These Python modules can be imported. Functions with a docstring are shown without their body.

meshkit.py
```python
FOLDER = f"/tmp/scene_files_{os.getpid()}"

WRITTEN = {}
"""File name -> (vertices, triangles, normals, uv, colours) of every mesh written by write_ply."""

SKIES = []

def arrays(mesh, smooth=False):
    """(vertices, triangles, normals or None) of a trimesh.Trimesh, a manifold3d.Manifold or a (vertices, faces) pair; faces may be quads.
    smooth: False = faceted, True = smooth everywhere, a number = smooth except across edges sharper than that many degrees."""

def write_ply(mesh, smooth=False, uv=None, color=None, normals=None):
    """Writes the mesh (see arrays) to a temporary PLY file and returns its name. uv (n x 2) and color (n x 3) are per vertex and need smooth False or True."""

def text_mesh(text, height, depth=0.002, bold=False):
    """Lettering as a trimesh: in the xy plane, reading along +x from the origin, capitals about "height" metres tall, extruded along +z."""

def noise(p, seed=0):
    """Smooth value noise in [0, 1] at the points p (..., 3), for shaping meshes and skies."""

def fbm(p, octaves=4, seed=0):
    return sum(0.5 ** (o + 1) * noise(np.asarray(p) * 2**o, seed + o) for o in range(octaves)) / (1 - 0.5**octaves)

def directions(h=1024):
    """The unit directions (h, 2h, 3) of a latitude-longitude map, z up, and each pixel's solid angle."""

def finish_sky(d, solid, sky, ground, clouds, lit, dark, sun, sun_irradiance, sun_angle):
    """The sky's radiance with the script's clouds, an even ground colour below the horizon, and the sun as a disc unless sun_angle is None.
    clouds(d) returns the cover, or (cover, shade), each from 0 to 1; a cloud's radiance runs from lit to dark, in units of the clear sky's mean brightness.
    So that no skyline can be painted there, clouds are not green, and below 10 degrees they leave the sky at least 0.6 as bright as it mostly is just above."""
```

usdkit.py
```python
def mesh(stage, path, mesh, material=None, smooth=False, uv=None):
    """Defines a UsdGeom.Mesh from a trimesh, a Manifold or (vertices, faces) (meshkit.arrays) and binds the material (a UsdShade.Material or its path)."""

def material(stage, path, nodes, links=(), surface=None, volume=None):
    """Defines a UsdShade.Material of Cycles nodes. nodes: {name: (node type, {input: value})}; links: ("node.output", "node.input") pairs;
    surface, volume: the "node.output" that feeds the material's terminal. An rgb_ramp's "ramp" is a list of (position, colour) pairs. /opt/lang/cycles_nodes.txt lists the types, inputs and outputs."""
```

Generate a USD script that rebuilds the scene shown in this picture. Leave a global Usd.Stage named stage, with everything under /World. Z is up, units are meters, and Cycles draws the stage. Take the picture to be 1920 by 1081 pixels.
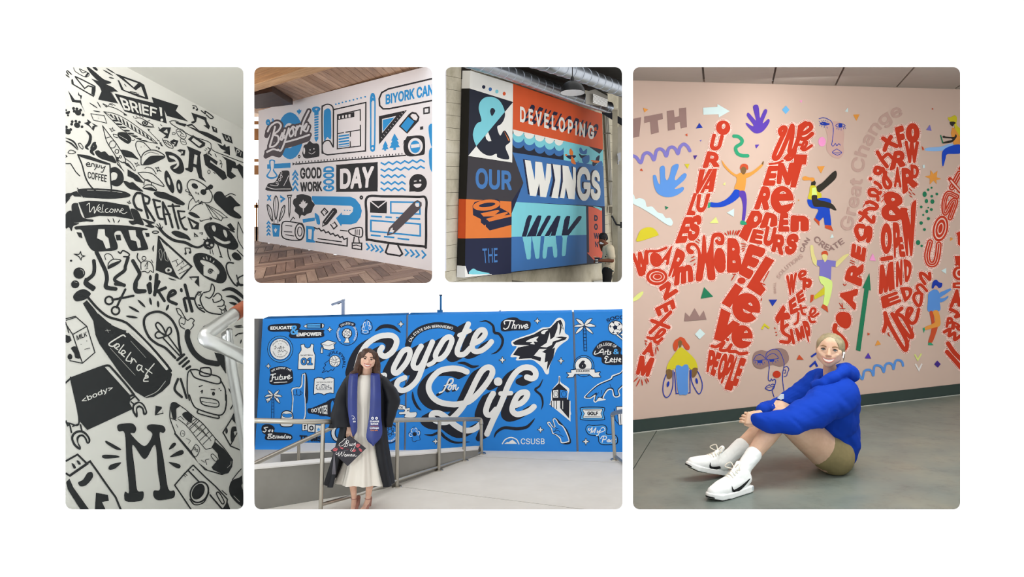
import math, random
import numpy as np, trimesh, shapely, manifold3d as m3
from shapely.geometry import Polygon, LineString, Point, MultiPolygon
from shapely.ops import unary_union
from shapely import affinity
from pxr import Usd, UsdGeom, UsdLux, Gf, Sdf, UsdShade
import usdkit, meshkit

random.seed(7); np.random.seed(7)
stage = Usd.Stage.CreateInMemory()
UsdGeom.SetStageUpAxis(stage, 'Z')
UsdGeom.Xform.Define(stage, '/World'); UsdGeom.Scope.Define(stage, '/World/Looks')
CZ = 1.75                                   # eye height above the pink room's floor
# ---- camera
cam = UsdGeom.Camera.Define(stage, '/World/camera')
cam.CreateHorizontalApertureAttr(36.0); cam.CreateVerticalApertureAttr(36.0*1081/1920)
cam.CreateFocalLengthAttr(36.0); cam.CreateVerticalApertureOffsetAttr(-36.0*180.5/1920)
cam.CreateClippingRangeAttr(Gf.Vec2f(0.1, 500)); cam.CreateExposureAttr(0.0)
cam.AddTranslateOp().Set(Gf.Vec3d(0, 0, CZ)); cam.AddRotateXYZOp().Set(Gf.Vec3f(90, 0, 0))
# ---- sky: an even, bright overcast
dome = UsdLux.DomeLight.Define(stage, '/World/sky'); dome.CreateIntensityAttr(0.4); dome.CreateColorAttr(Gf.Vec3f(.985, .995, 1.0))

def rect_light(name, loc, w, h, power, col=(1, 1, 1), look=(0, 0, -1)):
    l = UsdLux.RectLight.Define(stage, '/World/' + name); l.CreateWidthAttr(w); l.CreateHeightAttr(h)
    l.CreateIntensityAttr(power); l.CreateColorAttr(Gf.Vec3f(*col))
    z = -np.array(look, float); z /= np.linalg.norm(z)
    x = np.cross([0, 1, 0.001], z); x /= np.linalg.norm(x); y = np.cross(z, x)
    M = Gf.Matrix4d(*[float(v) for r in ([*x, 0], [*y, 0], [*z, 0], [*loc, 1]) for v in r]); l.AddTransformOp().Set(M)
    return l
# lamps of the pink room (ceiling fittings) and the stairwell
rect_light('lamp_room', (2.0, 5.82, 2.52), 3.0, .45, 14.8, (1, .985, .95), (0, .25, -1))
rect_light('lamp_room_001', (4.2, 6.0, 2.52), 1.4, .6, 9, (1, .985, .95), (0, .25, -1))
rect_light('lamp_spot', (2.15, 7.3, 2.45),   .3, .12, 34, (1, .96, .9), (.05, .62, -.75))
rect_light('lamp_stair', (-2.6, 5.75, 3.1), 1.6, .5, 11, (1, .985, .95), (0, .5, -.8))
rect_light('lamp_stair_001', (-3.75, 5.7, .1), .5, 1.2, 62.0, (.92, .99, 1), (1, .45, -.05))
rect_light('lamp_office', (-5.6, 16.4, 3.1), 1.6, 1.6, 9.0, (1, .975, .96), (.7, .5, -.4))
#rect_light('lamp_hall', (0.6, 16.5, 5.2), 3.0, 1.5, 6.0, (1, .97, .92), (0, .6, -.8))

# ---- helpers
def at(x, y, d): return np.array([(x-960)/1920*d, d, CZ+(360-y)/1920*d])
def lin(h):
    h = h.lstrip('#'); c = np.array([int(h[i:i+2], 16) for i in (0, 2, 4)])/255.
    return np.where(c <= .04045, c/12.92, ((c+.055)/1.055)**2.4)
MATS = {}
def mat(name, hexc, rough=.6, metal=0., var=0., scale=3., bump=0., spec=.3, coat=0.):
    if name in MATS: return MATS[name]
    c = lin(hexc) if isinstance(hexc, str) else np.array(hexc)
    n = {'p': ('principled_bsdf', dict(base_color=tuple(c), roughness=rough, metallic=metal, specular_ior_level=spec, coat_weight=coat))}
    L = []
    if var or bump:
        n['g'] = ('geometry', {})
        n['n'] = ('noise_texture', dict(scale=scale, detail=6., roughness=.6)); L.append(('g.position', 'n.vector'))
    if var:
        n['r'] = ('rgb_ramp', dict(ramp=[(.3, tuple(c*(1-var))), (.7, tuple(np.minimum(c*(1+var), 1)))]))
        L += [('n.fac', 'r.fac'), ('r.color', 'p.base_color')]
    if bump:
        n['n2'] = ('noise_texture', dict(scale=scale*14, detail=3.)); n['b'] = ('bump', dict(strength=bump, distance=.01))
        L += [('g.position', 'n2.vector'), ('n2.fac', 'b.height'), ('b.normal', 'p.normal')]
    MATS[name] = usdkit.material(stage, '/World/Looks/'+name, n, L, surface='p.BSDF')
    return MATS[name]
COUNT = {}
def numbered(parent, name):
    k = (parent, name); i = COUNT.get(k, 0); COUNT[k] = i+1
    return f'{parent}/{name}' if i == 0 else f'{parent}/{name}_{i:03d}'
LOC = {}
def tag(p, label=None, cat=None, group=None, kind=None):
    p = p.GetPrim() if hasattr(p, 'GetPrim') else p
    for k, v in (('label', label), ('category', cat), ('group', group), ('kind', kind)):
        if v: p.SetCustomDataByKey(k, v)
    return p
def thing(name, label=None, cat=None, loc=(0, 0, 0), group=None, kind=None):
    path = numbered('/World', name); x = UsdGeom.Xform.Define(stage, path); x.AddTranslateOp().Set(Gf.Vec3d(*map(float, loc)))
    LOC[path] = np.array(loc, float); tag(x, label, cat, group, kind); return path
def arr(m):
    if hasattr(m, 'to_mesh'): q = m.to_mesh(); return np.array(q.vert_properties[:, :3], float), np.array(q.tri_verts)
    if isinstance(m, tuple):
        v, f = np.asarray(m[0], float), np.asarray(m[1], int)
        if f.shape[1] == 4: f = np.vstack([f[:, [0, 1, 2]], f[:, [0, 2, 3]]])
        return v, f
    return np.array(m.vertices, float), np.array(m.faces)
def join(ms):
    vs, fs, n = [], [], 0
    for m in ms:
        v, f = arr(m); vs.append(v); fs.append(f+n); n += len(v)
    return np.vstack(vs), np.vstack(fs)
def obj(name, mesh, material, parent='/World', smooth=False, label=None, **tags):
    v, f = arr(mesh); path = numbered(parent, name)
    root = '/'.join(path.split('/')[:3]); v = v - LOC.get(root, np.zeros(3)) if parent != '/World' else v
    m = usdkit.mesh(stage, path, (v, f), material, smooth=smooth)
    tag(m, label, **tags); return path
def struct(name, mesh, material, smooth=False, parent='/World', label=None):
    return obj(name, mesh, material, parent, smooth, label, kind='structure' if parent == '/World' else None)
def hull(pts): return m3.Manifold.hull_points(np.asarray(pts, float))
def slab(pts, off):
    pts = np.asarray(pts, float); return hull(np.vstack([pts, pts+np.asarray(off)]))
def box(c, s, R=None):
    q = np.array([[i, j, k] for i in (-.5, .5) for j in (-.5, .5) for k in (-.5, .5)])*np.array(s)
    if R is not None: q = q @ np.asarray(R).T
    return hull(q+np.asarray(c))
def smooth_path(P, n=6, closed=False):
    P = np.asarray(P, float)
    if len(P) < 3: return P
    if closed: Q = np.vstack([P[-1], P, P[0], P[1]])
    else: Q = np.vstack([2*P[0]-P[1], P, 2*P[-1]-P[-2]])
    out = []; t = np.arange(n)/n
    for i in range(1, len(Q)-2):
        a, b, c, d = Q[i-1:i+3]
        T = t[:, None]
        out.append(.5*((2*b)+(c-a)*T+(2*a-5*b+4*c-d)*T**2+(3*b-a-3*c+d)*T**3))
    if not closed: out.append(Q[-2][None])
    return np.vstack(out)
def tube(path, r, sides=12, caps=True):
    P = np.asarray(path, float); n = len(P); r = np.broadcast_to(r, n)
    T = np.gradient(P, axis=0); T /= np.maximum(np.linalg.norm(T, axis=1, keepdims=True), 1e-9)
    u = np.cross(T[0], [0.1, .2, 1.]); u /= np.linalg.norm(u); V = []
    for i in range(n):
        u = u-T[i]*(u@T[i]); u /= np.linalg.norm(u); w = np.cross(T[i], u)
        a = np.linspace(0, 2*np.pi, sides, endpoint=False)
        V.append(P[i]+r[i]*(np.cos(a)[:, None]*u+np.sin(a)[:, None]*w))
    V = np.vstack(V); F = []
    for i in range(n-1):
        for j in range(sides):
            k = (j+1) % sides; F += [[i*sides+j, i*sides+k, (i+1)*sides+k], [i*sides+j, (i+1)*sides+k, (i+1)*sides+j]]
    if caps:
        V = np.vstack([V, P[0], P[-1]]); a, b = n*sides, n*sides+1
        for j in range(sides):
            k = (j+1) % sides; F += [[a, k, j], [b, (n-1)*sides+j, (n-1)*sides+k]]
    return V, np.array(F)
def lathe(prof, c, axis=(0, 0, 1), sides=32):
    z = np.array(axis, float); z /= np.linalg.norm(z); x = np.cross(z, [0, 1, .01]); x /= np.linalg.norm(x); y = np.cross(z, x)
    V, F, n = [], [], len(prof)
    for k in range(sides):
        a = 2*np.pi*k/sides; e = np.cos(a)*x+np.sin(a)*y
        V += [np.asarray(c)+r*e+h*z for r, h in prof]
    for k in range(sides):
        q = (k+1) % sides
        for i in range(n-1): F += [[k*n+i, q*n+i, q*n+i+1], [k*n+i, q*n+i+1, k*n+i+1]]
    return np.array(V), np.array(F)
def sphere(c, r, sub=2):
    s = trimesh.creation.icosphere(sub); return s.vertices*np.asarray(r)+np.asarray(c), s.faces
class Plane:
    """a flat wall through three points; hit() finds where the sight line of a photograph pixel meets it"""
    def __init__(s, a, b, c):
        s.o = np.asarray(a, float); n = np.cross(np.asarray(b)-a, np.asarray(c)-a); n /= np.linalg.norm(n)
        s.n = n if n @ (np.array([0, 0, CZ])-s.o) > 0 else -n
    def hit(s, x, y=None, off=0.):
        xy = np.asarray(x, float) if y is None else np.array([[x, y]], float)
        xy = np.atleast_2d(xy)
        r = np.stack([(xy[:, 0]-960)/1920, np.ones(len(xy)), (360-xy[:, 1])/1920], 1)
        e = np.array([0, 0, CZ]); t = ((s.o+s.n*off-e) @ s.n)/(r @ s.n)
        q = e+r*t[:, None]; return q[0] if y is not None else q
    def grid(s, off=0): return s.o+s.n*off

# ---- painting: outlines in a crop of the photograph, laid flat on a wall
GLY = {}
def glyph(text, b=0.):
    if 'I' in text and (text, b) not in GLY:      # the font's capital I has slab ends: draw a plain stem instead
        x, parts = 0., []
        for i, w in enumerate(text.split('I')):
            if i: parts.append(shapely.box(x+9, 0, x+18.5, 70).buffer(b, join_style=2)); x += 27.5
            x += 22*(len(w)-len(w.lstrip(' '))) if w.strip() else 22*len(w)
            if w.strip():
                g = glyph(w.strip(), b); a0, _, a1, _ = g.bounds; parts.append(affinity.translate(g, x-a0, 0)); x += a1-a0+22*(len(w)-len(w.rstrip(' ')))
        GLY[text, b] = unary_union(parts)
    if (text, b) not in GLY:
        m = meshkit.text_mesh(text, 70., depth=1.); v, f = np.array(m.vertices), np.array(m.faces)
        up = (m.face_normals[:, 2] > .9)
        g = unary_union([Polygon(v[t][:, :2]) for t in f[up]]).buffer(.05)
        if b: g = g.buffer(b, join_style=2, mitre_limit=2)
        GLY[text, b] = g.simplify(.6)
    return GLY[text, b]
def geoms(g): return [q for q in getattr(g, 'geoms', [g]) if isinstance(q, Polygon) and q.area > 0] if not g.is_empty else []
def warp(g, fn):
    out = []
    for p in geoms(g):
        p = p.segmentize(9); sh = fn(np.array(p.exterior.coords)); ho = [fn(np.array(h.coords)) for h in p.interiors]
        q = Polygon(sh, ho)
        out.append(q if q.is_valid else q.buffer(0))
    return unary_union(out)
def quad_text(text, q, b=0.):
    g = glyph(text, b); x0, y0, x1, y1 = g.bounds; q = np.array(q, float).reshape(4, 2)
    def fn(c):
        u = ((c[:, 0]-x0)/(x1-x0))[:, None]; v = ((y1-c[:, 1])/(y1-y0))[:, None]
        return (q[0]*(1-u)+q[1]*u)*(1-v)+(q[3]*(1-u)+q[2]*u)*v
    return warp(g, fn)
def arc_text(text, path, h, b=0., squeeze=1.):
    P = smooth_path(np.array(path, float).reshape(-1, 2), 10); s = np.r_[0, np.cumsum(np.linalg.norm(np.diff(P, axis=0), axis=1))]
    g = glyph(text, b); x0, y0, x1, y1 = g.bounds
    def fn(c):
        u = (c[:, 0]-x0)/(x1-x0)*s[-1]; px = np.interp(u, s, P[:, 0]); py = np.interp(u, s, P[:, 1])
        tx = np.interp(u+2, s, P[:, 0])-np.interp(u-2, s, P[:, 0]); ty = np.interp(u+2, s, P[:, 1])-np.interp(u-2, s, P[:, 1])
        l = np.hypot(tx, ty)+1e-9; k = c[:, 1]/70*h
        return np.stack([px+ty/l*k, py-tx/l*k], 1)
    return warp(g, fn)
def brush(pts, w, pw=.5):
    P = smooth_path(pts, 8) if len(pts) > 2 else np.linspace(pts[0], pts[1], 9); T = np.gradient(P, axis=0); T /= np.maximum(np.linalg.norm(T, axis=1, keepdims=True), 1e-9)
    N = np.stack([T[:, 1], -T[:, 0]], 1); t = np.linspace(0, 1, len(P)); r = (w/2*np.maximum(np.sin(np.pi*t), .02)**pw)[:, None]
    q = Polygon(np.vstack([P+N*r, (P-N*r)[::-1]])); return q if q.is_valid else q.buffer(0)
def draw(spec):
    g = Polygon()
    for op in spec.split(';'):
        op = op.strip()
        if not op: continue
        sub = op[0] == '-'; op = op.lstrip('-')
        head, *rest = op.split(' ')
        k, w = head[0], float(head[1:] or 0)
        if k in 'TA':
            num, text = op[len(head):].split('|'); n = [float(a) for a in num.split()]
            if k == 'T': s = quad_text(text, n, w)
            else: s = arc_text(text, n, w, 2.5)
        else:
            n = np.array([float(a) for a in rest if a]); p = n.reshape(-1, 2) if k not in 'ER' else n
            if k == 'P': s = Polygon(p)
            elif k == 'C': s = Polygon(smooth_path(p, 5, True))
            elif k == 'L': s = LineString(p).buffer(w/2, quad_segs=3, cap_style=2, join_style=2)
            elif k == 'S': s = LineString(smooth_path(p, 6)).buffer(w/2, quad_segs=4)
            elif k == 'O': s = LineString(np.vstack([(q := smooth_path(p, 6, True)), q[:1]])).buffer(w/2, quad_segs=3)
            elif k == 'Q': s = LineString(np.vstack([p, p[:1]])).buffer(w/2, quad_segs=3, join_style=2)
            elif k == 'B': s = brush(p, w or 8)
            elif k == 'V': s = unary_union([brush(p[i:i+2], w or 6) for i in range(0, len(p)-1, 2)])
            elif k == 'D': s = unary_union([Point(q).buffer(w or 4, quad_segs=4) for q in p])
            elif k in 'ER':
                a = np.linspace(0, 2*np.pi, 28, endpoint=False); rot = math.radians(n[4]) if len(n) > 4 else 0
                ex, ey = n[2]*np.cos(a), n[3]*np.sin(a)
                xy = np.stack([n[0]+ex*math.cos(rot)-ey*math.sin(rot), n[1]+ex*math.sin(rot)+ey*math.cos(rot)], 1)
                s = Polygon(xy) if k == 'E' else LineString(np.vstack([xy, xy[:1]])).buffer(w/2, quad_segs=2)
            if not s.is_valid: s = s.buffer(0)
        g = g.difference(s) if sub else g.union(s)
    return g
def sweep(g, dx, dy, n=14): return unary_union([affinity.translate(g, dx*k/n, dy*k/n) for k in range(n+1)])
class Mural:
    def __init__(s, plane, parent, mats, off=.0015): s.p, s.parent, s.mats, s.off, s.k = plane, parent, mats, off, 0
    def shape(s, name, g, color, fr, kind=None):
        x0, y0, sc = fr; g = g.simplify(.5); P = [p for p in geoms(g) if p.area > 6]; s.k += 1
        big = [p for p in P if p.area*(5.3/sc)**2 > 260]
        sets = [P] if kind or len(big) < 2 else [[p] for p in big]          # pieces large enough to tell apart are parts of their own
        if len(sets) > 1:
            for p in P:
                if p.area*(5.3/sc)**2 <= 260: min(sets, key=lambda q: q[0].distance(p)).append(p)
        for ps in sets:
            V, F, n = [], [], 0
            for p in ps:
                try: v, f = trimesh.creation.triangulate_polygon(p, engine='earcut')
                except Exception: continue
                V.append(v); F.append(f+n); n += len(v)
            if not V: continue
            V, F = np.vstack(V), np.vstack(F)
            W = s.p.hit(np.stack([x0+V[:, 0]/sc, y0+V[:, 1]/sc], 1), off=s.off+s.k*.000012)
            c = np.cross(W[F[:, 1]]-W[F[:, 0]], W[F[:, 2]]-W[F[:, 0]]) @ s.p.n; F[c < 0] = F[c < 0][:, ::-1]
            obj(name, (W, F), s.mats[color], s.parent, kind=kind)
    def paint(s, fr, text):
        for line in text.strip().split('\n'):
            if not line.strip(): continue
            name, color, spec = line.split(':', 2)
            g = draw(spec); color = color.strip()
            if '>' in color:
                color, o = color.split('>'); ow = float(o.lstrip('abcdefghijklmnopqrstuvwxyz')); s.shape(name.strip()+'_outline', g.buffer(ow, join_style=1, quad_segs=3), o.rstrip('0123456789.'), fr)
            s.shape(name.strip(), g, color, fr)
# =====================================================  STRUCTURE
M = mat
WHITE = M('white_wall', '#fbfbfb', .7, spec=.2)
OPEN = [(123, 126, 456.5, 954), (477, 126, 810, 530), (834.5, 126, 1166, 528.5), (477, 552, 1167, 954), (1187, 126, 1800, 954)]
def rrect(x0, y0, x1, y1, r, n=8):
    out = []
    for cx, cy, a0 in ((x1-r, y1-r, 0), (x0+r, y1-r, 90), (x0+r, y0+r, 180), (x1-r, y0+r, 270)):
        out += [(cx+r*math.cos(math.radians(a0+90*i/n)), cy+r*math.sin(math.radians(a0+90*i/n))) for i in range(n+1)]
    return np.array(out)
def front_wall(d=5.5, t=.014):
    k = 1920/d; out = np.array([(-420, -330), (2340, -330), (2340, 1560), (-420, 1560)], float)
    rings = [rrect(*o, 12) for o in OPEN]; back = [rrect(o[0]-t*k*.7, o[1]-t*k*.7, o[2]+t*k*.7, o[3]+t*k*.7, 14) for o in OPEN]
    V, F = [], []; n = 0
    for rs, dd in ((rings, 0), (back, t)):
        v, f = trimesh.creation.triangulate_polygon(Polygon(out, rs), engine='earcut')
        V.append(np.stack([(v[:, 0]-960)/k, np.full(len(v), d+dd), CZ+(360-v[:, 1])/k], 1)); F.append(f+n); n += len(v)
    for a, b in list(zip(rings, back))+[(out, out)]:
        m = len(a)
        for q, dd in ((a, 0), (b, t)): V.append(np.stack([(q[:, 0]-960)/k, np.full(m, d+dd), CZ+(360-q[:, 1])/k], 1))
        i = np.arange(m); j = (i+1) % m
        F.append(np.vstack([np.stack([i, j, j+m], 1), np.stack([i, j+m, i+m], 1)])+n); n += 2*m
    return np.vstack(V), np.vstack(F)
struct('wall_front', front_wall(), WHITE)

# ---------- pink room (right)
def flr(x, y, z=0.): d = (CZ-z)*1920/(y-360); return at(x, y, d)
PA, PB = flr(1187, 810.5), flr(1800, 738.5)
PINK = Plane(PA, PB, PA+[0, 0, 1]); u5 = (PB-PA)/np.linalg.norm(PB-PA); n5 = PINK.n
E0, E1 = PA-u5*.02, PA+u5*7.2
pink = M('pink_wall', '#cdb6a9', .75, var=.02, scale=.8, bump=.04)
zl = lambda P: 2.563+.0236*((P-PA) @ u5)
struct('wall_back', hull([q+o for q in (E0, E1, E0+[0, 0, zl(E0)+.028], E1+[0, 0, zl(E1)+.028]) for o in ((0, 0, 0), -n5*.03)]), pink)
green = M('dark_green_baseboard', '#34423f', .45, var=.05, scale=6)
struct('baseboard_back', join([hull([q+[0, 0, z]+n5*o for q in (E0, E1) for z in (0.006, .092) for o in (.001, .012)]), hull([q+[0, 0, z]+n5*o for q in (E0, E1) for z in (0.0, .006) for o in (.001, .02)])]), green)
struct('trim_1', hull([q+[0, 0, z]+n5*o for q in (E0, E1) for z in (0.0, .005) for o in (.02, .026)]), M('pale_sealant', '#b8bcb6', .5))
Fl = [np.array([at(1180, 0, 5.56)[0], 5.56, 0]), np.array([7.5, 5.56, 0]), E1-n5*.02, E0-n5*.02]
# polished concrete floor with tonal mottling, sawn into slabs at the control joint
conc = usdkit.material(stage, '/World/Looks/polished_concrete', {
    'g': ('geometry', {}), 'n': ('noise_texture', dict(scale=1.1, detail=7., roughness=.62)), 'r': ('rgb_ramp', dict(ramp=[(.28, tuple(lin('#5e6964'))), (.48, tuple(lin('#76807a'))), (.7, tuple(lin('#8a8d80')))])),
    'n2': ('noise_texture', dict(scale=5., detail=8., roughness=.7)), 'r2': ('rgb_ramp', dict(ramp=[(.3, (.78, .8, .79)), (.6, (1, 1, 1))])), 'x': ('mix', dict(mix_type='multiply', fac=.6)),
    'rr': ('map_range', dict(from_min=.3, from_max=.7, to_min=.28, to_max=.45)), 'p': ('principled_bsdf', dict(specular_ior_level=.35))},
    [('g.position', 'n.vector'), ('g.position', 'n2.vector'), ('n.fac', 'r.fac'), ('n2.fac', 'r2.fac'), ('r.color', 'x.color1'), ('r2.color', 'x.color2'), ('x.color', 'p.base_color'), ('n2.fac', 'rr.value'), ('rr.result', 'p.roughness')], surface='p.BSDF')
J0, J1 = flr(1232, 806), flr(1216, 832); jd = (J1-J0)/np.linalg.norm(J1-J0); J1 = J0+jd*4; J0 = J0-jd*.2
jn = np.array([jd[1], -jd[0], 0]); jn = jn if jn[0] > 0 else -jn
floor5 = thing('floor', kind='structure')
poly = Polygon([q[:2] for q in Fl])
def half(sgn): 
    a, b = J0+jn*sgn*.003-jd*9, J1+jn*sgn*.003+jd*9
    return poly.intersection(Polygon([a[:2], b[:2], (b+jn*sgn*30)[:2], (a+jn*sgn*30)[:2]]))
for sg in (-1, 1):
    for g in geoms(half(sg)):
        c = np.array(g.exterior.coords)[:-1]; obj('slab', slab(np.c_[c, np.zeros(len(c))], (0, 0, -.06)), conc, floor5)
obj('joint_filler', slab(np.c_[np.array(poly.exterior.coords)[:-1], np.full(4, -.008)], (0, 0, -.04)), M('dark_joint', '#3a3f3c', .8), floor5)
# ceiling: long pale tiles in a recessed grid
CEI = Plane(PA+[0, 0, zl(PA)], PB+[0, 0, zl(PB)], PA+[0, 0, zl(PA)]+n5*2)
ceil = thing('ceiling', kind='structure')
cb = [np.array([at(1180, 0, 5.56)[0], 5.56, 0]), np.array([7.5, 5.56, 0]), E1, E0]
for q in cb: q[2] = CEI.o[2]-(CEI.n[:2] @ (q[:2]-CEI.o[:2]))/CEI.n[2]
obj('soffit', slab(np.vstack([np.array(cb)+[0, 0, .03], [E1-n5*.1+[0, 0, zl(E1)+.03], E0-n5*.1+[0, 0, zl(E0)+.03]]]), (0, 0, .08)), M('grey_grid', '#8a867e', .7), ceil)
jl = [(1317.6, 126, 1320, 153), (1455, 126, 1448, 157.5), (1583, 126, 1566, 161), (1714.6, 126, 1680, 164.5), (1830, 140, 1789, 167.5)]
tile = M('grey_ceiling_tile', '#b3afa8', .8, var=.03, scale=9, bump=.15)
cp = Polygon([q[:2] for q in cb]); cuts = []
for x0, y0, x1, y1 in jl:
    a, b = CEI.hit(x0, y0), CEI.hit(x1, y1); dv = (a-b)/np.linalg.norm(a-b); cuts.append((b-dv*3, b+dv*6))
cuts = [(np.array([-2, 3., 0]), np.array([-2, 12., 0]))]+[(b, a) for b, a in cuts]+[(cuts[-1][0]+[1.2, .5, 0], cuts[-1][1]+[1.2, .5, 0]), (np.array([14., 14, 0]), np.array([14., 3, 0]))]
for (b0, a0), (b1, a1) in zip(cuts[:-1], cuts[1:]):
    g = Polygon([b0[:2], a0[:2], a1[:2], b1[:2]]).convex_hull.intersection(cp)
    for q in geoms(g.buffer(-.007)):
        c = np.array(q.exterior.simplify(.003).coords)[:-1]; z = CEI.o[2]-((c-CEI.o[:2]) @ CEI.n[:2])/CEI.n[2]
        obj('ceiling_tile', slab(np.c_[c, z], (0, 0, .03)), tile, ceil)
sx = at(1176, 0, 1)[0]
struct('wall_left', hull([[sx*d+o*d, d, z] for d in (5.53, 7.6) for o in (-.0018, .0018) for z in (-.05, 2.75)]), pink)
struct('wall_right', box((7.55, 9., 1.35), (.1, 7.2, 2.9)), pink)

# ---------- stairwell (left)
S0, S1 = at(123, 954, 6.8), at(456, 954, 8.1)
STAIR = Plane(S0, S1, S0+[0, 0, 1]); us = (S1-S0)*[1, 1, 0]; us /= np.linalg.norm(us)
pale = M('pale_grey_wall', '#d6d5d0', .7, var=.015, scale=.7, bump=.03)
def on_stair(x, y): return STAIR.hit(x, y)
edge = [(-200, -107), (238, 126), (258.7, 137), (358, 190), (470, 249.5)]
W1 = [on_stair(*e) for e in edge]; base1 = [np.array([q[0], q[1], -1.1]) for q in (W1[0], W1[-1])]
struct('wall_back', hull([q+o for q in [W1[0], W1[-1]]+base1 for o in ((0, 0, 0), -STAIR.n*.1)]), pale)
up = STAIR.n*2.6+np.array([0, 0, .75])
struct('ceiling', slab([W1[0], W1[-1]+(W1[-1]-W1[0])*.004, W1[-1]+up*[.05, .85, 1], W1[0]+up*[1, .5, .6]], (0, 0, .08)), M('stair_soffit', '#cfcdc6', .8, var=.01, scale=.7))
sx1 = at(464.5, 0, 1)[0]
struct('wall_right', hull([[sx1*d+o*d, d, z] for d in (5.53, 8.15) for o in (-.0016, .0016) for z in (-1.1, CZ+.12*d)]), pale)
struct('floor', slab([[-5.2, 5.56, -1.1], [-1.42, 5.56, -1.1], [-2.05, 8.1, -1.1], [-5.2, 6.3, -1.1]], (0, 0, -.06)), M('stair_floor', '#8f8d88', .6, var=.05))
# handrail of brushed tube
steel = M('brushed_steel', '#c9cacb', .32, 1., var=.03, scale=20)
hr = thing('handrail', 'brushed steel tube handrail with sharp bend before the black doodle wall', 'handrail', at(443, 900, 6.7)-[0, 0, 1.])
def cpt(x, y, d, fr=(115, 530, 4.9143)): return at(fr[0]+x/fr[2], fr[1]+y/fr[2], d)
px = lambda n, d: n*d/1920
b0 = [cpt(1590, 292, 6.55), cpt(1500, 352, 6.42), cpt(1420, 410, 6.3), cpt(1345, 462, 6.2), cpt(1322, 500, 6.17), cpt(1352, 535, 6.16), cpt(1450, 572, 6.2), cpt(1560, 622, 6.3), cpt(1690, 690, 6.42)]
obj('rail_tube', tube(smooth_path(b0, 8), px(13.2, 6.3), 20), steel, hr, True)
obj('grip', tube([cpt(1592, 291, 6.553), cpt(1690, 225, 6.7)], px(13.6, 6.5), 20), M('copper_brown_grip', '#9a5237', .5), hr, True, label='red-brown end of the upper rail')
obj('post', tube([cpt(1525, 470, 6.5), cpt(1568, 760, 6.62), cpt(1625, 1081, 6.75), cpt(1700, 1560, 6.9), cpt(1760, 2400, 7.1)], px(10.5, 6.6), 20), steel, hr, True)
obj('post', tube([cpt(1545, 430, 6.44), cpt(1560, 640, 6.5)], px(6, 6.5), 16), steel, hr, True)

# ---------- plaza (bottom centre)
G4 = CZ-3.43
def grd(x, y): return at(x, y, 3.43*1920/(y-360))
B0, B1 = grd(480, 840), grd(1166, 847)
BLUE = Plane(B0, B1, (at(493, 597.4, 13.72)+at(1167, 583.5, 13.52))/2)
plz = usdkit.material(stage, '/World/Looks/pale_concrete', {
    'g': ('geometry', {}), 'n': ('noise_texture', dict(scale=.9, detail=8., roughness=.65)), 'r': ('rgb_ramp', dict(ramp=[(.3, tuple(lin('#d8d3ca'))), (.7, tuple(lin('#eae6de')))])), 'p': ('principled_bsdf', dict(roughness=.75, specular_ior_level=.2))},
    [('g.position', 'n.vector'), ('n.fac', 'r.fac'), ('r.color', 'p.base_color')], surface='p.BSDF')
ground = thing('ground', kind='structure')
gp = Polygon([(-5.5, 9.2), (5.5, 9.2), (5.5, 13.5), (-5.5, 13.7)])
def cutline(a, b): a, b = a[:2], b[:2]; v = (b-a)/np.linalg.norm(b-a); return a-v*12, b+v*12
pieces = [gp]
for l in (cutline(grd(825, 921), grd(1085, 953)), cutline(grd(907, 856), grd(1151, 866))):
    blade = LineString(l).buffer(.007); pieces = [q for g in pieces for q in geoms(g.difference(blade))]
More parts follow.
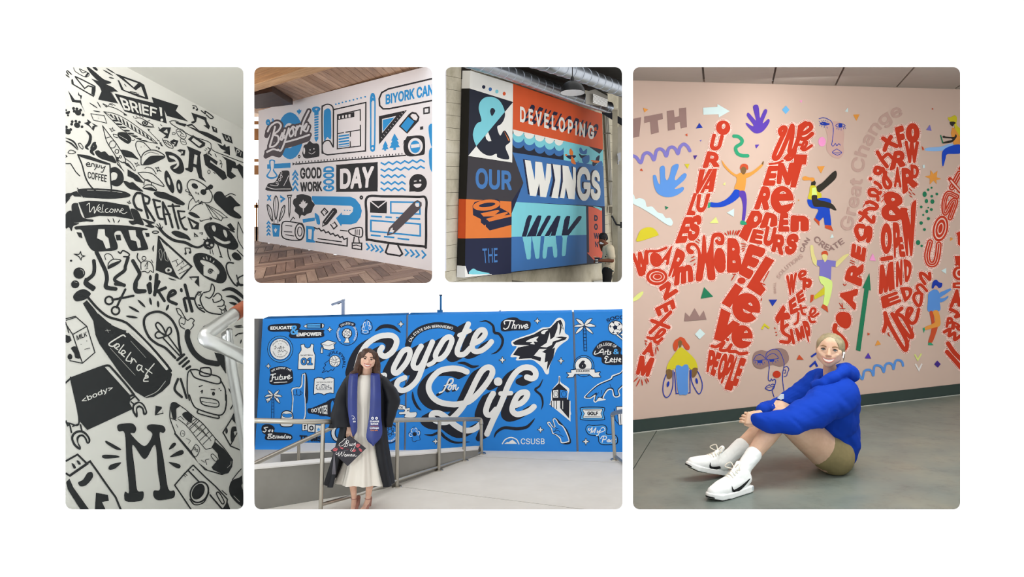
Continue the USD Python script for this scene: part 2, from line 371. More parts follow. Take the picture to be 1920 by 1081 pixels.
for g in pieces:
    c = np.array(g.exterior.coords)[:-1]; obj('paving_slab', slab(np.c_[c, np.full(len(c), G4)], (0, 0, -.05)), plz, ground)
obj('bedding', slab([[-5.5, 9.2, G4-.012], [5.5, 9.2, G4-.012], [5.5, 13.5, G4-.012], [-5.5, 13.7, G4-.012]], (0, 0, -.04)), M('dark_joint_sand', '#77736a', .9), ground)
# the painted wall: three rendered panels with joint strips between
blue_wall = thing('wall_back', kind='structure')
bw = M('blue_paint', (.034, .27, .80), .7, var=.03, scale=1.5, bump=.05, spec=.12)
def bq(xy, o=0.): return [BLUE.hit(x, y, o) for x, y in xy]
for q in (((493, 597.4), (761.9, 590.2), (757.2, 844), (478, 842)), ((765.5, 590.2), (1073, 585), (1081, 847.5), (760.8, 844)), ((1076.5, 585), (1300, 580.5), (1330, 851), (1085, 847.5))):
    obj('wall_panel', slab(bq(q), -BLUE.n*.25), bw, blue_wall)
gs = M('grey_joint', '#8b9096', .6)
for q in (((761.9, 590.5), (765.5, 590.4), (760.8, 844), (757.2, 844)), ((1073, 585.4), (1076.5, 585.3), (1085, 847.5), (1081, 847.5))):
    obj('joint_strip', slab(bq(q, -.02), -BLUE.n*.1), gs, blue_wall)
gw = M('grey_concrete', '#8d8b85', .8, var=.1, scale=2.2, bump=.1)
pl = bq(((493, 597), (478, 843)), -.1); 
struct('wall_left', hull([pl[0], pl[1], pl[0]+[-.75, -1.6, .19], pl[1]+[-.75, -1.6, 0], pl[0]+[-.4, 0, 0], pl[1]+[-.4, 0, 0], pl[0]+[-1.15, -1.6, .19], pl[1]+[-1.15, -1.6, 0]]), gw)
# low ramp wall with a pale cap
base = [(896, 853.5), (720, 916), (477, 957), (380, 962)]; top = [(897, 841), (745, 852.5), (720, 855), (477, 877), (380, 886)]
D = [grd(x, y)[1] for x, y in base]
def wtop(x):
    xs = [q[0] for q in top[::-1]]; return np.interp(x, xs, [q[1] for q in top[::-1]])
ramp = thing('ramp_wall', 'low grey concrete ramp wall with a pale flat cap, beside the woman in the gown', 'wall', grd(720, 916))
for i in range(3):
    a, b = grd(*base[i]), grd(*base[i+1]); ta, tb = at(base[i][0], wtop(base[i][0]), D[i]), at(base[i+1][0], wtop(base[i+1][0]), D[i+1])
    obj('wall_section', hull([a, b, ta, tb]+[q+[.02, .15, 0] for q in (a, b, ta, tb)]), gw, ramp)
    obj('cap', hull([ta+o for o in ((0, -.012, -.012), (0, -.012, .004), (.02, .16, 0), (.02, .16, .004))]+[tb+o for o in ((0, -.012, -.012), (0, -.012, .004), (.02, .16, 0), (.02, .16, .004))]), M('pale_cap', '#e6e4e0', .6), ramp)
lb = thing('concrete_block', 'short grey concrete plinth behind the low ramp wall', 'block', grd(575, 866)); q0, q1 = grd(526, 866.5), grd(640, 862)
obj('block', hull([q0, q1, q0+[0, 0, .11], q1+[0, 0, .11], q0+[.1, .5, 0], q1+[.1, .35, 0], q0+[.1, .5, .11], q1+[.1, .35, .11]]), M('dark_concrete', '#7c7b78', .8, var=.08, scale=3), lb)
obj('top_slab', slab([q0+[0, 0, .11], q1+[0, 0, .11], q1+[.1, .35, .11], q0+[.1, .5, .11]], (0, 0, .02)), M('pale_cap', '#e6e4e0'), lb)
# railings
st2 = M('satin_steel', '#b9b5ab', .38, 1., var=.04, scale=8)
def rail(name, label, posts, tops, low, r=.024):
    t = thing(name, label, 'railing', grd(*posts[0][:2]))
    P = []
    for (x, y, d, tx, ty) in posts:
        b = grd(x, y) if d == 0 else at(x, y, d); dd = b[1]; tp = at(tx, ty, dd); P.append((b, tp))
        obj('post', tube([b, tp], r*.95, 12), st2, t, True); obj('base_plate', lathe([(0, .012), (.055, .012), (.06, 0), (0, 0)], b), st2, t)
    obj('top_rail', tube(smooth_path(tops(P), 5) if len(P) > 1 else tops(P), r*1.15, 14), st2, t, True)
    if low is not None: obj('low_rail', tube(low(P), r*.8, 10), st2, t, True)
    return t
rail('railing', 'long satin steel railing crossing behind the woman in the gown', [(601, 966, 0, 606, 790), (744, 912, 0, 745.5, 787), (822.5, 881, 0, 824, 786), (870, 862.5, 0, 871, 785.5), (902.8, 850, 0, 902.5, 795)],
     lambda P: [at(440, 788, 10.7)]+[at(477, 788, 10.75)]+[p[1] for p in P[:4]]+[at(896, 785, P[4][1][1]-.03), at(901.5, 788, P[4][1][1]), P[4][1]], lambda P: [at(600, 946, P[0][0][1]+.02), at(676, 925, 11.35), at(746, 899, P[1][0][1]+.02), at(822, 874, P[2][0][1]+.02), at(870, 859, P[3][0][1]+.02), at(902, 847, P[4][0][1])])
dr = thing('handrail', 'sloping satin steel handrail rising behind the left railing post', 'handrail', grd(560, 864))
obj('top_rail', tube([at(470, 872, 12.0), at(560, 829.5, 12.5), at(625, 800, 12.75)], .026, 14), st2, dr, True)
obj('post', tube([grd(560, 866.5)-[0, 0, 0], at(560, 830, 12.5)], .02, 12), st2, dr, True)
rail('railing', 'short satin steel railing at the plaza edge in front of the golf ticket', [(1153, 861.5, 0, 1148, 779), (1185, 884, 0, 1182, 776)], lambda P: [P[0][1], at(1151, 774.5, P[0][0][1]-.05), at(1172, 770, 12.6), P[1][1]], lambda P: [at(1152, 853.5, P[0][0][1]+.02), at(1190, 884, P[1][0][1])])
# lamp post, blue pole and floodlight behind the wall
lp = thing('lamp_post', 'grey street lamp post with a flat angled arm above the blue wall', 'lamp post', at(643.5, 820, 14.6)*[1, 1, 0]+[0, 0, G4]); gm = M('grey_metal', '#d9dce0', .5)
pb, pt = at(643.5, 592, 14.6), at(643.8, 561.5, 14.6)
obj('post', slab([np.array([pb[0]+i, 14.6+j, G4]) for i, j in ((-.021, -.021), (.021, -.021), (.021, .021), (-.021, .021))], (0, 0, pt[2]-G4)), gm, lp)
obj('arm', hull([at(x, y, d) for d in (14.57, 14.64) for x, y in ((646.6, 560), (646.6, 564), (621, 569), (620.5, 571), (623, 573), (641, 566))]), gm, lp)
obj('lamp_head', hull([at(x, y, d) for d in (14.58, 14.63) for x, y in ((632, 567.5), (642, 564), (641, 567.3), (633, 570.6))]), M('dark_lens', '#4d4f50', .4), lp)
bp = thing('flag_pole', 'thin blue pole in a bracket rising above the blue wall', 'pole', np.array([at(826, 0, 14.5)[0], 14.5, G4])); bm = M('blue_metal', '#3f86b5', .45)
p0 = at(826.5, 590, 14.5); obj('pole', tube([np.array([p0[0], 14.5, G4]), at(826.5, 520, 14.5)], .014, 10), bm, bp, True)
obj('bracket', box(at(825, 585.5, 14.5), (.075, .05, .07)), bm, bp); obj('cap', box(at(826.5, 553, 14.5), (.04, .04, .012)), M('dark_cap', '#555a60'), bp)
fl = thing('floodlight', 'tiny grey floodlight peeking over the top edge of the blue wall', 'lamp', np.array([at(935, 0, 14.1)[0], 14.1, G4]))
obj('head', hull([at(x, y, d) for d in (14.05, 14.15) for x, y in ((934, 584.5), (936.5, 581.5), (940, 581), (938.5, 584), (935, 586))]), M('light_grey', '#b2b5b6'), fl)
obj('stem', tube([at(935, 586, 14.1), np.array([at(935, 0, 14.1)[0], 14.1, G4])], .014, 8), gm, fl)

# ---------- timber office (top centre left)
F2 = CZ-1.245
def flo(x, y): return at(x, y, 1.245*1920/(y-360))
R2, L2 = flo(810, 507.6), flo(484.6, 452)
OFF = Plane(R2, L2, (R2+L2)/2+[0, 0, 1]); u2 = (L2-R2)/np.linalg.norm(L2-R2); R2e = R2-u2*.1
w2 = M('office_white', '#efedf0', .7, var=.01, scale=.6)
tl, tr = OFF.hit(484.6, 205.5), OFF.hit(794, 126); ts = (tl[2]-tr[2])/((tl-tr)[:2] @ u2[:2])
ztop = lambda q: tr[2]+ts*((q-tr)[:2] @ u2[:2])
ow = [q*[1, 1, 0]+[0, 0, z(q)] for q in (R2e, L2) for z in (lambda q: F2, ztop)]
struct('wall_back', hull([q+o for q in ow for o in ((0, 0, 0), -OFF.n*.2)]), w2)
def wood(name, ca, cb, ang, sc=2.2, rough=.5):
    return usdkit.material(stage, '/World/Looks/'+name, {'g': ('geometry', {}), 'm': ('mapping', dict(mapping_type='point', rotation=(0, 0, ang))), 'm2': ('mapping', dict(mapping_type='point', scale=(.35, 7., 7.))),
        'n': ('noise_texture', dict(scale=sc, detail=6., roughness=.65, distortion=.6)), 'r': ('rgb_ramp', dict(ramp=[(.3, tuple(lin(ca))), (.68, tuple(lin(cb)))])), 'p': ('principled_bsdf', dict(roughness=rough, specular_ior_level=.25))},
        [('g.position', 'm.vector'), ('m.vector', 'm2.vector'), ('m2.vector', 'n.vector'), ('n.fac', 'r.fac'), ('r.color', 'p.base_color')], surface='p.BSDF')
a2 = math.atan2(u2[1], u2[0])
floor2 = thing('floor', kind='structure'); ST_ = 3.6
fp = Polygon([q[:2] for q in (np.array([-8.5, 13.65, 0]), np.array([at(820, 0, 13.65)[0], 13.65, 0]), R2e-OFF.n*0, L2+u2*.1, L2+u2*3+[-2, 0, 0])]).convex_hull
obj('subfloor', slab(np.c_[np.array(fp.exterior.coords)[:-1], np.full(len(fp.exterior.coords)-1, F2-.012)], (0, 0, -.05)), M('subfloor', '#4a3b31', .8), floor2)
pw = [[wood(f'herringbone_{k}_{j}', *c, -math.atan2(ST_*(math.sin(math.radians(38+90*k))), math.cos(math.radians(38+90*k)))) for j, c in enumerate((('#755a4b', '#977a68'), ('#5a4336', '#7c6150'), ('#8c7160', '#b0947f')))] for k in (0, 1)]
Lp, Wp = .62, .124; rng = random.Random(3); ST = 3.6          # boards laid long in the room's depth
fq = affinity.scale(fp, 1, 1/ST, origin=(0, 0)); c45 = math.cos(math.radians(38)), math.sin(math.radians(38))
o0 = np.array([-3.5, 18/ST]); fpz = fq.buffer(.4); extra = {}
for i in range(-60, 60):
    for j in range(-20, 20):
        for k in (0, 1):
            ox, oy = i*Wp+j*Lp, i*Wp-j*Lp  # steps along the zigzag, then across
            r = [(0, 0, Lp, Wp), (0, Wp, Wp, Wp+Lp)][k]
            c = np.array([(r[0], r[1]), (r[2], r[1]), (r[2], r[3]), (r[0], r[3])])+[ox, oy]
            c = c @ np.array([[c45[0], c45[1]], [-c45[1], c45[0]]])+o0
            if abs(c[:, 0].mean()+4.5) > 5 or not 3 < c[:, 1].mean() < 9: continue
            for q in geoms(Polygon(c).buffer(-.0035, join_style=2).intersection(fq)):
                if q.area < .004: continue
                cc = np.array(q.exterior.coords)[:-1]*[1, ST]; h = rng.uniform(0, .003); v_ = rng.randrange(3); m_ = slab(np.c_[cc, np.full(len(cc), F2-.008)], (0, 0, .008+h))
                if cc[:, 1].mean() < 20.5: obj('plank', m_, pw[k][v_], floor2)
                else: extra.setdefault((k, v_), []).append(m_)
for (k, v_), ms in extra.items(): obj('far_planks', join(ms), pw[k][v_], floor2, kind='stuff')
# timber ceiling: boards along the room, a beam parallel to the wall
ceil2 = thing('ceiling', kind='structure')
cz2 = CZ+2.06
cw = [wood(f'ceiling_board_{j}', *c, math.pi/2) for j, c in enumerate((('#b48c6c', '#e6bf9a'), ('#9c7657', '#cfa682'), ('#c39b79', '#f2d0ae'), ('#a98468', '#dcb694')))]
bx = -8.6
while bx < at(818, 0, 17)[0]-.1:
    w = .15; y1 = 28.
    obj('board', slab([[bx, 16.3, cz2], [bx+w-.008, 16.3, cz2], [bx+w-.008, y1, cz2], [bx, y1, cz2]], (0, 0, .03+rng.uniform(0, .006))), cw[rng.randrange(4)], ceil2); bx += w
obj('roof_deck', slab([[-9, 16.3, cz2+.045], [-1.3, 16.3, cz2+.045], [-1.3, 28, cz2+.045], [-9, 28, cz2+.045]], (0, 0, .05)), M('roof_deck', '#3a2618', .8), ceil2)
hc = lambda x, y, z: at(x, y, z*1920/(360-y))
ba, bb = hc(476.8, 172, 1.82), hc(617, 129, 1.82); bd = (bb-ba)*[1, 1, 0]; bd /= np.linalg.norm(bd); bn = np.array([-bd[1], bd[0], 0]); bn = bn if bn[0] < 0 else -bn
ora = wood('beam_wood', '#b98a5c', '#e3bd8e', -math.atan2(bd[1], bd[0]))
orb = wood('upper_wood', '#a8733f', '#d9a468', -math.atan2(bd[1], bd[0]))
obj('beam', slab([ba-bd*5, bb+bd*2, bb+bd*2+bn*.34, ba-bd*5+bn*.34], (0, 0, .24)), ora, ceil2, label='light timber beam')
for k in range(9):
    s0 = .36+k*.2; obj('beam_board', slab([q+bn*s for q, s in ((ba-bd*6, s0), (bb+bd*3, s0), (bb+bd*3, s0+.19), (ba-bd*6, s0+.19))], (0, 0, .2)), orb, ceil2)
da, db = hc(470, 190, 1.94), hc(548, 192, 1.94)
obj('dark_beam', slab([hc(440, 185, 1.93), hc(510, 172, 1.93), hc(549, 196, 1.93), hc(480, 204, 1.93)], (0, 0, .12)), wood('dark_wood', '#2f1a0e', '#4b2d19', -math.atan2(bd[1], bd[0])), ceil2)
# window bay beyond the wall's left end
wn = thing('window_1', kind='structure'); wd = M('bay_timber', '#b07c4c', .5, var=.15, scale=4)
xl, xr, dW = 380, 486, 26.6
for y0, y1 in ((196, 206), (227, 233), (241, 262), (298, 303), (310, 327)): obj('shelf_board', hull([at(x, y, d) for x in (xl, xr) for y in (y0, y1) for d in (dW, dW+.25)]), wd, wn)
obj('shelf_board', hull([at(x, y, d) for x in (xl, xr) for y in (384, 389) for d in (dW, dW+.25)]), wd, wn)
obj('mullion', hull([at(x, y, d) for x in (480, 482.4) for y in (380, 452) for d in (dW, dW+.1)]), wd, wn)
obj('jamb', hull([at(x, y, d) for x in (484, 487) for y in (374, 440) for d in (dW-.1, dW+.1)]), M('grey_jamb', '#77797c'), wn)
obj('sill', hull([at(x, y, d) for x in (xl, xr) for y in (425, 452) for d in (dW, dW+.15)]), wood('sill_wood', '#8d7462', '#b39a86', 0), wn)
glass = usdkit.material(stage, '/World/Looks/pane_glass', {'t': ('transparent_bsdf', {}), 'g': ('glossy_bsdf', dict(roughness=.02)), 'f': ('fresnel', {}), 'm': ('mix_closure', {})}, [('f.fac', 'm.fac'), ('t.BSDF', 'm.closure1'), ('g.BSDF', 'm.closure2')], surface='m.closure')
obj('pane', slab([at(xl, 200, dW+.12), at(xr, 200, dW+.12), at(xr, 430, dW+.12), at(xl, 430, dW+.12)], (0, .01, 0)), glass, wn)

# ---------- concrete hall (top centre right)
H0, H1, H2 = at(881.7, 132, 17.3), at(871.6, 520, 17.3), at(1129, 213, 24.06)
HALL = Plane(H0, H1, H2)
cc3 = usdkit.material(stage, '/World/Looks/board_concrete', {
    'g': ('geometry', {}), 'n': ('noise_texture', dict(scale=1.3, detail=9., roughness=.7)), 'r': ('rgb_ramp', dict(ramp=[(.3, tuple(lin('#a39a82'))), (.52, tuple(lin('#c8bfa8'))), (.75, tuple(lin('#d9d2bf')))])),
    'n2': ('noise_texture', dict(scale=14., detail=5.)), 'b': ('bump', dict(strength=.25, distance=.02)), 'p': ('principled_bsdf', dict(roughness=.8, specular_ior_level=.15))},
    [('g.position', 'n.vector'), ('n.fac', 'r.fac'), ('r.color', 'p.base_color'), ('g.position', 'n2.vector'), ('n2.fac', 'b.height'), ('b.normal', 'p.normal')], surface='p.BSDF')
wall3 = thing('wall_back', kind='structure')
hb = lambda x, y, o=-.16: HALL.hit(x, y, o)
ys = [100, 148, 172, 196, 219, 242, 264, 287, 312, 336, 360, 384, 408, 432, 456, 480, 503, 524, 546]
for i in range(len(ys)-1):
    for (x0, x1) in ((827, 960), (960, 1160)):
        f = lambda x, y: 330+(y-330)*(1-(x-870)/265*.28)
        q = [hb(x0+.3, f(x0, ys[i]+.3)), hb(x1-.3, f(x1, ys[i]+.3)), hb(x1-.3, min(f(x1, ys[i+1]-.3) if i < 17 else 546, 546)), hb(x0+.3, min(f(x0, ys[i+1]-.3), 546))]
        obj('concrete_course', slab(q, -HALL.n*.12), cc3, wall3)
obj('core', slab([hb(x, y, -.19) for x, y in ((826.5, 60), (1240, 60), (1240, 546), (826.5, 546))], -HALL.n*.3), M('concrete_core', '#8a8271', .9), wall3)
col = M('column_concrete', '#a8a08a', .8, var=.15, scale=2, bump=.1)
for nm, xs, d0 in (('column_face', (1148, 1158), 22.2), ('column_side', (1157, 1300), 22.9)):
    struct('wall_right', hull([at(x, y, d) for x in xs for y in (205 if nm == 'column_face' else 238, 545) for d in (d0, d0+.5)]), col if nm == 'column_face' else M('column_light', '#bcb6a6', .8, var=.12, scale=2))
struct('floor', hull([at(x, y, d) for x, d in ((840, 17.9), (1290, 21.0), (1290, 24.5), (1100, 23.4)) for y in (545.5, 548)]), M('hall_floor', '#8c867a', .7, var=.1))
# dark ceiling deck and beams over the hall
dk = M('dark_deck', '#2b2721', .9)
struct('ceiling', hull([at(x, y, d) for x, y, d in ((800, 85, 16.5), (800, 40, 16.5), (1330, 90, 21), (1330, 60, 21), (1330, 200, 27), (1330, 150, 27), (960, 120, 21), (800, 130, 18.8))]), dk)
struct('beam', hull([at(x, y, d) for x, y in ((826, 90), (885, 90), (885, 128), (869, 149), (826, 138)) for d in (17.35, 17.6)]), dk)
struct('trim_2', hull([at(x, y, d) for x, y in ((1129, 200), (1190, 236), (1190, 250), (1129, 213)) for d in (23.3, 23.5)]), M('dark_steel_trim', '#2d3138', .5))
# =====================================================  OBJECTS OF THE CONCRETE HALL
duct_m = M('galvanised_steel', '#aeb4bd', .3, 1., var=.12, scale=5)
def duct(label, pts, r, step=.42):
    P = smooth_path(np.array(pts), 12); L = np.r_[0, np.cumsum(np.linalg.norm(np.diff(P, axis=0), axis=1))]
    t = thing('ventilation_duct', label, 'duct', P[0])
    s = np.arange(0, L[-1], .05); C = np.stack([np.interp(s, L, P[:, k]) for k in range(3)], 1)
    obj('duct_body', tube(C, r, 28), duct_m, t, 40)
    for k in np.arange(step*.5, L[-1], step):
        c = np.stack([np.interp([k-.012, k-.008, k+.008, k+.012], L, P[:, j]) for j in range(3)], 1); obj('seam', tube(c, [r*.99, r*1.045, r*1.045, r*.99], 28), duct_m, t, 40)
q = lambda x, y, d: at(825+x/5.1486, 120+y/5.1486, d)
duct('big spiral steel ventilation duct crossing the top right corner above the mural board', [q(760, -95, 16.2), q(1300, 78, 18.6), q(1755, 248, 21.2), q(2250, 440, 24.6)], .150)
duct('slimmer spiral steel ventilation duct running along the top edge of the mural board', [q(150, -75, 15.6), q(640, 78, 18.0), q(1120, 252, 20.6), q(1560, 400, 22.6), q(1645, 420, 22.9)], .128)
lamp = thing('pendant_lamp', 'black dome pendant lamp with a white inside below the steel ducts', 'lamp', at(1073.6, 150, 17.6))
ax = np.array([0, .17, 1.]); ax /= np.linalg.norm(ax); rc = at(1073.6, 174, 17.6); R = 23.6*17.6/1920
prof = [(R*math.cos(a), R*.98*math.sin(a)) for a in np.linspace(0, math.pi/2*.97, 12)]
obj('shade', lathe(prof, rc, ax, 36), M('black_enamel', '#1b1a1a', .35), lamp, True)
obj('shade_lining', lathe([(r*.97, z*.96) for r, z in prof], rc, ax, 36), M('white_enamel', '#d6d4d2', .5), lamp, True)
top = rc+ax*R*.97
obj('cap', lathe([(.03, -.01), (.035, .04), (.02, .08), (0, .085)], top, ax, 16), M('black_enamel', '#1b1a1a'), lamp, True)
obj('cord', tube([top+ax*.08, top+[0, 0, .5]], .008, 6), M('black_enamel', '#1b1a1a'), lamp)
obj('bulb', sphere(rc+ax*R*.45, R*.2), M('frosted_bulb', '#efece6', .5), lamp, True)
vent = thing('air_vent', 'boxy metal air vent with a white louvred face beside the dome lamp', 'vent', at(1110, 190, 20.2))
vb = [at(x, y, d) for x, y, d in ((1098, 172, 19.9), (1116, 167, 20.3), (1116, 194, 20.3), (1098, 194.5, 19.9))]
obj('vent_body', hull(vb+[at(x, y, d) for x, y, d in ((1139.5, 180, 21.3), (1139.5, 201, 21.3), (1122, 166, 22), (1139, 176, 22.3), (1136, 200, 22.3))]), M('dull_zinc', '#8d877c', .5, .3), vent)
F = [np.array(v) for v in (at(1112, 176, 20.1), at(1139.6, 187, 21.2), at(1137, 201.5, 21.2), at(1111.5, 193.5, 20.1))]
for k in range(7):
    a, b = F[0]+(F[3]-F[0])*k/7, F[1]+(F[2]-F[1])*k/7; e, f = F[0]+(F[3]-F[0])*(k+.7)/7, F[1]+(F[2]-F[1])*(k+.7)/7
    obj('louvre', slab([a, b, f, e], (0, -.03, 0)), M('white_louvre', '#dcd9d3', .5), vent)
pipe = M('conduit', '#9a968c', .45, .7)
def hw(x, y, o=-.12): return HALL.hit(x, y, o)
for k, (x0, x1) in enumerate(((1133, 1143.5), (1136, 1146), (1138.5, 1148))):
    c = thing('conduit_pipe', ['thin metal conduit pipe on the concrete wall, closest to the mural board', 'thin metal conduit pipe on the concrete wall, middle of the three', 'thin metal conduit pipe on the concrete wall, farthest from the mural board'][k], 'pipe', hw(x1, 384))
    obj('pipe', tube([hw(x0, 208), hw((x0+x1)/2, 300), hw(x1-.4, 384)], .032, 10), pipe, c, True)
    for yy in (250, 340): obj('clip', box(hw(x0+(x1-x0)*(yy-208)/184, yy), (.1, .08, .03)), pipe, c)
cb3 = thing('conduit_pipe', 'metal conduit curving down the concrete wall behind the man with the paint cup', 'pipe', hw(1150, 500))
obj('pipe', tube(smooth_path([hw(1147, 396), hw(1146.5, 410), hw(1150, 480), hw(1154.5, 505), hw(1150, 517), hw(1140, 524), hw(1112, 528)], 6), .022, 8), pipe, cb3, True)
obj('junction_box', box(hw(1147.5, 393, -.05), (.14, .12, .16)), M('dull_zinc', '#8d877c'), cb3)
br = thing('wall_light', 'small black floodlight on a bracket arm at the right edge of the concrete hall', 'lamp', at(1164, 422, 22.0))
obj('head', hull([at(x, y, d) for x in (1163, 1172) for y in (416, 427) for d in (21.9, 22.15)]), M('black_enamel', '#1b1a1a'), br)
obj('arm', tube([at(1147, 404, 22.12), at(1156, 421, 22.1), at(1164, 422, 22.05)], .02, 8), M('black_enamel', '#1b1a1a'), br)
bk2 = thing('steel_bracket', 'pale steel bracket fixed to the concrete column', 'bracket', at(1160, 290, 22.1))
obj('plate', hull([at(x, y, d) for x, y in ((1157, 288), (1164, 285), (1164, 300), (1160, 303)) for d in (22.1, 22.18)]), M('pale_steel', '#b9bcc0', .4, .8), bk2)
obj('hook', tube([at(1159, 300, 22.1), at(1158.5, 306, 22.08), at(1160, 307, 22.06)], .015, 8), M('pale_steel', '#b9bcc0'), bk2)
# =====================================================  PEOPLE
def skin_mat(name, hexc):
    c = tuple(lin(hexc)); return usdkit.material(stage, '/World/Looks/'+name, {'g': ('geometry', {}), 'n': ('noise_texture', dict(scale=18., detail=4.)), 'r': ('rgb_ramp', dict(ramp=[(.3, tuple(lin(hexc)*[.9, .84, .8])), (.7, tuple(np.minimum(lin(hexc)*[1.05, 1.04, 1.03], 1)))])), 'p': ('principled_bsdf', dict(base_color=c, roughness=.5, specular_ior_level=.3, subsurface_weight=.12, subsurface_radius=(.012, .004, .002), subsurface_scale=1.))},
        [('g.position', 'n.vector'), ('n.fac', 'r.fac'), ('r.color', 'p.base_color')], surface='p.BSDF')
BALL = trimesh.creation.icosphere(2).vertices
def ball(c, r): return BALL*np.asarray(r)+np.asarray(c)
def bone(*cr): return m3.Manifold.hull_points(np.vstack([ball(c, r) for c, r in cr]))
def chain(cr): return m3.Manifold.batch_boolean([bone(cr[i], cr[i+1]) for i in range(len(cr)-1)], m3.OpType.Add)
def soft(parts, edge, it=8):
    m = m3.Manifold.batch_boolean(parts, m3.OpType.Add) if isinstance(parts, list) else parts
    m = m.refine_to_length(edge); q = m.to_mesh(); t = trimesh.Trimesh(np.array(q.vert_properties[:, :3]), np.array(q.tri_verts), process=True)
    
    v = np.array(t.vertices); e = t.edges_unique; n = len(v); deg = np.maximum(np.bincount(e.ravel(), minlength=n), 1)[:, None]; v0 = v.copy()
    for i in range(it*2):
        a = np.zeros_like(v)
        for k in range(3): a[:, k] = np.bincount(e[:, 0], v[e[:, 1], k], n)+np.bincount(e[:, 1], v[e[:, 0], k], n)
        v = v+(.5 if i % 2 == 0 else -.47)*(a/deg-v)
    t.vertices = v0+np.clip(v-v0, -.02, .02); return t
def rough(t, amp, sc, seed=0):
    v = np.array(t.vertices); n = np.array(t.vertex_normals); t.vertices = v+n*((meshkit.fbm(v*sc, 3, seed)-.5)*2*amp)[:, None]; return t
def folds(t, amp, dirs, freq, seed=0):
    v = np.array(t.vertices); n = np.array(t.vertex_normals); p = v @ np.array(dirs).T
    k = meshkit.fbm(np.c_[p[:, 0]*freq, p[:, 1]*freq*.25, p[:, 2]*freq*.5], 3, seed)-.5; t.vertices = v+n*(k*2*amp)[:, None]; return t
def rot(yaw=0, pitch=0, roll=0):
    y, p, r = map(math.radians, (yaw, pitch, roll)); Z = np.array([[math.cos(y), -math.sin(y), 0], [math.sin(y), math.cos(y), 0], [0, 0, 1]])
    X = np.array([[1, 0, 0], [0, math.cos(p), -math.sin(p)], [0, math.sin(p), math.cos(p)]]); Yr = np.array([[math.cos(r), 0, math.sin(r)], [0, 1, 0], [-math.sin(r), 0, math.cos(r)]])
    return Z @ X @ Yr
class Head:
    """a head of height h facing -y before rotation"""
    def __init__(s, c, h, R, sx=1.): s.c, s.h, s.R, s.sx = np.asarray(c, float), h, R, sx
    def w(s, p): return (np.atleast_2d(p)*s.h*[s.sx, 1, 1]) @ s.R.T+s.c
    def e(s, c, r): return s.w(BALL*np.asarray(r)+np.asarray(c))
    def blob(s, *cr): return m3.Manifold.hull_points(np.vstack([s.e(c, r) for c, r in cr]))
    def skull(s, smile=True):
        B = s.blob
        return [B(((0, .06, .14), (.335, .40, .35)), ((0, -.2, .2), (.2, .16, .2)), ((0, -.16, -.02), (.27, .2, .2)), ((0, -.1, -.2), (.23, .2, .14))),
                B(((.18, -.1, -.19), .13), ((-.18, -.1, -.19), .13), ((0, -.26, -.385), (.12, .09, .09)), ((.2, -.17, -.02), .12), ((-.2, -.17, -.02), .12), ((0, -.28, -.2), (.14, .1, .12))),
                B(((.17, -.26, -.09), (.085, .07, .07)), ((.13, -.27, -.17), .06)), B(((-.17, -.26, -.09), (.085, .07, .07)), ((-.13, -.27, -.17), .06)),
                B(((0, -.355, .06), .028), ((0, -.43, -.1), .042), ((.05, -.375, -.125), .03), ((-.05, -.375, -.125), .03)),
                B(((.34, .06, .04), (.02, .06, .08)), ((.325, .04, -.07), (.02, .035, .05))), B(((-.34, .06, .04), (.02, .06, .08)), ((-.325, .04, -.07), (.02, .035, .05)))]
    def features(s, parent, iris='#4a3a2c', brow='#6b5236', lip='#b5685c'):
        for sx in (-1, 1):
            obj('eye', (s.e((sx*.145, -.318, .035), (.052, .03, .026)), trimesh.creation.icosphere(2).faces), M('eye_white', '#e8e2da', .3), parent, True)
            obj('iris', (s.e((sx*.145, -.342, .034), (.028, .012, .026)), trimesh.creation.icosphere(2).faces), M('iris_'+iris[1:], iris, .25), parent, True)
            obj('eyelid', tube(s.w(smooth_path([(sx*.085, -.335, .03), (sx*.145, -.358, .068), (sx*.205, -.312, .035)], 5)), s.h*np.array([.008]+[.014]*9+[.008]), 8), M('lash', '#33261d', .6), parent, True)
            obj('eyebrow', tube(s.w(smooth_path([(sx*.07, -.37, .115), (sx*.15, -.365, .145), (sx*.235, -.29, .11)], 5)), s.h*np.array([.012, .016, .018, .019, .019, .018, .016, .014, .012, .009, .006]), 8), M('brow_'+brow[1:], brow, .7), parent, True)
        mo = [(-.165, -.315, -.185), (-.085, -.378, -.222), (0, -.402, -.235), (.085, -.378, -.222), (.165, -.315, -.185)]
        lo = [(-.165, -.315, -.185), (-.09, -.378, -.288), (0, -.398, -.318), (.09, -.378, -.288), (.165, -.315, -.185)]
        a, b = smooth_path(mo, 5), smooth_path(lo, 5); n = len(a)
        obj('teeth', (s.w(np.vstack([a+[0, -.012, 0], b+[0, -.012, .012]])), np.array([f for i in range(n-1) for f in ((i, i+1, i+1+n), (i, i+1+n, i+n))])), M('teeth', '#eeeae2', .25), parent)
        obj('lip', tube(s.w(a+[0, -.014, .008]), s.h*(.006+.011*np.sin(np.linspace(0, np.pi, n))), 8), M('lip_'+lip[1:], lip, .4), parent, True)
        obj('lip', tube(s.w(b+[0, -.014, -.004]), s.h*(.006+.016*np.sin(np.linspace(0, np.pi, n))), 8), M('lip_'+lip[1:], lip, .4), parent, True)
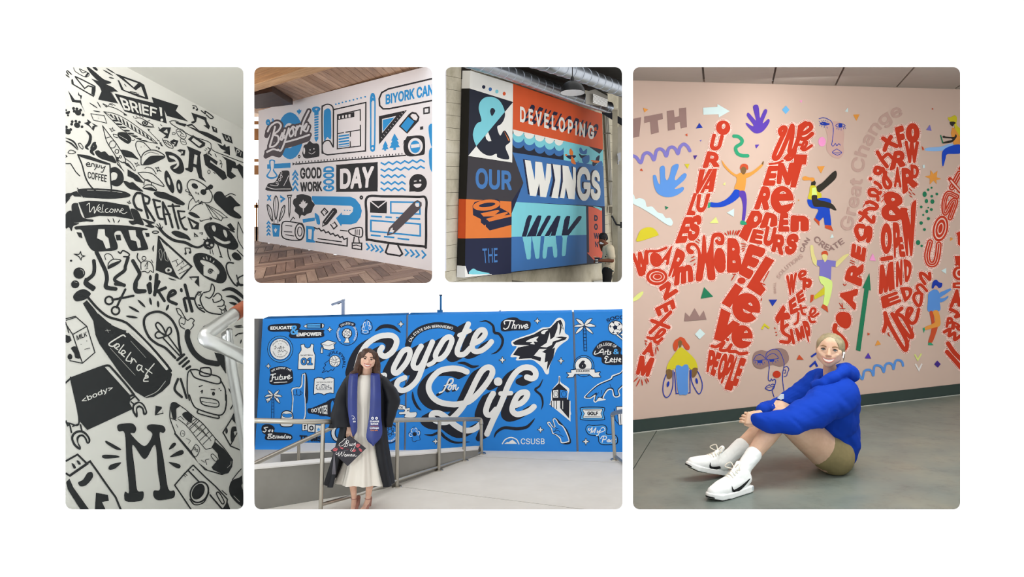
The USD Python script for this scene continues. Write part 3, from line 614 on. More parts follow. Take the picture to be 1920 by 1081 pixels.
def hand(w, f, up, size=.18, curl=35, spread=.9, thumb=1, sgn=1):
    """palm and five bent fingers: w wrist, f pointing direction, up back of the hand"""
    f = np.array(f, float); f /= np.linalg.norm(f); up = np.array(up, float); up -= f*(up @ f); up /= np.linalg.norm(up); s = np.cross(f, up)*sgn; k = size; w = np.array(w, float)
    P = [m3.Manifold.hull_points(np.vstack([ball(w, k*.13)]+[ball(w+f*k*.45+s*k*x, (k*.075)) for x in (-.19, .19)]))]
    for i, (x, l) in enumerate(((-.18, .36), (-.06, .42), (.06, .40), (.18, .31))):
        p = w+f*k*.46+s*k*x; d = f.copy(); c = [(p-f*k*.1, k*.06)]; a = 0
        for j, (t, r) in enumerate(((.42, .055), (.32, .05), (.26, .042))):
            a += math.radians(curl*(1+.15*i)); d = f*math.cos(a)-up*math.sin(a)+s*x*.25*spread; p = p+d*k*l*t*1.1; c.append((p, k*r))
        P.append(chain(c))
    b = w+f*k*.14-s*k*.14; P.append(chain([(b, k*.08), (b+f*k*.14-s*k*.14*thumb-up*k*.06, k*.062), (b+f*k*.3-s*k*.14*thumb-up*k*.12, k*.05)]))
    return P

# ---------- woman in the blue hoodie, sitting on the pink room's floor
S = lambda x, y, d, r: (at(x, y, d), r*d/1920)
w1 = thing('person', 'seated smiling woman in a blue hoodie and khaki shorts hugging her knees', 'person', [at(1560, 888, 6.36)[0], 6.36, 0])
sk1 = skin_mat('fair_skin', '#d2b29a')
HC = at(1555.5, 656.5, 6.38); hd = Head(HC, .212, rot(-20, -5, 4), 1.13)
near_leg = [S(1556, 853, 6.36, 33), S(1515, 816, 6.28, 31), S(1466, 781, 6.18, 20), S(1437, 818, 6.12, 18.5), S(1397, 872, 6.02, 10.5), S(1389, 893, 5.985, 11.5)]
far_leg = [S(1562, 848, 6.6, 31), S(1515, 806, 6.5, 28), S(1461, 769, 6.4, 19), S(1428, 803, 6.36, 17.5), S(1376, 848, 6.3, 10.5), S(1358, 866, 6.29, 11)]
torso = [S(1566, 850, 6.46, 34), S(1572, 805, 6.45, 34), S(1560, 745, 6.42, 34), S(1557, 712, 6.41, 13), S(1556, 690, 6.40, 12.5)]
n_arm = [S(1573, 730, 6.26, 20), S(1490, 788, 6.06, 14), S(1425, 791, 6.1, 9)]
f_arm = [S(1533, 716, 6.58, 20), S(1475, 752, 6.56, 14), S(1430, 770, 6.3, 9)]
body = [chain(near_leg), chain(far_leg), chain(torso), chain(n_arm), chain(f_arm)]+hd.skull()
body += hand(at(1421, 790, 6.1), (-.95, -.12, .35), (-.3, -.8, .35), .15, 38, sgn=1, thumb=.8)+hand(at(1424, 774, 6.24), (-.9, -.35, -.25), (-.3, -.45, .8), .15, 36, sgn=-1)
obj('body', soft(body, .011, 7), sk1, w1, True)
hd.features(w1, '#5b6a6e', '#8a6a48', '#b0766a')
blonde = M('blonde_hair', '#8f866a', .5, var=.3, scale=30)
cut = hd.blob(((-.05, -.60, -.1), (.41, .56, .42)), ((-.03, -.60, .14), (.355, .50, .25)), ((0, -.5, -.6), .3))
hair = hd.blob(((.012, .07, .15), (.365, .42, .368)), ((.03, .16, -.02), (.335, .32, .2)))-cut
hair = hair+hd.blob(((.1, .45, .1), .12), ((.05, .42, .2), .1))
hm = soft(hair, .009, 4); obj('hair', folds(hm, .005, np.eye(3), 45, 3), blonde, w1, True)
for k in range(6):
    a = hd.w([(.30, -.02-.03*k, .3-.04*k), (.37, .05, .1-.03*k), (.36, .12, -.15-.02*k)]); obj('hair_strand', tube(smooth_path(a, 4), .0022, 6), blonde, w1, True)
obj('earbud', join([sphere(hd.w((.352, -.02, -.03))[0], .009, 2), tube(hd.w([(.355, -.04, -.03), (.345, -.09, -.17)]), .0042, 10)]), M('white_plastic', '#f4f4f2', .3), w1, True)
hood_m = usdkit.material(stage, '/World/Looks/blue_fleece', {'g': ('geometry', {}), 'n': ('noise_texture', dict(scale=300., detail=2.)), 'b': ('bump', dict(strength=.12, distance=.002)), 'p': ('principled_bsdf', dict(base_color=tuple(lin('#0c3aa8')), roughness=.85, specular_ior_level=.15))}, [('g.position', 'n.vector'), ('n.fac', 'b.height'), ('b.normal', 'p.normal')], surface='p.BSDF')
H = [m3.Manifold.hull_points(np.vstack([ball(*S(*q)) for q in ((1577, 742, 6.3, 33), (1540, 727, 6.54, 30), (1567, 790, 6.40, 40), (1557, 730, 6.42, 26), (1585, 770, 6.5, 28))])),
     m3.Manifold.hull_points(np.vstack([ball(*S(*q)) for q in ((1566, 790, 6.42, 40), (1576, 830, 6.45, 36), (1586, 858, 6.45, 20), (1570, 840, 6.42, 30), (1580, 800, 6.5, 30))])),
     chain([S(1574, 740, 6.27, 37), S(1530, 768, 6.16, 33), S(1482, 789, 6.07, 26), S(1445, 792, 6.06, 20), S(1424, 788, 6.08, 14.5), S(1414, 785, 6.1, 11)]),
     chain([S(1537, 722, 6.56, 30), S(1500, 742, 6.56, 24), S(1465, 758, 6.52, 18), S(1440, 766, 6.38, 14), S(1429, 769, 6.3, 11)]),
     chain([S(1531, 724, 6.27, 8), S(1546, 717, 6.22, 9.5), S(1566, 704, 6.23, 12.5), S(1584, 694, 6.28, 14.5), S(1596, 701, 6.36, 15), S(1588, 694, 6.5, 15), S(1562, 698, 6.58, 13), S(1536, 708, 6.5, 9), S(1528, 722, 6.3, 8)]),
     bone(S(1583, 692, 6.28, 14), S(1597, 703, 6.42, 13))]
hm = soft(H, .012, 6); hm = folds(hm, .019, [[.6, .2, .75], [.75, 0, -.6], [0, 1, 0]], 15, 2)
fl_ = np.array(hm.vertices); fl_[:, 2] = np.maximum(fl_[:, 2], .012); hm.vertices = fl_
obj('hoodie', hm, hood_m, w1, True)
dk_b = M('navy_print', '#0c1f52', .8)
for y, l in ((766, 9), (786, 7), (810, 7)):
    obj('back_print', tube([at(1606-l, y, 6.39), at(1607, y+1.5, 6.47)], .006, 8), dk_b, w1)
obj('sleeve_print', hull([at(x, y, d) for x, y in ((1457, 746), (1464, 738), (1470, 738), (1470, 747), (1464, 749)) for d in (6.425, 6.45)]), M('pale_blue_print', '#cfe4f2', .7), w1)
obj('sleeve_button', sphere(at(1433, 762.5, 6.28), .009), M('mint_print', '#3fae8c', .6), w1, True)
khaki = M('khaki_twill', '#857a55', .8, var=.06, scale=40)
sh = soft([chain([S(1566, 855, 6.37, 36), S(1551, 846, 6.34, 34.5)]), chain([S(1570, 850, 6.6, 33), S(1552, 836, 6.57, 32)]), bone(S(1566, 854, 6.40, 35), S(1572, 850, 6.56, 33))], .012, 5)
fl_ = np.array(sh.vertices); fl_[:, 2] = np.maximum(fl_[:, 2], .004); sh.vertices = fl_; obj('shorts', sh, khaki, w1, True)
white_c = M('white_sock', '#e9eeec', .85, var=.03, scale=60)
def sock(a, b, c):
    t = soft([chain([a, b, c])], .009, 4); return t
obj('sock', folds(sock(S(1413, 851, 6.055, 15.5), S(1397, 873, 6.02, 14), S(1385, 897, 5.985, 15)), .002, np.eye(3)[[2, 0, 1]], 60), white_c, w1, True)
obj('sock', folds(sock(S(1390, 836, 6.31, 15.5), S(1374, 850, 6.3, 14), S(1354, 868, 6.29, 15)), .002, np.eye(3)[[2, 0, 1]], 60), white_c, w1, True)
shoe_w, shoe_g, shoe_k = M('white_mesh', '#eef2f1', .6, var=.03, scale=50), M('grey_air_sole', '#b4bcc0', .35), M('black_rubber', '#16181a', .5)
def shoe(heel, toe, up, label):
    """trainer from heel to toe (both on the sole), built in its own frame"""
    heel, toe = np.array(heel), np.array(toe); f = toe-heel; L = np.linalg.norm(f); f /= L; up = np.array(up, float); up -= f*(up @ f); up /= np.linalg.norm(up); s = np.cross(f, up)
    W = lambda x, y, z: heel+f*x*L+s*y*L+up*z*L
    b = lambda x, y, z, r: (W(x, y, z), np.array(r)*L if np.ndim(r) == 0 else np.array(r).mean()*L)
    sole = m3.Manifold.hull_points(np.array([W(x, y*k, z) for x, y in ((0, .08), (.02, .12), (.12, .145), (.4, .13), (.65, .165), (.82, .16), (.95, .1), (1.0, .03)) for k in (-1, 1) for z in ((.0, .09) if x < .3 else (.0+max(0, x-.8)*.22, .08+max(0, x-.8)*.2))]))
    obj('sole', soft([sole], .008, 3), shoe_w, w1, True)
    up_ = [m3.Manifold.hull_points(np.vstack([ball(*b(*q)) for q in ((.1, .0, .2, .115), (.12, 0, .32, .09), (.3, 0, .28, .1), (.45, 0, .22, .11), (.3, 0, .15, .13))])),
           m3.Manifold.hull_points(np.vstack([ball(*b(*q)) for q in ((.45, 0, .2, .125), (.68, .03, .13, .125), (.68, -.03, .13, .125), (.88, 0, .12, .095), (.3, 0, .18, .13))]))]
    obj('upper', soft(up_, .008, 5), shoe_w, w1, True)
    obj('tongue', soft([chain([b(.44, 0, .3, .05), b(.3, 0, .42, .05), b(.27, 0, .47, .045)])], .01, 3), shoe_w, w1, True)
    for k in (-1, 1): obj('air_unit', m3.Manifold.hull_points(np.array([W(x, k*y, z) for x, y in ((.03, .132), (.3, .148), (.3, .12), (.03, .1)) for z in (.025, .09)])), shoe_g, w1)
    obj('toe_rubber', soft([m3.Manifold.hull_points(np.array([W(x, y*k, z) for x, y in ((.9, .12), (1.015, .03), (.97, .085)) for k in (-1, 1) for z in (.005+(x-.8)*.22, .03+(x-.8)*.22)]))], .008, 2), shoe_k, w1)
    obj('outsole', m3.Manifold.hull_points(np.array([W(x, y*k, z) for x, y in ((.02, .1), (.4, .12), (.68, .155), (.84, .14)) for k in (-1, 1) for z in (-.006, .012)])), shoe_k, w1)
    pts = [(.56, .115), (.50, .175), (.53, .205), (.50, .15), (.40, .155), (.28, .19), (.14, .245), (.30, .155), (.42, .105), (.5, .095)]
    for k in (-1, 1):
        yo = lambda x: .137+.0*x
        swp = Polygon(smooth_path(np.array([(.60, .20), (.575, .145), (.53, .125), (.44, .135), (.30, .175), (.13, .235), (.30, .135), (.43, .085), (.53, .078), (.60, .12)])[:, ::1], 4, True)).buffer(0)
        v, fc = trimesh.creation.triangulate_polygon(geoms(swp)[0], engine='earcut'); y = k*(.142-.10*np.maximum(v[:, 1]-.15, 0))
        obj('curved_mark', np_shell(np.array([W(a, yy, z) for (a, z), yy in zip(v, y)]), fc, s*k*.004), shoe_k, w1)
    for i in range(6):
        x, z = .66-.055*i, .235+.027*i; obj('lace', tube(smooth_path([W(x, -.085, z-.02), W(x-.01, 0, z+.022), W(x-.02, .085, z-.02)], 4), .0032, 8), M('cream_lace', '#e6e3d4', .7), w1, True)
    o = W(.36, 0, .405)
    for k in (-1, 1): obj('lace_bow', tube(smooth_path([o, o+s*k*.03+up*.03, o+s*k*.055+up*.005+f*.02, o+s*k*.025-up*.004, o], 5), .003, 8), M('cream_lace', '#e6e3d4'), w1, True)
def np_shell(P, F, off):
    n = len(P); return np.vstack([P, P+off]), np.vstack([F[:, ::-1], F+n])
shoe([at(1404, 0, 6.02)[0], 6.02, .004], [at(1328, 0, 5.80)[0], 5.80, .004], (0, 0, 1), '')
shoe([at(1364, 0, 6.34)[0], 6.34, .003], [at(1286, 0, 6.19)[0], 6.19, .085], (.22, .05, 1), '')

# ---------- graduate in the black gown on the plaza
g1 = thing('person', 'standing smiling graduate in a black gown, blue stole and white dress', 'person', [at(680, 0, 11.05)[0], 11.05, G4])
sk2 = skin_mat('warm_skin', '#e6bda8')
D0 = 11.05; px2 = D0/1920
hg = Head(at(690.2, 673.8, D0-.02), .218, rot(8, -6, 9), 1.1)
T = lambda x, y, r, d=0.: (at(x, y, D0+d), r*px2)
body = [chain([T(689, 690, 9.5, .03), T(687, 703, 9.5, .03), T(685, 716, 13, .03), T(684, 760, 14, .03), T(683, 800, 16, .03), T(683, 815, 16, .03)]),
        chain([T(674, 815, 14, .03), T(668, 870, 8.5, .03), T(661.5, 905, 7.5, .05), T(664, 935, 4.6, .06)]), chain([T(692, 815, 14, .03), T(694, 870, 8.5, .03), T(693.5, 905, 7.5, .05), T(690, 935, 4.6, .06)]),
        chain([T(664, 936, 5, .06), T(663, 950, 5, -.02), T(661, 957, 4.5, -.11)]), chain([T(690, 936, 5, .06), T(685, 950, 5.2, -.02), T(679, 957, 5, -.12)]),
        chain([T(655, 716, 9, .03), T(640, 762, 7.5, .0), T(652, 800, 4.6, -.1)]), chain([T(716, 716, 9, .03), T(735, 758, 7.5, .1), T(722, 785, 5, .16)])]+hg.skull()
body += hand(at(653, 799, D0-.1), (.1, -.25, -1), (-.15, -1, .15), .155, 14, .5, sgn=1)
body += hand(at(721, 787, D0+.16), (-.6, .3, -.5), (.3, .8, .3), .15, 20, sgn=-1)
obj('body', soft(body, .012, 6), sk2, g1, True)
hg.features(g1, '#3a281d', '#33241c', '#c06c66')
brown = M('brown_hair', '#4a3429', .45, var=.4, scale=35)
cut = hg.blob(((.0, -.60, -.16), (.345, .54, .46)), ((0.03, -.60, .16), (.25, .47, .27)), ((0, -.5, -.75), .28))
hp = [hg.blob(((0, .06, .16), (.372, .43, .36)), ((0, .1, -.1), (.37, .34, .25)))-cut]
hp += [chain([T(677, 664, 5, .0), T(672, 684, 7, .0), T(670, 697, 7.5, -.02), T(662, 702, 6.5, -.06), T(656, 704, 3, -.08)]),
       chain([T(703.5, 664, 5, .0), T(707, 684, 6.5, 0), T(707, 698, 6.5, -.03), T(711, 704, 5, -.07), T(713, 706, 2.5, -.08)]), bone(T(680, 690, 12, .1), T(700, 690, 12, .1)), bone(T(690, 668, 16, .08), T(690, 700, 14, .1))]
hm = soft(hp, .011, 4); obj('hair', folds(hm, .009, [[1, 0, 0], [0, 0, 1], [0, 1, 0]], 50, 5), brown, g1, True)
def shell(rings, close=True, n=48, fold=0., k=9, ph=0., pw_=2.4):
    """cloth through horizontal rings of photograph-space control points, given thickness"""
    R = []
    for P in rings:
        Q = smooth_path(P, 8, close); L = np.r_[0, np.cumsum(np.linalg.norm(np.diff(Q, axis=0), axis=1))]; t = np.linspace(0, L[-1], n, endpoint=not close)
        R.append(np.stack([np.interp(t, L, Q[:, j]) for j in range(3)], 1))
    R = np.array(R); m = len(R)
    R = np.stack([smooth_path(R[:, j], 6) for j in range(n)], 1); m = len(R)
    c = R.mean(1, keepdims=True); d = R-c; d[..., 2] = 0; d /= np.maximum(np.linalg.norm(d, axis=2, keepdims=True), 1e-6)
    a = np.arange(n)/n*2*np.pi; h = np.linspace(0, 1, m)[:, None]
    R = R+d*(fold*h**pw_*(np.sin(k*a+ph)+.4*np.sin(2.3*k*a+1.1)))[..., None]
    I = R-d*.008; V = np.vstack([R.reshape(-1, 3), I.reshape(-1, 3)]); F = []; N = m*n
    for i in range(m-1):
        for j in range(n if close else n-1):
            q = (j+1) % n; A, B, C, Dd = i*n+j, i*n+q, (i+1)*n+q, (i+1)*n+j; F += [[A, B, C], [A, C, Dd], [A+N, C+N, B+N], [A+N, Dd+N, C+N]]
    for i in (0, m-1):
        for j in range(n if close else n-1): q = (j+1) % n; F += [[i*n+j, i*n+q, i*n+q+N], [i*n+j, i*n+q+N, i*n+j+N]]
    if not close:
        for j in (0, n-1):
            for i in range(m-1): F += [[i*n+j, (i+1)*n+j, (i+1)*n+j+N], [i*n+j, (i+1)*n+j+N, i*n+j+N]]
    return V, np.array(F)
def ring(y, xl, xr, ry, dc=.03):
    cx, rx = (xl+xr)/2, (xr-xl)/2; return [at(cx+rx*math.cos(a), y, D0+dc)+[0, ry*math.sin(a), 0] for a in np.linspace(0, 2*np.pi, 12, endpoint=False)]
dress_m = M('ivory_crepe', '#ece6dc', .6, var=.015, scale=4)
obj('dress', shell([ring(700.5, 674, 697, .085), ring(712, 664, 705, .12), ring(735, 663, 704, .135), ring(762, 665, 702, .12), ring(790, 661, 706, .135), ring(830, 655, 712, .145), ring(870, 643, 724, .15), ring(904, 630, 735, .165)], True, 96, .021, 8, .6), dress_m, g1, 60)
gown_m = M('black_gown', '#17191f', .55, var=.15, scale=3)
def robe(y, xl, il, ir, xr, ry, dc=.04): 
    f = lambda x, o: at(x, y, D0+dc)+[0, o, 0]; m_ = (xl+xr)/2
    return [f(il, -ry*.95), f((il+xl)/2-1, -ry*.85), f(xl, -ry*.1), f(xl+(m_-xl)*.35, ry*.8), f(m_, ry), f(xr-(xr-m_)*.35, ry*.8), f(xr, -ry*.1), f((ir+xr)/2+1, -ry*.85), f(ir, -ry*.95)]
obj('gown', shell([robe(699, 664, 672, 699, 708, .1), robe(704, 650, 666, 702, 719, .125), robe(720, 645, 662, 703, 724, .15), robe(760, 645, 658, 704, 724, .165), robe(810, 637, 652, 706, 727, .185), robe(860, 624, 640, 714, 733, .215), robe(902, 611, 631, 724.5, 738.5, .24)], False, 90, .012, 11, .2), gown_m, g1, 60)
def sleeve(C, R):
    V = []
    P = smooth_path(np.array([at(x, y, D0+d) for x, y, d in C]), 6); L = np.linspace(0, 1, len(P)); rx = np.interp(L, np.linspace(0, 1, len(R)), [r[0]*px2 for r in R]); ry = np.interp(L, np.linspace(0, 1, len(R)), [r[1] for r in R])
    return P, rx, ry
def sleeve_mesh(C, R, seed, n=28):
    P, rx, ry = sleeve(C, R); T_ = np.gradient(P, axis=0); T_ /= np.linalg.norm(T_, axis=1, keepdims=True); V = []
    for i in range(len(P)):
        s = np.cross([0, 1, 0], T_[i]); s /= np.linalg.norm(s); b = np.cross(T_[i], s)
        for j in range(n):
            a = 2*np.pi*j/n; k = 1+.07*i/len(P)*math.sin(5*a+seed)+.04*math.sin(i*1.1+2*a); V.append(P[i]+s*rx[i]*k*math.cos(a)+b*ry[i]*k*math.sin(a))
    V = np.array(V); m = len(P); I = V-(V-np.repeat(P, n, 0))*.06; F = []; N = m*n
    for i in range(m-1):
        for j in range(n): q = (j+1) % n; A, B, C_, D_ = i*n+j, i*n+q, (i+1)*n+q, (i+1)*n+j; F += [[A, B, C_], [A, C_, D_], [A+N, C_+N, B+N], [A+N, D_+N, C_+N]]
    for i in (0, m-1):
        for j in range(n): q = (j+1) % n; F += [[i*n+j, i*n+q, i*n+q+N], [i*n+j, i*n+q+N, i*n+j+N]]
    return np.vstack([V, I]), np.array(F)
obj('gown_sleeve', sleeve_mesh([(656, 709, .03), (645, 735, .0), (639, 770, -.05), (639, 801, -.09)], [(8, .08), (12, .10), (16, .11), (21.5, .12)], 1), gown_m, g1, 60)
obj('gown_sleeve', sleeve_mesh([(714, 709, .03), (728, 730, .03), (735, 750, .04), (730, 778, .03), (728, 798, .03)], [(8, .08), (13, .10), (16, .11), (12, .10), (8, .08)], 2), gown_m, g1, 60)
stole_m = M('blue_satin', '#24357f', .38, var=.12, scale=6, spec=.5)
def band(L, R, dd):
    """a stole band between two edge lines given from the neck down, bowed forward over the body"""
    L, R = smooth_path(L, 5), smooth_path(R, 5); n = len(L); V = []
    for i in range(n):
        for j in range(7):
            t = j/6; x, y = L[i]*(1-t)+R[i]*t; d = np.interp(i/(n-1), np.linspace(0, 1, len(dd)), dd); V.append(at(x, y, D0+d)+[0, -.015*math.sin(math.pi*t), 0])
    V = np.array(V); F = []; N = n*7
    for i in range(n-1):
        for j in range(6): A = i*7+j; F += [[A, A+1, A+8], [A, A+8, A+7], [A+N, A+8+N, A+1+N], [A+N, A+7+N, A+8+N]]
    rim = [j for j in range(7)]+[i*7+6 for i in range(1, n)]+[N-1-j for j in range(1, 7)]+[i*7 for i in range(n-2, 0, -1)]
    for a, b in zip(rim, rim[1:]+rim[:1]): F += [[a, b, b+N], [a, b+N, a+N]]
    return np.vstack([V, V+[0, .008, 0]]), np.array(F)
obj('stole', band([(665, 699.5), (655, 703), (652, 740), (653, 775), (657, 800), (661, 817)], [(672.5, 699), (671, 703), (669.5, 740), (669.5, 775), (669.5, 805), (664, 817)], [.03, -.13, -.16, -.17, -.18, -.19]), stole_m, g1, 50)
obj('stole', band([(699, 699), (695, 703), (694.5, 740), (692, 780), (687, 820), (699.5, 835.5)], [(706, 699.5), (712, 703), (714, 740), (714.5, 780), (716, 815), (700, 836)], [.03, -.13, -.16, -.17, -.19, -.2]), stole_m, g1, 50)
class StoleFace:                                # printing lies on the stole's front
    p = Plane(at(705, 770, D0-.20), at(712, 770, D0-.20), at(705, 820, D0-.218)); 
C6 = {'w': M('white_print', '#eeeef2', .6), 'o': M('orange_print', '#d98648', .6), 'r': M('red_print', '#c46a52', .6)}
mst = Mural(Plane(at(690, 770, D0-.192), at(714, 770, D0-.192), at(705, 830, D0-.214)), g1, C6, .002); s6 = (600, 740, 9.006)
mst.paint(s6, '''
stole_print:w:E 888 392 22 25;E 955 392 22 25;-E 888 392 8 8;-E 955 392 8 8
stole_print:w:T4 845 430 998 430 998 462 845 462|CHANGE
stole_print:w:T4 855 472 985 472 985 502 855 502|MAKER
stole_print:r:L7 850 525 985 525
stole_print:w:T4 838 540 995 540 995 578 838 578|College
stole_print:o:T4 852 582 975 582 975 612 852 612|Corps
''')
ms2 = Mural(Plane(at(655, 770, D0-.188), at(669, 770, D0-.188), at(662, 815, D0-.2)), g1, C6, .002)
ms2.paint(s6, 'stole_print:w:S6 530 355 565 355 598 410;P 545 410 560 385 572 400 580 412\nstole_print:w:T3 558 432 602 432 602 462 558 462|SB')
heel_m = M('rose_leather', '#b07f72', .5)
for x, y, d, tx, ty in ((672.5, 941, .16, 662, 958), (694, 944, .14, 680, 958)):
    hb_ = at(x, y, D0+d); gz = np.array([hb_[0], hb_[1], G4])
    obj('shoe_heel', hull(np.vstack([ball(gz+[0, 0, .012], .012), ball(gz+[0, -.01, .095], .024)])), heel_m, g1)
    tz = np.array([at(tx, 0, D0-.14)[0], D0-.14, G4]); obj('shoe_sole', hull([tz+o for o in ((-.04, 0, 0), (.04, 0, 0), (0, -.05, 0), (-.04, 0, .014), (.04, 0, .014), (0, -.05, .014))]+[gz+[a, -.03, .085+b] for a in (-.025, .025) for b in (0, .014)]), heel_m, g1)
    ak = at(664 if tx < 670 else 690, 934, D0+.06); obj('ankle_strap', tube([ak+[.033*math.cos(a), .033*math.sin(a), 0] for a in np.linspace(0, 2*np.pi, 17)], .004, 6), heel_m, g1, True)

# ---------- the decorated mortarboard in her hand
cap = thing('mortarboard', 'dark graduation cap with white script and red lips, held by the graduate', 'cap', at(652, 873, D0-.27))
cc = [at(655.5, 816.6, D0-.2), at(620, 844.4, D0-.25), at(652, 873.3, D0-.3), at(686, 840.5, D0-.26)]
CAP = Plane(cc[1], cc[3], (cc[0]+cc[2])/2); cc = [CAP.hit(x, y) for x, y in ((655.5, 816.6), (620, 844.4), (652, 873.3), (686, 840.5))]
obj('board', slab(cc, -CAP.n*.008), M('charcoal_glitter', '#3a3941', .5, var=.2, scale=200), cap)
ctr = sum(cc)/4; obj('skull_cap', lathe([(.085, 0), (.09, .05), (.085, .06)], ctr-CAP.n*.008, -CAP.n, 24), M('black_gown', '#17191f'), cap, True)
C7 = {'w': M('white_script', '#f2f0f0', .5), 'p': M('lip_pink', '#c85f68', .5), 'k': M('lip_gap', '#7a2f3c', .5)}
mc = Mural(CAP, cap, C7, .001)
mc.paint(s6, '''
lips:p:C 605 850 625 825 645 820 660 828 680 835 670 865 640 888 612 875;-S5 610 855 645 845 672 842
lips:p:C 215 925 240 900 265 892 295 900 298 920 275 945 235 945;-S5 225 925 260 912 290 905
lips:p:C 540 935 570 915 600 920 605 940 580 962 550 955;-S4 548 942 575 932 600 930
lips:p:C 652 905 675 900 705 920 712 945 690 960 665 935;-S4 660 910 685 928 708 945
lips:p:C 330 875 360 885 395 890 385 912 355 905
cap_button:k:B10 430 905 470 915 500 925
script:w:S8 420 740 380 780 330 820 325 855 360 860 410 830 450 770 430 850 405 875;S8 440 775 480 770 480 805 445 815 470 830 455 865 410 865;S8 500 820 495 850 510 855 525 820 522 855 535 845;S7 565 820 545 825 560 845 545 860 535 850;S7 580 815 575 845 600 805 590 870 545 945 515 935 540 900;S6 400 745 440 735 460 760
script:w:S8 280 960 265 985 280 1005 310 985 325 955 315 1030 345 1000 370 960 365 1030 385 1020 415 960;S8 430 1000 415 1010 418 1035 438 1035 442 1010 430 1000;S7 455 1000 450 1035 475 1000 472 1035 495 1000 492 1035;S7 535 1000 515 1010 515 1035 540 1005 540 1038;S7 565 1000 560 1038 590 1000 588 1035 625 1025
''')
tas = M('grey_tassel', '#6e6c74', .6); k0 = CAP.hit(626.5, 850, .004)
obj('tassel', join([tube(smooth_path([k0, k0+[.002*j-.006, -.01, -.09], k0+[.0045*j-.02, -.012+.003*(j % 3), -.215]], 5), .0028, 6) for j in range(9)]), tas, cap, True)
obj('tassel_cord', tube(smooth_path([CAP.hit(653, 843, .003), CAP.hit(640, 846, .006), k0], 5), .003, 6), tas, cap, True)

# ---------- man with the paint cup in the concrete hall
mD = 21.8; pm = mD/1920
mn = thing('person', 'man in a paint-spattered cream t-shirt and black trousers beside the mural board', 'person', at(1139, 545, mD))
sk3 = skin_mat('brown_skin', '#7c4c34')
U_ = lambda x, y, r, d=0.: (at(x, y, mD+d), r*pm)
hm_ = Head(at(1130.5, 448.5, mD), .235, rot(-62, 22, 0))
body = [chain([U_(1133, 455, 4.6), U_(1138, 462, 6.5), U_(1141, 480, 8), U_(1139, 505, 7.5)]), chain([U_(1139, 508, 6, -.06), U_(1136, 541, 3.5, -.08), U_(1152, 543, 3, -.08)]), chain([U_(1139, 508, 6, .06), U_(1137.5, 541, 3.5, .08), U_(1153, 543, 3, .08)]),
        chain([U_(1143, 466, 4.5, -.18), U_(1147.5, 488, 4.0, -.24), U_(1124, 488, 2.7, -.3)]), chain([U_(1137, 464, 4.2, .2), U_(1130, 468, 3.6, .2), U_(1124.5, 454, 2.8, .0)])]+hm_.skull()
body += hand(at(1124, 488, mD-.3), (-1, 0, .05), (0, -.5, .85), .17, 30, sgn=1)+hand(at(1124.5, 454, mD), (-.1, -.2, 1), (-1, 0, 0), .15, 30, sgn=-1)
obj('body', soft(body, .02, 5), sk3, mn, True)
blk = M('black_hair', '#141212', .5, var=.3, scale=30)
obj('hair', rough(soft([hm_.blob(((0, .08, .2), (.38, .44, .40)), ((0, .2, -.05), (.34, .3, .2)))-hm_.blob(((0, -.6, -.2), (.4, .38, .4)))], .02, 3), .012, 14), blk, mn, True)
obj('face_mask', soft([hm_.blob(((0, -.33, -.2), (.17, .13, .14)), ((0, -.2, -.28), (.24, .14, .12)))], .015, 3), M('white_mask', '#e4e6ea', .7), mn, True)
obj('mask_strap', tube(hm_.w(smooth_path([(-.2, -.25, -.15), (-.36, -.02, .0), (-.35, .06, .06)], 4)), .004, 6), M('white_mask', '#e4e6ea'), mn)
tee = M('cream_cotton', '#dccdb0', .85, var=.05, scale=8)
ts = soft([chain([U_(1139, 465, 9.5), U_(1141, 482, 12), U_(1140.5, 500, 12.3), U_(1140, 507, 12)]), chain([U_(1143.5, 466, 8.5, -.17), U_(1147, 481, 7, -.23)]), chain([U_(1137, 465, 7, .18), U_(1132, 468, 5.6, .2)])], .02, 4)
obj('t_shirt', folds(ts, .014, [[.4, 0, .9], [.9, 0, -.4], [0, 1, 0]], 9, 4), tee, mn, True)
obj('trousers', soft([chain([U_(1139, 507, 10, -.06), U_(1136.5, 541, 6, -.08), U_(1150, 543, 3.8, -.08)]), chain([U_(1139.5, 507, 10, .06), U_(1138, 541, 6, .08), U_(1151, 543, 3.8, .08)])], .02, 3), M('black_denim', '#22211f', .8, var=.2, scale=12), mn, True)
rg = random.Random(11)
for k in range(16):
    x, y = rg.uniform(1133, 1149), rg.uniform(466, 508); obj('paint_spot', sphere(at(x, y, mD-.02)+[0, -math.sqrt(max(.001, (.13**2-((x-1140.5)*pm)**2)))-.0, 0], (rg.uniform(.006, .014), .008, rg.uniform(.006, .016)), 1), M('spatter_'+'abc'[k % 3], ['#2a2e38', '#1f7a74', '#3a3f4c'][k % 3], .6), mn, True)
cup = thing('paint_cup', 'small white paint cup held by the man at the mural board', 'cup', at(1118.5, 492, mD-.34))
obj('cup', lathe([(0, 0), (.028, 0), (.034, .07), (.031, .07), (.026, .006), (0, .006)], at(1118.5, 492, mD-.34), (0, 0, 1), 20), M('white_cup', '#e9e4d8', .4), cup)
obj('label', lathe([(.0315, .02), (.0345, .05), (.033, .05)], at(1118.5, 492, mD-.34), (0, 0, 1), 20), M('spatter_a', '#2a2e38'), cup)
tr_ = thing('paint_tray', 'dark paint tray with a brush lying in it held above the white cup', 'tray', at(1119.5, 485, mD-.3))
obj('tray', hull([at(x, y, d) for x, y in ((1114, 482.5), (1125, 482.5), (1124, 486), (1115.5, 486)) for d in (mD-.36, mD-.2)]), M('tray_navy', '#20283a', .5), tr_)
obj('brush', tube([at(1113, 481, mD-.36), at(1123, 481.8, mD-.3)], .006, 8), M('brush_wood', '#c8b48c', .5), tr_)
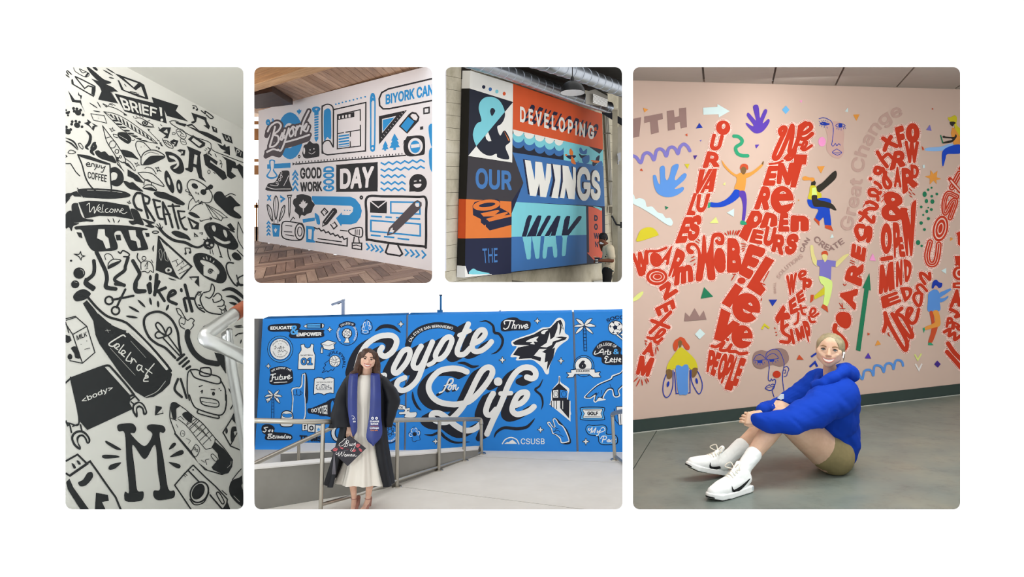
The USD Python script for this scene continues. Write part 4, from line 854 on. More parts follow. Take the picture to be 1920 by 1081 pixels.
# =====================================================  MURAL OF THE STAIRWELL
mural1 = thing('mural', 'black ink doodle mural on the pale stairwell wall', 'mural', S0)
C1 = {'k': M('p1_black', '#2c2e30', .6, spec=.2), 'w': M('p1_pale', '#d6d5d0', .7)}
m1 = Mural(STAIR, mural1, C1)
A1, B1_, C1_, D1 = (115, 120, 5.1486), (115, 320, 4.9143), (115, 530, 4.9143), (115, 740, 4.9143)
m1.paint(A1, '''
envelope_doodle:k:S6 118 35 140 75 235 125 268 92 175 45;S7 175 50 205 85 240 75;P 225 120 250 85 268 92 240 130
ink_stroke:k:B46 245 25 320 100 400 165 482 180;B24 300 25 330 45 350 62
ink_stroke:k:V12 402 55 500 112 430 38 520 92 458 128 510 140 40 60 75 110 50 55 105 105 40 100 80 130
envelope_doodle:k:L11 105 150 105 190 240 270 310 310 325 260 325 215 200 150 130 118;L11 135 125 225 235 260 210 320 225;P 290 290 295 225 330 218 322 305;P 95 150 112 145 122 200 100 195
ribbon_tail:k:P 290 140 400 180 500 225 550 268 470 262 505 320 545 380 355 342 388 262 370 220
ribbon:k:P 515 285 540 290 985 398 1018 572 610 455
ribbon_lettering:w:T3 560 318 925 425 915 515 605 440|BRIEF;P 945 415 970 420 975 500 958 505;E 970 540 14 14
ribbon_edge:k:S5 475 262 545 380;S5 985 398 1012 570;S6 470 262 500 270
ribbon_tail:k:P 872 318 1130 400 1105 450 1225 555 1020 500 975 400 890 375
envelope_doodle:k:P 525 92 760 175 800 200 842 340 815 332 770 215 735 240 720 255 525 100;-P 600 135 740 185 700 225;P 542 152 560 160 605 250 755 300 830 325 835 342 740 315 580 250;S7 610 195 625 215;S8 665 265 730 280;S6 680 290 750 290
lightning_doodle:k:P 65 255 130 345 190 350 200 400 232 468 180 375 105 365
lightning_doodle:k:P 165 268 175 295 200 305 190 345 180 310 162 300
paw_doodle:k:E 160 468 32 26 30;D14 118 428 150 432 185 445 210 490 125 455
paw_doodle:k:E 152 590 30 25 30;D13 105 555 140 552 175 560 200 605 100 580
paw_doodle:k:E 60 650 34 26 30;D14 48 608 90 632;E 60 470 20 14;D10 45 445 75 462 65 495
ink_stroke:k:V10 268 372 350 425 345 362 382 422 308 450 378 462
arrow_doodle:k:S5 400 385 440 410 480 380 520 400;S6 430 400 530 430 630 490;P 600 470 638 498 605 495;V8 400 380 440 400 420 400 440 420 460 380 500 400
frame_doodle:k:Q6 285 478 415 498 438 570 310 540;D3 360 522
star_doodle:k:P 218 568 255 560 250 530 300 570 355 598 325 605 312 645 270 600;-P 268 580 288 560 320 595 300 600 298 622
star_doodle:k:Q5 468 622 488 628 495 612 500 632 515 640 495 645 488 655 482 640
feather_doodle:k:S6 408 458 480 530 600 640 760 730 930 768;S6 408 458 520 480 640 540 780 640 880 720 930 768;S5 420 465 700 640 920 765;V14 470 480 500 520 510 490 540 540 550 505 580 565 590 525 615 590 630 550 650 610 670 575 690 635 705 600 725 655 745 625 765 675 780 650 805 700 820 680 845 725 860 715 880 745;V16 490 540 550 550 520 575 590 585 560 605 630 615 600 640 665 645 640 665 705 675 680 690 740 700 720 715 780 725 770 735 830 745
eye_doodle:k:S6 710 525 760 520 840 560 890 600 840 600 770 585 720 545;E 808 570 30 24;-R5 808 570 16 12;V6 690 500 705 520 720 495 735 515 750 490 765 515 780 500 795 525 860 540 835 550 890 580 870 585 900 615 880 605
eye_doodle:k:S5 740 560 800 600 880 612
arrow_line:k:S5 835 630 880 680 940 740 970 775;P 830 622 860 632 840 645;V7 925 740 950 735 945 765 970 760 955 775 975 795
triangle_doodle:k:P 938 640 980 610 1058 612 1050 650 1030 715 985 712 1010 690 985 670;-P 985 655 1020 625 1030 670;V8 955 580 975 600 935 605 955 640
triangle_doodle:k:P 1050 745 1085 725 1130 740 1110 795 1085 795 1095 775 1060 765;-P 1080 755 1105 750 1100 772
triangle_doodle:k:P 1118 835 1145 820 1198 830 1190 882 1150 880 1165 860;-P 1150 845 1175 840 1172 865
brain_doodle:k:O6 1110 640 1150 625 1195 660 1205 700 1180 725 1130 690;S5 1120 650 1160 660 1150 690 1190 700;S5 1140 640 1180 680;O5 1150 725 1195 735 1205 775 1165 770;S4 1160 745 1195 755
fish_doodle:k:S7 975 720 1000 770 1040 805 1080 810 1060 770 1010 735 980 740;S5 990 750 1060 790;S4 1000 740 1020 770;S4 1025 750 1045 785;S6 955 770 980 790;R5 1085 670 16 10
planet_doodle:k:C 545 665 580 655 630 665 672 710 670 750 640 768 590 740 550 705;S6 500 675 530 680 600 710 690 735 705 728;S6 500 675 510 700 545 710;-S5 560 690 640 735
rocket_doodle:k:S8 398 595 410 640 440 750 520 880 545 930;S8 398 595 470 690 540 780 610 900 620 945 590 950 540 920;S6 425 715 480 700;R7 495 775 32 36 30;R7 537 842 18 20;R7 570 895 11 12;P 520 890 560 900 540 950 600 1030 540 970;S6 545 930 580 1000 605 1035;S6 610 905 680 960 715 1030 640 980 600 945;P 600 940 650 960 690 1010 630 980
cloud_doodle:k:C 325 845 360 832 385 850 420 842 460 880 500 890 530 955 440 930 390 915 345 885
cloud_doodle:k:C 575 832 620 830 680 850 720 890 748 922 690 905 610 890
ufo_doodle:k:S8 770 905 735 840 718 780 735 745 790 755 830 790 865 830;S9 770 905 770 960 785 972 860 965 940 930 1000 890 930 840 860 830 800 855 772 900;C 790 968 830 910 880 885 995 890 930 935 860 965;S4 800 880 860 850 940 870;D4 770 800 800 790
big_symbol:k:C 1005 848 1060 850 1120 880 1165 930 1185 1020 1150 1058 1090 1045 1050 990 1110 960 1100 940 1040 945 1020 900;-C 1040 880 1090 890 1130 930 1135 980 1100 1010 1080 1005 1115 970 1095 925 1050 905
steam_doodle:k:S22 290 810 310 770 325 760;B30 235 640 280 690 270 760 240 800 265 825;B34 310 755 330 800 290 840 320 880
mug_rim:k:C 155 872 250 880 360 920 470 960 440 970 300 930 200 900
mug:k:S13 160 875 200 970 230 1081 270 1160 340 1230 420 1260 480 1230 475 1100 470 970;C 470 1010 530 995 590 1050 600 1130 545 1180 480 1160 478 1130 530 1110 540 1060 500 1040 472 1060
mug_lettering:k:S9 240 965 275 970 265 950 245 960 250 985 285 985;S8 290 985 295 960 315 965 320 990;S8 335 965 335 1000 320 1020;S8 350 970 345 990 365 995 370 975;S8 385 980 390 1005 420 990;S8 425 985 400 1040 385 1040
mug_lettering:k:T2 255 1035 440 1070 435 1140 255 1100|COFFEE
splash_doodle:k:B16 40 740 100 770 160 830;B16 40 710 120 750 165 825;O7 165 770 185 765 210 800 205 820 180 800;O7 65 855 90 830 140 850 100 865;V8 40 875 60 895 40 900 55 890
box_doodle:k:L9 40 960 90 960 140 1040 180 1081
heart_gate_doodle:k:P 640 1015 740 1075 800 1150 720 1130 690 1100 640 1081
ufo_doodle:k:S7 805 1010 830 995 880 1010 915 1060;S8 740 1050 800 1042 880 1060 960 1130 990 1180 900 1150 800 1110 745 1055
star_doodle:k:P 900 995 925 1000 940 990 945 1015 970 1040 940 1030 925 1042 920 1015;-P 918 1005 935 1005 948 1025 930 1020
star_doodle:k:Q5 710 955 725 962 735 950 738 968 755 975 735 978 728 990 722 970
A_letter:k:P 1212 790 1352 848 1338 880 1360 1081 1400 1140 1330 1100 1300 1000 1275 990 1270 1030 1255 1045 1200 1020 1195 1005 1225 1000 1235 850;-P 1285 870 1315 880 1305 970 1275 960
S_letter:k:P 1370 875 1400 865 1510 940 1500 975 1440 925 1435 945 1580 1040 1600 1100 1560 1120 1480 1040 1390 975
A_letter:k:P 1548 885 1680 945 1690 980 1720 960 1755 990 1755 1110 1700 1010 1650 1000 1640 1040 1690 1081 1640 1110 1600 1081 1590 930
square_doodle:k:P 1222 725 1270 685 1390 760 1385 790 1345 810 1320 805;-P 1255 735 1275 710 1360 770 1330 795
pipe_doodle:k:S7 1045 555 1080 590 1250 690 1430 755 1460 830 1600 890 1755 950;S7 1045 555 1080 545 1130 555;P 1100 555 1210 580 1195 605 1110 575
bar_doodle:k:P 1200 590 1260 575 1330 640 1410 660 1490 700 1540 730 1550 770 1480 740 1380 690 1290 640;-P 1225 600 1260 592 1300 625
note_doodle:k:P 1255 468 1400 515 1405 550 1435 600 1425 630 1370 590 1400 590 1380 540 1310 510 1300 560 1270 575 1250 560 1285 545
note_doodle:k:L7 1265 400 1300 405 1320 440;D10 1278 425 1308 442
note_doodle:k:S10 1350 450 1390 480 1390 455 1465 510 1440 525 1400 490
tile_doodle:k:P 1450 595 1500 620 1508 665 1465 650;-P 1470 615 1490 620 1485 645
badge_doodle:k:P 1548 665 1640 700 1655 768 1580 740;-S6 1580 690 1600 730 1615 700 1630 740
badge_doodle:k:P 1668 795 1755 845 1755 910 1690 885;-S9 1690 870 1695 825 1720 840 1705 855;-S7 1735 850 1730 885
arrow_doodle:k:P 1505 765 1560 790 1580 770 1590 800 1625 790 1628 880 1560 850 1590 840 1540 815
bug_doodle:k:S9 1415 805 1440 830 1420 850 1450 880;S8 1440 815 1420 870;V7 1380 825 1400 840 1395 860 1415 860 1390 810 1410 825
small_mark:k:S6 1530 925 1545 945 1530 965 1550 960 1545 1000;R6 1425 1040 12 18;V8 1410 990 1440 1010 1465 1040 1490 1060 1480 860 1500 900
small_mark:k:D7 920 800 940 812;S5 925 800 950 810 940 825
''')
m1.paint(B1_, '''
disc_doodle:k:C 955 10 975 0 1010 60 1040 150 1035 200 1010 195 970 130 950 60;-E 990 95 12 38 -15
disc_doodle:k:E 1088 145 27 65 -8;-E 1085 145 10 30 -8
cloud_doodle:k:C 572 100 600 95 630 110 660 105 700 140 730 165 755 192 690 180 620 160
cloud_doodle:k:C 850 205 880 188 920 195 960 200 1010 225 1050 240 1100 270 1138 300 1120 318 1060 305 990 270 910 250 870 230
cloud_doodle:k:C 1170 390 1195 378 1240 395 1278 430 1250 435 1200 415
cloud_doodle:k:C 1015 570 1040 552 1080 555 1130 575 1170 600 1192 640 1140 625 1070 610
ufo_doodle:k:S7 760 130 770 90 800 82 830 110 830 135;S7 750 155 790 130 840 135 880 180 820 178 755 160;P 755 158 830 150 880 180 820 180
paint_brush:k:C 150 175 260 162 450 168 580 190 638 222 600 245 450 258 300 250 200 240;-S5 240 178 400 182 560 200;P 85 205 140 185 190 240 120 235;S8 150 160 205 245
bristle:k:C 40 215 90 205 110 215 80 240 50 290 40 280;S6 60 260 100 220;S6 40 300 80 250
banner:k:P 158 290 250 276 420 285 620 320 655 420 670 448 500 420 350 415 218 440
banner_script:w:S7 235 315 260 300 262 380 300 330 305 390 335 330 350 310;S6 340 365 365 350 350 335 335 365 370 385;S6 385 310 375 375 395 380;S6 430 345 405 360 415 385 445 375;S6 460 350 445 372 465 385 480 360 462 350;S6 490 385 495 350 510 380 520 350 540 385;S6 545 370 570 360 560 345 545 375 575 395 605 380
banner_tail:k:C 98 310 150 298 160 330 200 430 290 450 285 470 230 465 115 475 100 400;C 40 400 95 370 110 470 165 485 110 510 95 555 70 520 40 525
banner_tail:k:C 640 350 700 365 740 440 760 500 700 490 650 495 620 460 670 455 650 400;C 740 440 800 455 865 480 830 490 860 515 830 525 770 505 800 490
ink_stroke:k:V10 425 440 448 475 475 435 490 478 540 448 522 478
sunglasses:k:C 125 515 200 505 400 495 600 505 780 530 790 545 745 560 795 690 790 725 700 735 640 730 590 640 550 560 510 555 488 590 520 690 500 730 400 740 300 738 245 680 190 550 135 540;-P 340 535 400 535 405 595 435 620 452 710 412 718 382 645 328 620;-P 618 545 685 545 690 600 725 640 735 705 705 712 690 650 640 635
glasses_bridge:k:P 500 590 545 590 552 640 510 640;P 140 565 185 570 195 620 165 610;P 770 570 810 575 812 605 785 610
star_doodle:k:Q8 125 768 162 770 178 745 185 775 215 785 188 795 182 820 165 792
ink_dot:k:E 90 828 12 10;E 1190 30 1 1
letter_stroke:k:S34 300 830 305 900 290 960 220 1030 290 1090;S36 325 750 355 810 410 930 420 1000 410 1070 470 1085;S30 615 800 590 880 580 920 490 1000 580 1055;S34 660 830 710 920 720 960 680 1040 690 1110 760 1110
letter_stroke:k:S34 815 1040 820 1110 ;E 820 985 14 26;S34 880 960 870 1081
ball_doodle:k:E 165 942 54 52;-S6 175 905 200 920 205 950
ball_doodle:k:E 128 1045 38 36;-S5 120 1022 145 1030
ufo_doodle:k:S7 410 820 400 780 425 762 460 775 480 810;S8 430 900 435 850 480 815 550 825 500 870 432 902;C 435 895 445 865 500 840 548 828 500 868
note_doodle:k:S12 525 745 545 760 570 735 625 765 615 790 575 790
jelly_doodle:k:S7 735 910 735 850 770 830 820 840 845 880 850 935 820 920 800 940 770 925 740 930;S6 770 880 795 840 790 890;S10 705 760 700 800 735 850;R6 762 805 18 18;S6 830 820 845 850;S5 775 905 800 895
create_lettering:k:S22 730 205 690 210 665 270 690 340 740 365;S20 745 210 770 330 800 435;S20 750 220 810 250 800 300 770 310 860 460;S20 850 265 880 380 900 435 935 445;S18 845 265 910 280;S16 870 340 910 330;S20 935 300 945 400 965 490;S20 935 290 990 400 1025 520;S16 945 400 1000 400;S20 1025 310 1050 420 1080 530;S16 985 325 1090 325;S20 1075 370 1100 470 1130 530 1155 540;S14 1075 370 1135 375;S14 1095 450 1140 425
small_star:k:Q5 608 288 622 290 628 276 632 292 642 296 630 302 624 304
skull_doodle:k:S8 1220 255 1180 190 1160 140 1175 95 1210 80 1270 100 1350 160 1390 220 1380 280 1340 295 1300 290 1280 300;S7 1150 170 1150 190 1185 200 1175 215 1200 230;E 1230 140 32 22 35;E 1310 195 28 26 30;P 1240 190 1250 215 1235 205;P 1258 195 1272 220 1255 215;S6 1220 255 1240 290 1265 270 1270 300 1295 280 1300 310
bone_doodle:k:C 1318 185 1330 160 1355 140 1375 125 1398 140 1390 165 1350 175;S7 1170 355 1180 290 1215 245;S7 1185 370 1235 320 1290 300
plane_doodle:k:L6 1330 305 1400 430 1475 460 1485 435 1530 430 1460 375 1330 305;S5 1335 310 1490 430;S5 1345 315 1450 440 1475 460
arrow_doodle:k:S6 1280 465 1330 450 1385 438;V8 1365 425 1390 438 1370 455 1390 438 1270 450 1300 470
bag_doodle:k:P 1160 425 1270 480 1265 540 1200 535;-P 1185 455 1245 495 1220 525
triangle_doodle:k:P 1222 565 1265 605 1225 610;-P 1232 590 1250 602 1232 604;P 1268 570 1305 565 1300 592;-P 1280 575 1297 572 1290 585
bean_doodle:k:C 1315 510 1350 480 1410 475 1480 500 1550 555 1600 620 1632 690 1600 725 1550 722 1470 695 1420 670 1360 610 1330 560;-C 1385 510 1410 500 1425 530 1415 560 1395 545;-C 1490 545 1515 550 1530 590 1520 615 1500 590;-C 1400 600 1440 620 1500 650 1550 645 1555 665 1500 675 1430 645
bean_hat:k:P 1525 500 1560 480 1602 540 1575 560;P 1500 510 1600 560 1595 570 1495 525
bean_limb:k:S10 1440 680 1460 740 1475 790;S10 1530 720 1540 780 1560 825;P 1460 785 1490 795 1485 800 1455 795
small_bean_doodle:k:E 1360 675 52 50;-D13 1345 665 1385 685;-S5 1345 695 1370 705;S6 1370 720 1375 765;S6 1390 725 1400 770;S8 1310 630 1340 640 1345 615
reaching_arm:k:S26 905 530 960 590 1040 640 1140 660 1200 690;S20 1200 690 1260 705 1315 680;S8 870 510 905 535;S8 880 490 915 530;S8 905 485 920 530;S8 935 515 918 545
ring_doodle:k:R9 868 565 28 11
apple_doodle:k:C 1400 240 1430 195 1480 195 1520 245 1560 230 1620 290 1650 320 1600 330 1590 360 1640 400 1660 430 1630 440 1550 410 1470 340 1420 290;S8 1510 235 1560 210 1605 225
note_doodle:k:L9 1140 710 1185 712 1195 755;L9 1140 710 1150 760;D11 1145 762 1185 752
pyramid_doodle:k:P 890 595 1060 960 1100 1003 870 915;-O5 908 770 900 740 915 720 930 770 920 825 908 800;-O5 950 780 945 750 962 735 975 790 985 830 960 820;-E 988 915 32 26;P 890 595 905 600 1212 880 1100 1003 1095 985 1190 882 900 620
pyramid_eye:k:E 988 915 12 12;S4 975 930 1010 940
pyramid_line:k:S5 930 650 975 690;S5 1020 840 1075 815;S5 1060 880 1130 825;S5 1075 920 1180 850;S5 1085 950 1200 890;S5 1060 830 1075 870;S4 1110 820 1130 860;S4 1100 880 1115 910
telephone_badge:k:C 1215 800 1250 760 1320 760 1400 795 1480 860 1520 940 1520 1000 1480 1035 1400 1020 1310 970 1240 890;-C 1280 825 1320 825 1400 860 1455 920 1450 950 1420 940 1390 905 1340 890 1290 850;-P 1310 875 1340 885 1440 950 1425 1005 1310 960;-V12 1305 795 1320 815 1335 785 1345 820 1375 800 1370 830 1410 825 1395 850
telephone_dial:k:E 1372 925 22 22;-R4 1372 925 12 12
co_lettering:k:S14 1585 850 1540 845 1520 880 1540 960 1600 1050 1640 1050;S12 1680 960 1630 990 1640 1040 1680 1050;S10 1615 960 1625 1000
diamond_doodle:k:P 1175 975 1268 970 1272 1068;-P 1195 985 1255 985 1225 1030
pointed_doodle:k:S7 1630 470 1660 540 1700 620;S7 1630 470 1625 620 1690 740
ball_doodle:k:C 1570 775 1600 750 1640 770 1660 810 1630 825 1590 810;S9 1620 730 1680 790
ink_stroke:k:B14 855 685 845 715 850 745;B12 985 985 1020 1000 1060 1008
''')
m1.paint(C1_, '''
letter_stroke:k:S34 230 -30 235 0 300 45;S36 410 20 430 45 500 55;S30 500 10 580 20;S34 690 0 690 65 770 75
like_lettering:k:S30 800 20 815 90;S30 900 -10 870 60 860 110;S28 880 80 960 45;S26 890 70 950 165;S28 985 130 1050 95 1030 70 995 100 990 160 1060 195;S24 1105 60 1108 75;S26 1130 150 1155 260;S28 1140 20 1175 150 1205 260;S24 1140 140 1220 145
bottle_cap:k:C 110 120 150 75 210 58 262 85 268 110 225 150 150 170 120 155
bottle:k:P 200 190 240 155 350 290 430 360 470 385 600 440 660 500 1000 810 1020 840 1000 930 930 1000 850 1050 780 1060 680 1000 560 860 350 560 315 480 295 350;-S9 230 130 280 200 340 280;-S7 240 160 320 250 420 340 520 380;-S7 775 1050 880 1000 960 905;-S5 640 535 780 690;-S5 450 600 560 720 680 850;-C 460 385 500 390 590 430 560 430;-E 608 452 12 12;-S5 405 440 455 435;-S5 420 425 435 460
bottle_outline:k:S22 235 120 330 230 430 310 560 350 640 400 820 580 960 740 1010 810
bottle_shine:w:S26 660 450 800 590 970 790
bottle_script:w:S13 590 495 570 480 530 500 440 560 470 585 510 560;S11 500 600 535 580 520 560 490 590 520 615;S11 575 570 545 610 530 640 570 650;S11 555 660 590 640 570 620 550 650 580 680;S11 640 640 605 690 600 715 640 720 650 690;S11 640 740 665 700 690 730;S11 738 762 712 755 695 785 712 808 738 785 745 765 738 800 758 822;S11 855 745 805 805 775 852 790 862;S10 775 790 835 832;S11 770 880 800 870 790 850 765 880 760 905 800 905
scissors_doodle:k:R17 440 162 36 36;R17 500 255 36 36;S20 470 155 560 140 665 118;S20 510 225 555 130 590 60;E 545 140 14 14
milk_carton:k:L9 40 330 130 308 235 400 310 640 195 740 75 715;L9 105 475 195 740;L9 40 375 105 475 235 400;S8 45 345 130 318;S8 40 360 70 460;P 40 480 80 490 95 530 60 555 40 545;C 90 600 130 585 160 620 175 690 130 690 120 650;E 80 680 22 26
milk_lettering:k:T2 138 485 232 448 238 490 145 530|MILK
milk_mark:k:D4 182 565 235 535;S5 215 612 265 600
light_bulb:k:S22 1105 660 1085 560 1070 440 1010 330 920 270 830 275 770 320 765 400 810 500 880 560 960 600 1050 690;O14 960 490 900 440 870 390 890 365 930 400 960 460;O14 960 490 890 510 865 480 890 450 930 465;O14 960 480 980 420 1005 410 1015 450 990 480;S13 940 510 1090 670;S13 985 490 1095 640
bulb_base:k:S24 1070 710 1130 660;S22 1090 745 1155 690;S22 1120 770 1175 720;S24 1155 790 1185 770
ray_stroke:k:V22 705 155 775 225 815 135 830 205 890 165 895 225 990 200 965 255 620 215 720 270 595 305 705 322
pointing_hand:k:S8 1060 235 1095 245 1140 320 1165 345 1195 325 1225 345 1210 370 1220 390 1190 430;S8 1060 235 1075 280 1105 310 1085 350 1100 400 1140 425;S6 1105 320 1140 330 1135 380 1100 370;S5 1110 370 1130 385
thumb_doodle:k:S13 1245 110 1230 160 1260 230 1320 270;S12 1300 100 1280 150 1310 230 1370 275 1480 290 1520 270 1510 230;S10 1310 90 1370 70 1385 10 1410 40 1405 90 1370 140 1330 130;S9 1400 130 1440 95 1475 120 1470 160 1410 180 1395 150;S9 1475 150 1500 170 1490 210 1440 215;S8 1500 200 1515 220 1490 250 1455 235;R7 1490 265 16 16;R7 1268 97 14 16;S10 1245 105 1290 80;V12 1255 200 1285 210 1270 225 1305 240
wave_stroke:k:B34 1480 70 1560 55 1640 100 1720 180;B30 1515 125 1590 130 1660 190 1700 240;B26 1545 180 1600 195 1640 230;B20 1560 240 1600 250
lettering_stroke:k:S12 1590 5 1620 30 1620 0 1650 25 1680 20
cable_doodle:k:S50 1165 450 1165 520 1220 640 1320 720 1440 745
speech_wedge:k:P 1410 640 1500 660 1520 840 1440 720
ink_stroke:k:V12 1305 405 1350 390 1590 400 1670 390 1600 410 1680 405 1540 440 1580 430 1560 480 1570 500 1620 470 1680 460 1600 490 1630 470 1660 520 1650 560
smiling_jar:k:S11 1180 1081 1160 980 1165 840 1190 800;S12 1190 800 1250 800 1320 830 1440 860 1470 900 1440 930 1320 900 1230 870 1190 810;S12 1470 900 1510 980 1515 1081;S12 1285 785 1275 840 1320 860 1375 850 1375 790 1330 780 1285 785
jar_face:k:S9 1270 955 1300 945;S9 1285 1000 1300 990 1295 1015;S9 1380 980 1415 985;E 1402 1020 14 18;D6 1455 975 1470 990
laptop_screen:k:P 85 870 270 800 385 758 640 1040 630 1110 660 1160 240 1355 175 1280 130 1100
laptop_edge:k:S20 385 770 430 760 470 790 600 940 670 1030;S20 600 1050 670 1030;S16 40 920 85 880;S14 85 870 165 1280 60 1290
laptop_lettering:w:T2 178 1060 470 940 480 990 200 1118|<body>
kite_doodle:k:S22 1075 885 1045 980 1110 1050;S20 1100 885 1130 980 1155 1060
kite_doodle:k:B18 1540 970 1570 1020 1590 1075
''')
m1.paint(D1, '''
spanner_arm:k:L16 40 235 60 280 80 270;L14 80 280 95 350;L14 175 270 190 330;L12 100 290 165 265;L14 600 0 640 50;L14 630 50 680 10 720 55;L12 640 60 670 85
spanner:k:C 90 400 110 350 160 325 220 340 265 400 262 440 235 445 215 400 185 380 160 400 158 440 180 480 170 505 120 470;-C 110 400 130 360 180 345 225 370 250 410 245 435 232 400 200 365 160 370 140 400 150 445 165 480 130 450
spanner:k:C 655 150 660 90 710 60 760 85 790 150 782 180 755 178 745 130 720 115 700 130 705 190 690 205;-C 670 140 675 100 715 75 750 95 775 145 770 165 755 120 720 95 690 115 688 170
gem_doodle:k:P 870 98 925 110 942 172 862 188;-P 930 120 935 165 880 175
M_letter:k:C 515 290 540 268 650 262 690 305 675 350 640 358 765 470 840 365 790 310 815 272 930 280 960 320 940 350 905 360 945 600 985 860 1040 880 1045 930 1010 955 890 968 850 930 855 880 910 865 890 700 865 460 790 575 745 575 655 460 680 700 700 875 755 890 755 950 720 978 600 980 580 930 590 890 625 885 600 600 585 355 530 335
ray_stroke:k:C 405 425 430 428 540 490 545 508 500 500 420 450;C 375 565 400 550 500 555 538 570 500 580 400 585;C 435 670 460 640 545 620 540 640 490 680 445 688;C 990 500 1020 450 1050 440 1055 460 1025 490;C 1000 570 1080 515 1120 510 1125 540 1080 560;C 990 618 1080 635 1100 660 1080 675 1040 660
usb_stick:k:L17 40 610 150 548 240 635 80 745 40 720;L18 80 740 265 610 330 700 420 830 500 940 550 1060;P 45 800 75 770 110 850 260 1060 180 1060 60 870;C 95 630 120 640 135 670 115 675;C 140 605 160 605 180 635 160 640
moustache:k:C 155 805 200 780 240 720 280 710 292 750 260 800 220 835 175 840
cursor_arrow:k:P 320 900 430 920 438 975 375 985 410 1060 310 1060
sneaker:k:C 1005 110 1020 68 1060 70 1090 105 1060 130 1060 215 1030 220;S9 1005 110 1000 200 1020 270 1050 345;S8 1060 75 1140 130 1220 200 1300 260 1420 400 1500 490 1580 600;C 1115 185 1150 155 1200 180 1205 230 1180 250;P 1415 430 1500 500 1580 600 1575 660 1540 720 1490 730 1400 690 1385 665 1450 590 1440 540 1385 480;-S6 1530 670 1560 640 1565 610;P 1045 340 1200 520 1260 620 1350 690 1500 730 1480 738 1320 690 1180 530 1040 360
sneaker_line:k:S6 1075 220 1160 290 1280 440 1330 500;S6 1330 500 1400 480 1420 400;S5 1075 210 1100 200 1130 230;S6 1010 215 1060 235
sneaker_lace:k:S6 1150 280 1240 220;S6 1155 265 1215 200;S6 1185 315 1270 240;S6 1180 300 1260 220;S6 1215 350 1300 270;S6 1245 385 1330 300;S6 1275 420 1360 340;S6 1305 455 1390 370;S5 1190 240 1280 330;S5 1230 260 1340 380;S5 1280 300 1380 420
sneaker_doodle:k:R4 1118 355 20 28;S4 1110 350 1130 360;O6 1210 500 1240 455 1275 500 1240 570 1200 530;R5 1230 495 8 12;R5 1250 510 8 12;O6 1380 560 1400 545 1440 590 1420 610;S6 1340 640 1330 600 1360 590;S4 1150 400 1190 420 1170 450;S4 1290 600 1320 620;S4 1060 270 1075 300
camera_doodle:k:L12 1215 645 1130 730 1045 830 1120 940 1200 1060;L12 1215 645 1330 760 1420 840 1530 960 1520 1030;L13 1165 690 1270 800;S14 1370 920 1490 1060;R14 1272 895 78 100 30;E 1262 890 52 78 30;O10 1430 910 1455 900 1500 980 1480 1000;S8 1480 880 1525 920;D8 1215 690;V7 1120 730 1150 755 1130 720 1165 745
camera_edge:k:P 1480 1060 1530 980 1560 1060;S10 1185 960 1230 1010 1310 990 1360 900
dice_doodle:k:S10 1590 75 1560 130;L11 1645 150 1580 200 1490 345 1560 470 1680 520;L9 1560 460 1640 310;C 1590 165 1610 135 1630 240 1610 262 1570 215;E 1522 330 12 26;C 1560 400 1570 300 1620 295 1620 330 1590 340 1600 390 1575 440;C 1640 410 1660 405 1680 440 1660 450
jar_base:k:S12 1180 0 1210 80 1260 130 1440 185 1500 160 1520 80 1520 0;S11 1260 140 1265 170 1440 215 1450 185;O10 1280 40 1300 25 1435 50 1440 110 1310 90;L5 1290 60 1435 80
record_doodle:k:C 1545 870 1570 790 1640 760 1720 720 1720 1030 1640 1010 1570 940;-S7 1590 930 1640 980;-C 1660 830 1700 800 1720 880 1680 880;S8 1575 780 1640 700 1690 650
''')
# =====================================================  MURAL OF THE TIMBER OFFICE
mural2 = thing('mural', 'white office wall mural of black and sky-blue workshop icons', 'mural', L2)
C2 = {k: M('p2_'+k, v, .7, spec=.15) for k, v in dict(black='#2a2a2e', grey='#575055', blue='#2f97da', white='#f0eef1').items()}
m2 = Mural(OFF, mural2, C2)
o2, p2 = (470, 120, 5.1486), (470, 325, 5.1486)
BI = '235 605 212 700 185 790|165 650 195 595 255 560 292 590 270 640 225 680 262 695 268 745 230 790 185 800|305 665 288 715 300 732 322 690|330 635 312 700 338 705 368 620|368 620 322 770 290 835 265 825|405 605 372 655 385 700 415 665 405 605 440 620|448 600 430 690|436 650 470 595 492 605|562 452 510 560 482 672|488 640 540 575 520 620 500 625 540 650 560 600|330 755 450 722 565 682|158 848 215 822 262 832'
bi = unary_union([draw('S18 '+s) for s in BI.split('|')])
m2.paint(o2, 'ring:blue:E 380 692 125 226;-E 372 690 62 122')
m2.shape('logo_shadow', bi.buffer(17).union(sweep(bi.buffer(13), -12, 42, 6)), 'grey', o2)
m2.shape('script_lettering', bi, 'white', o2)
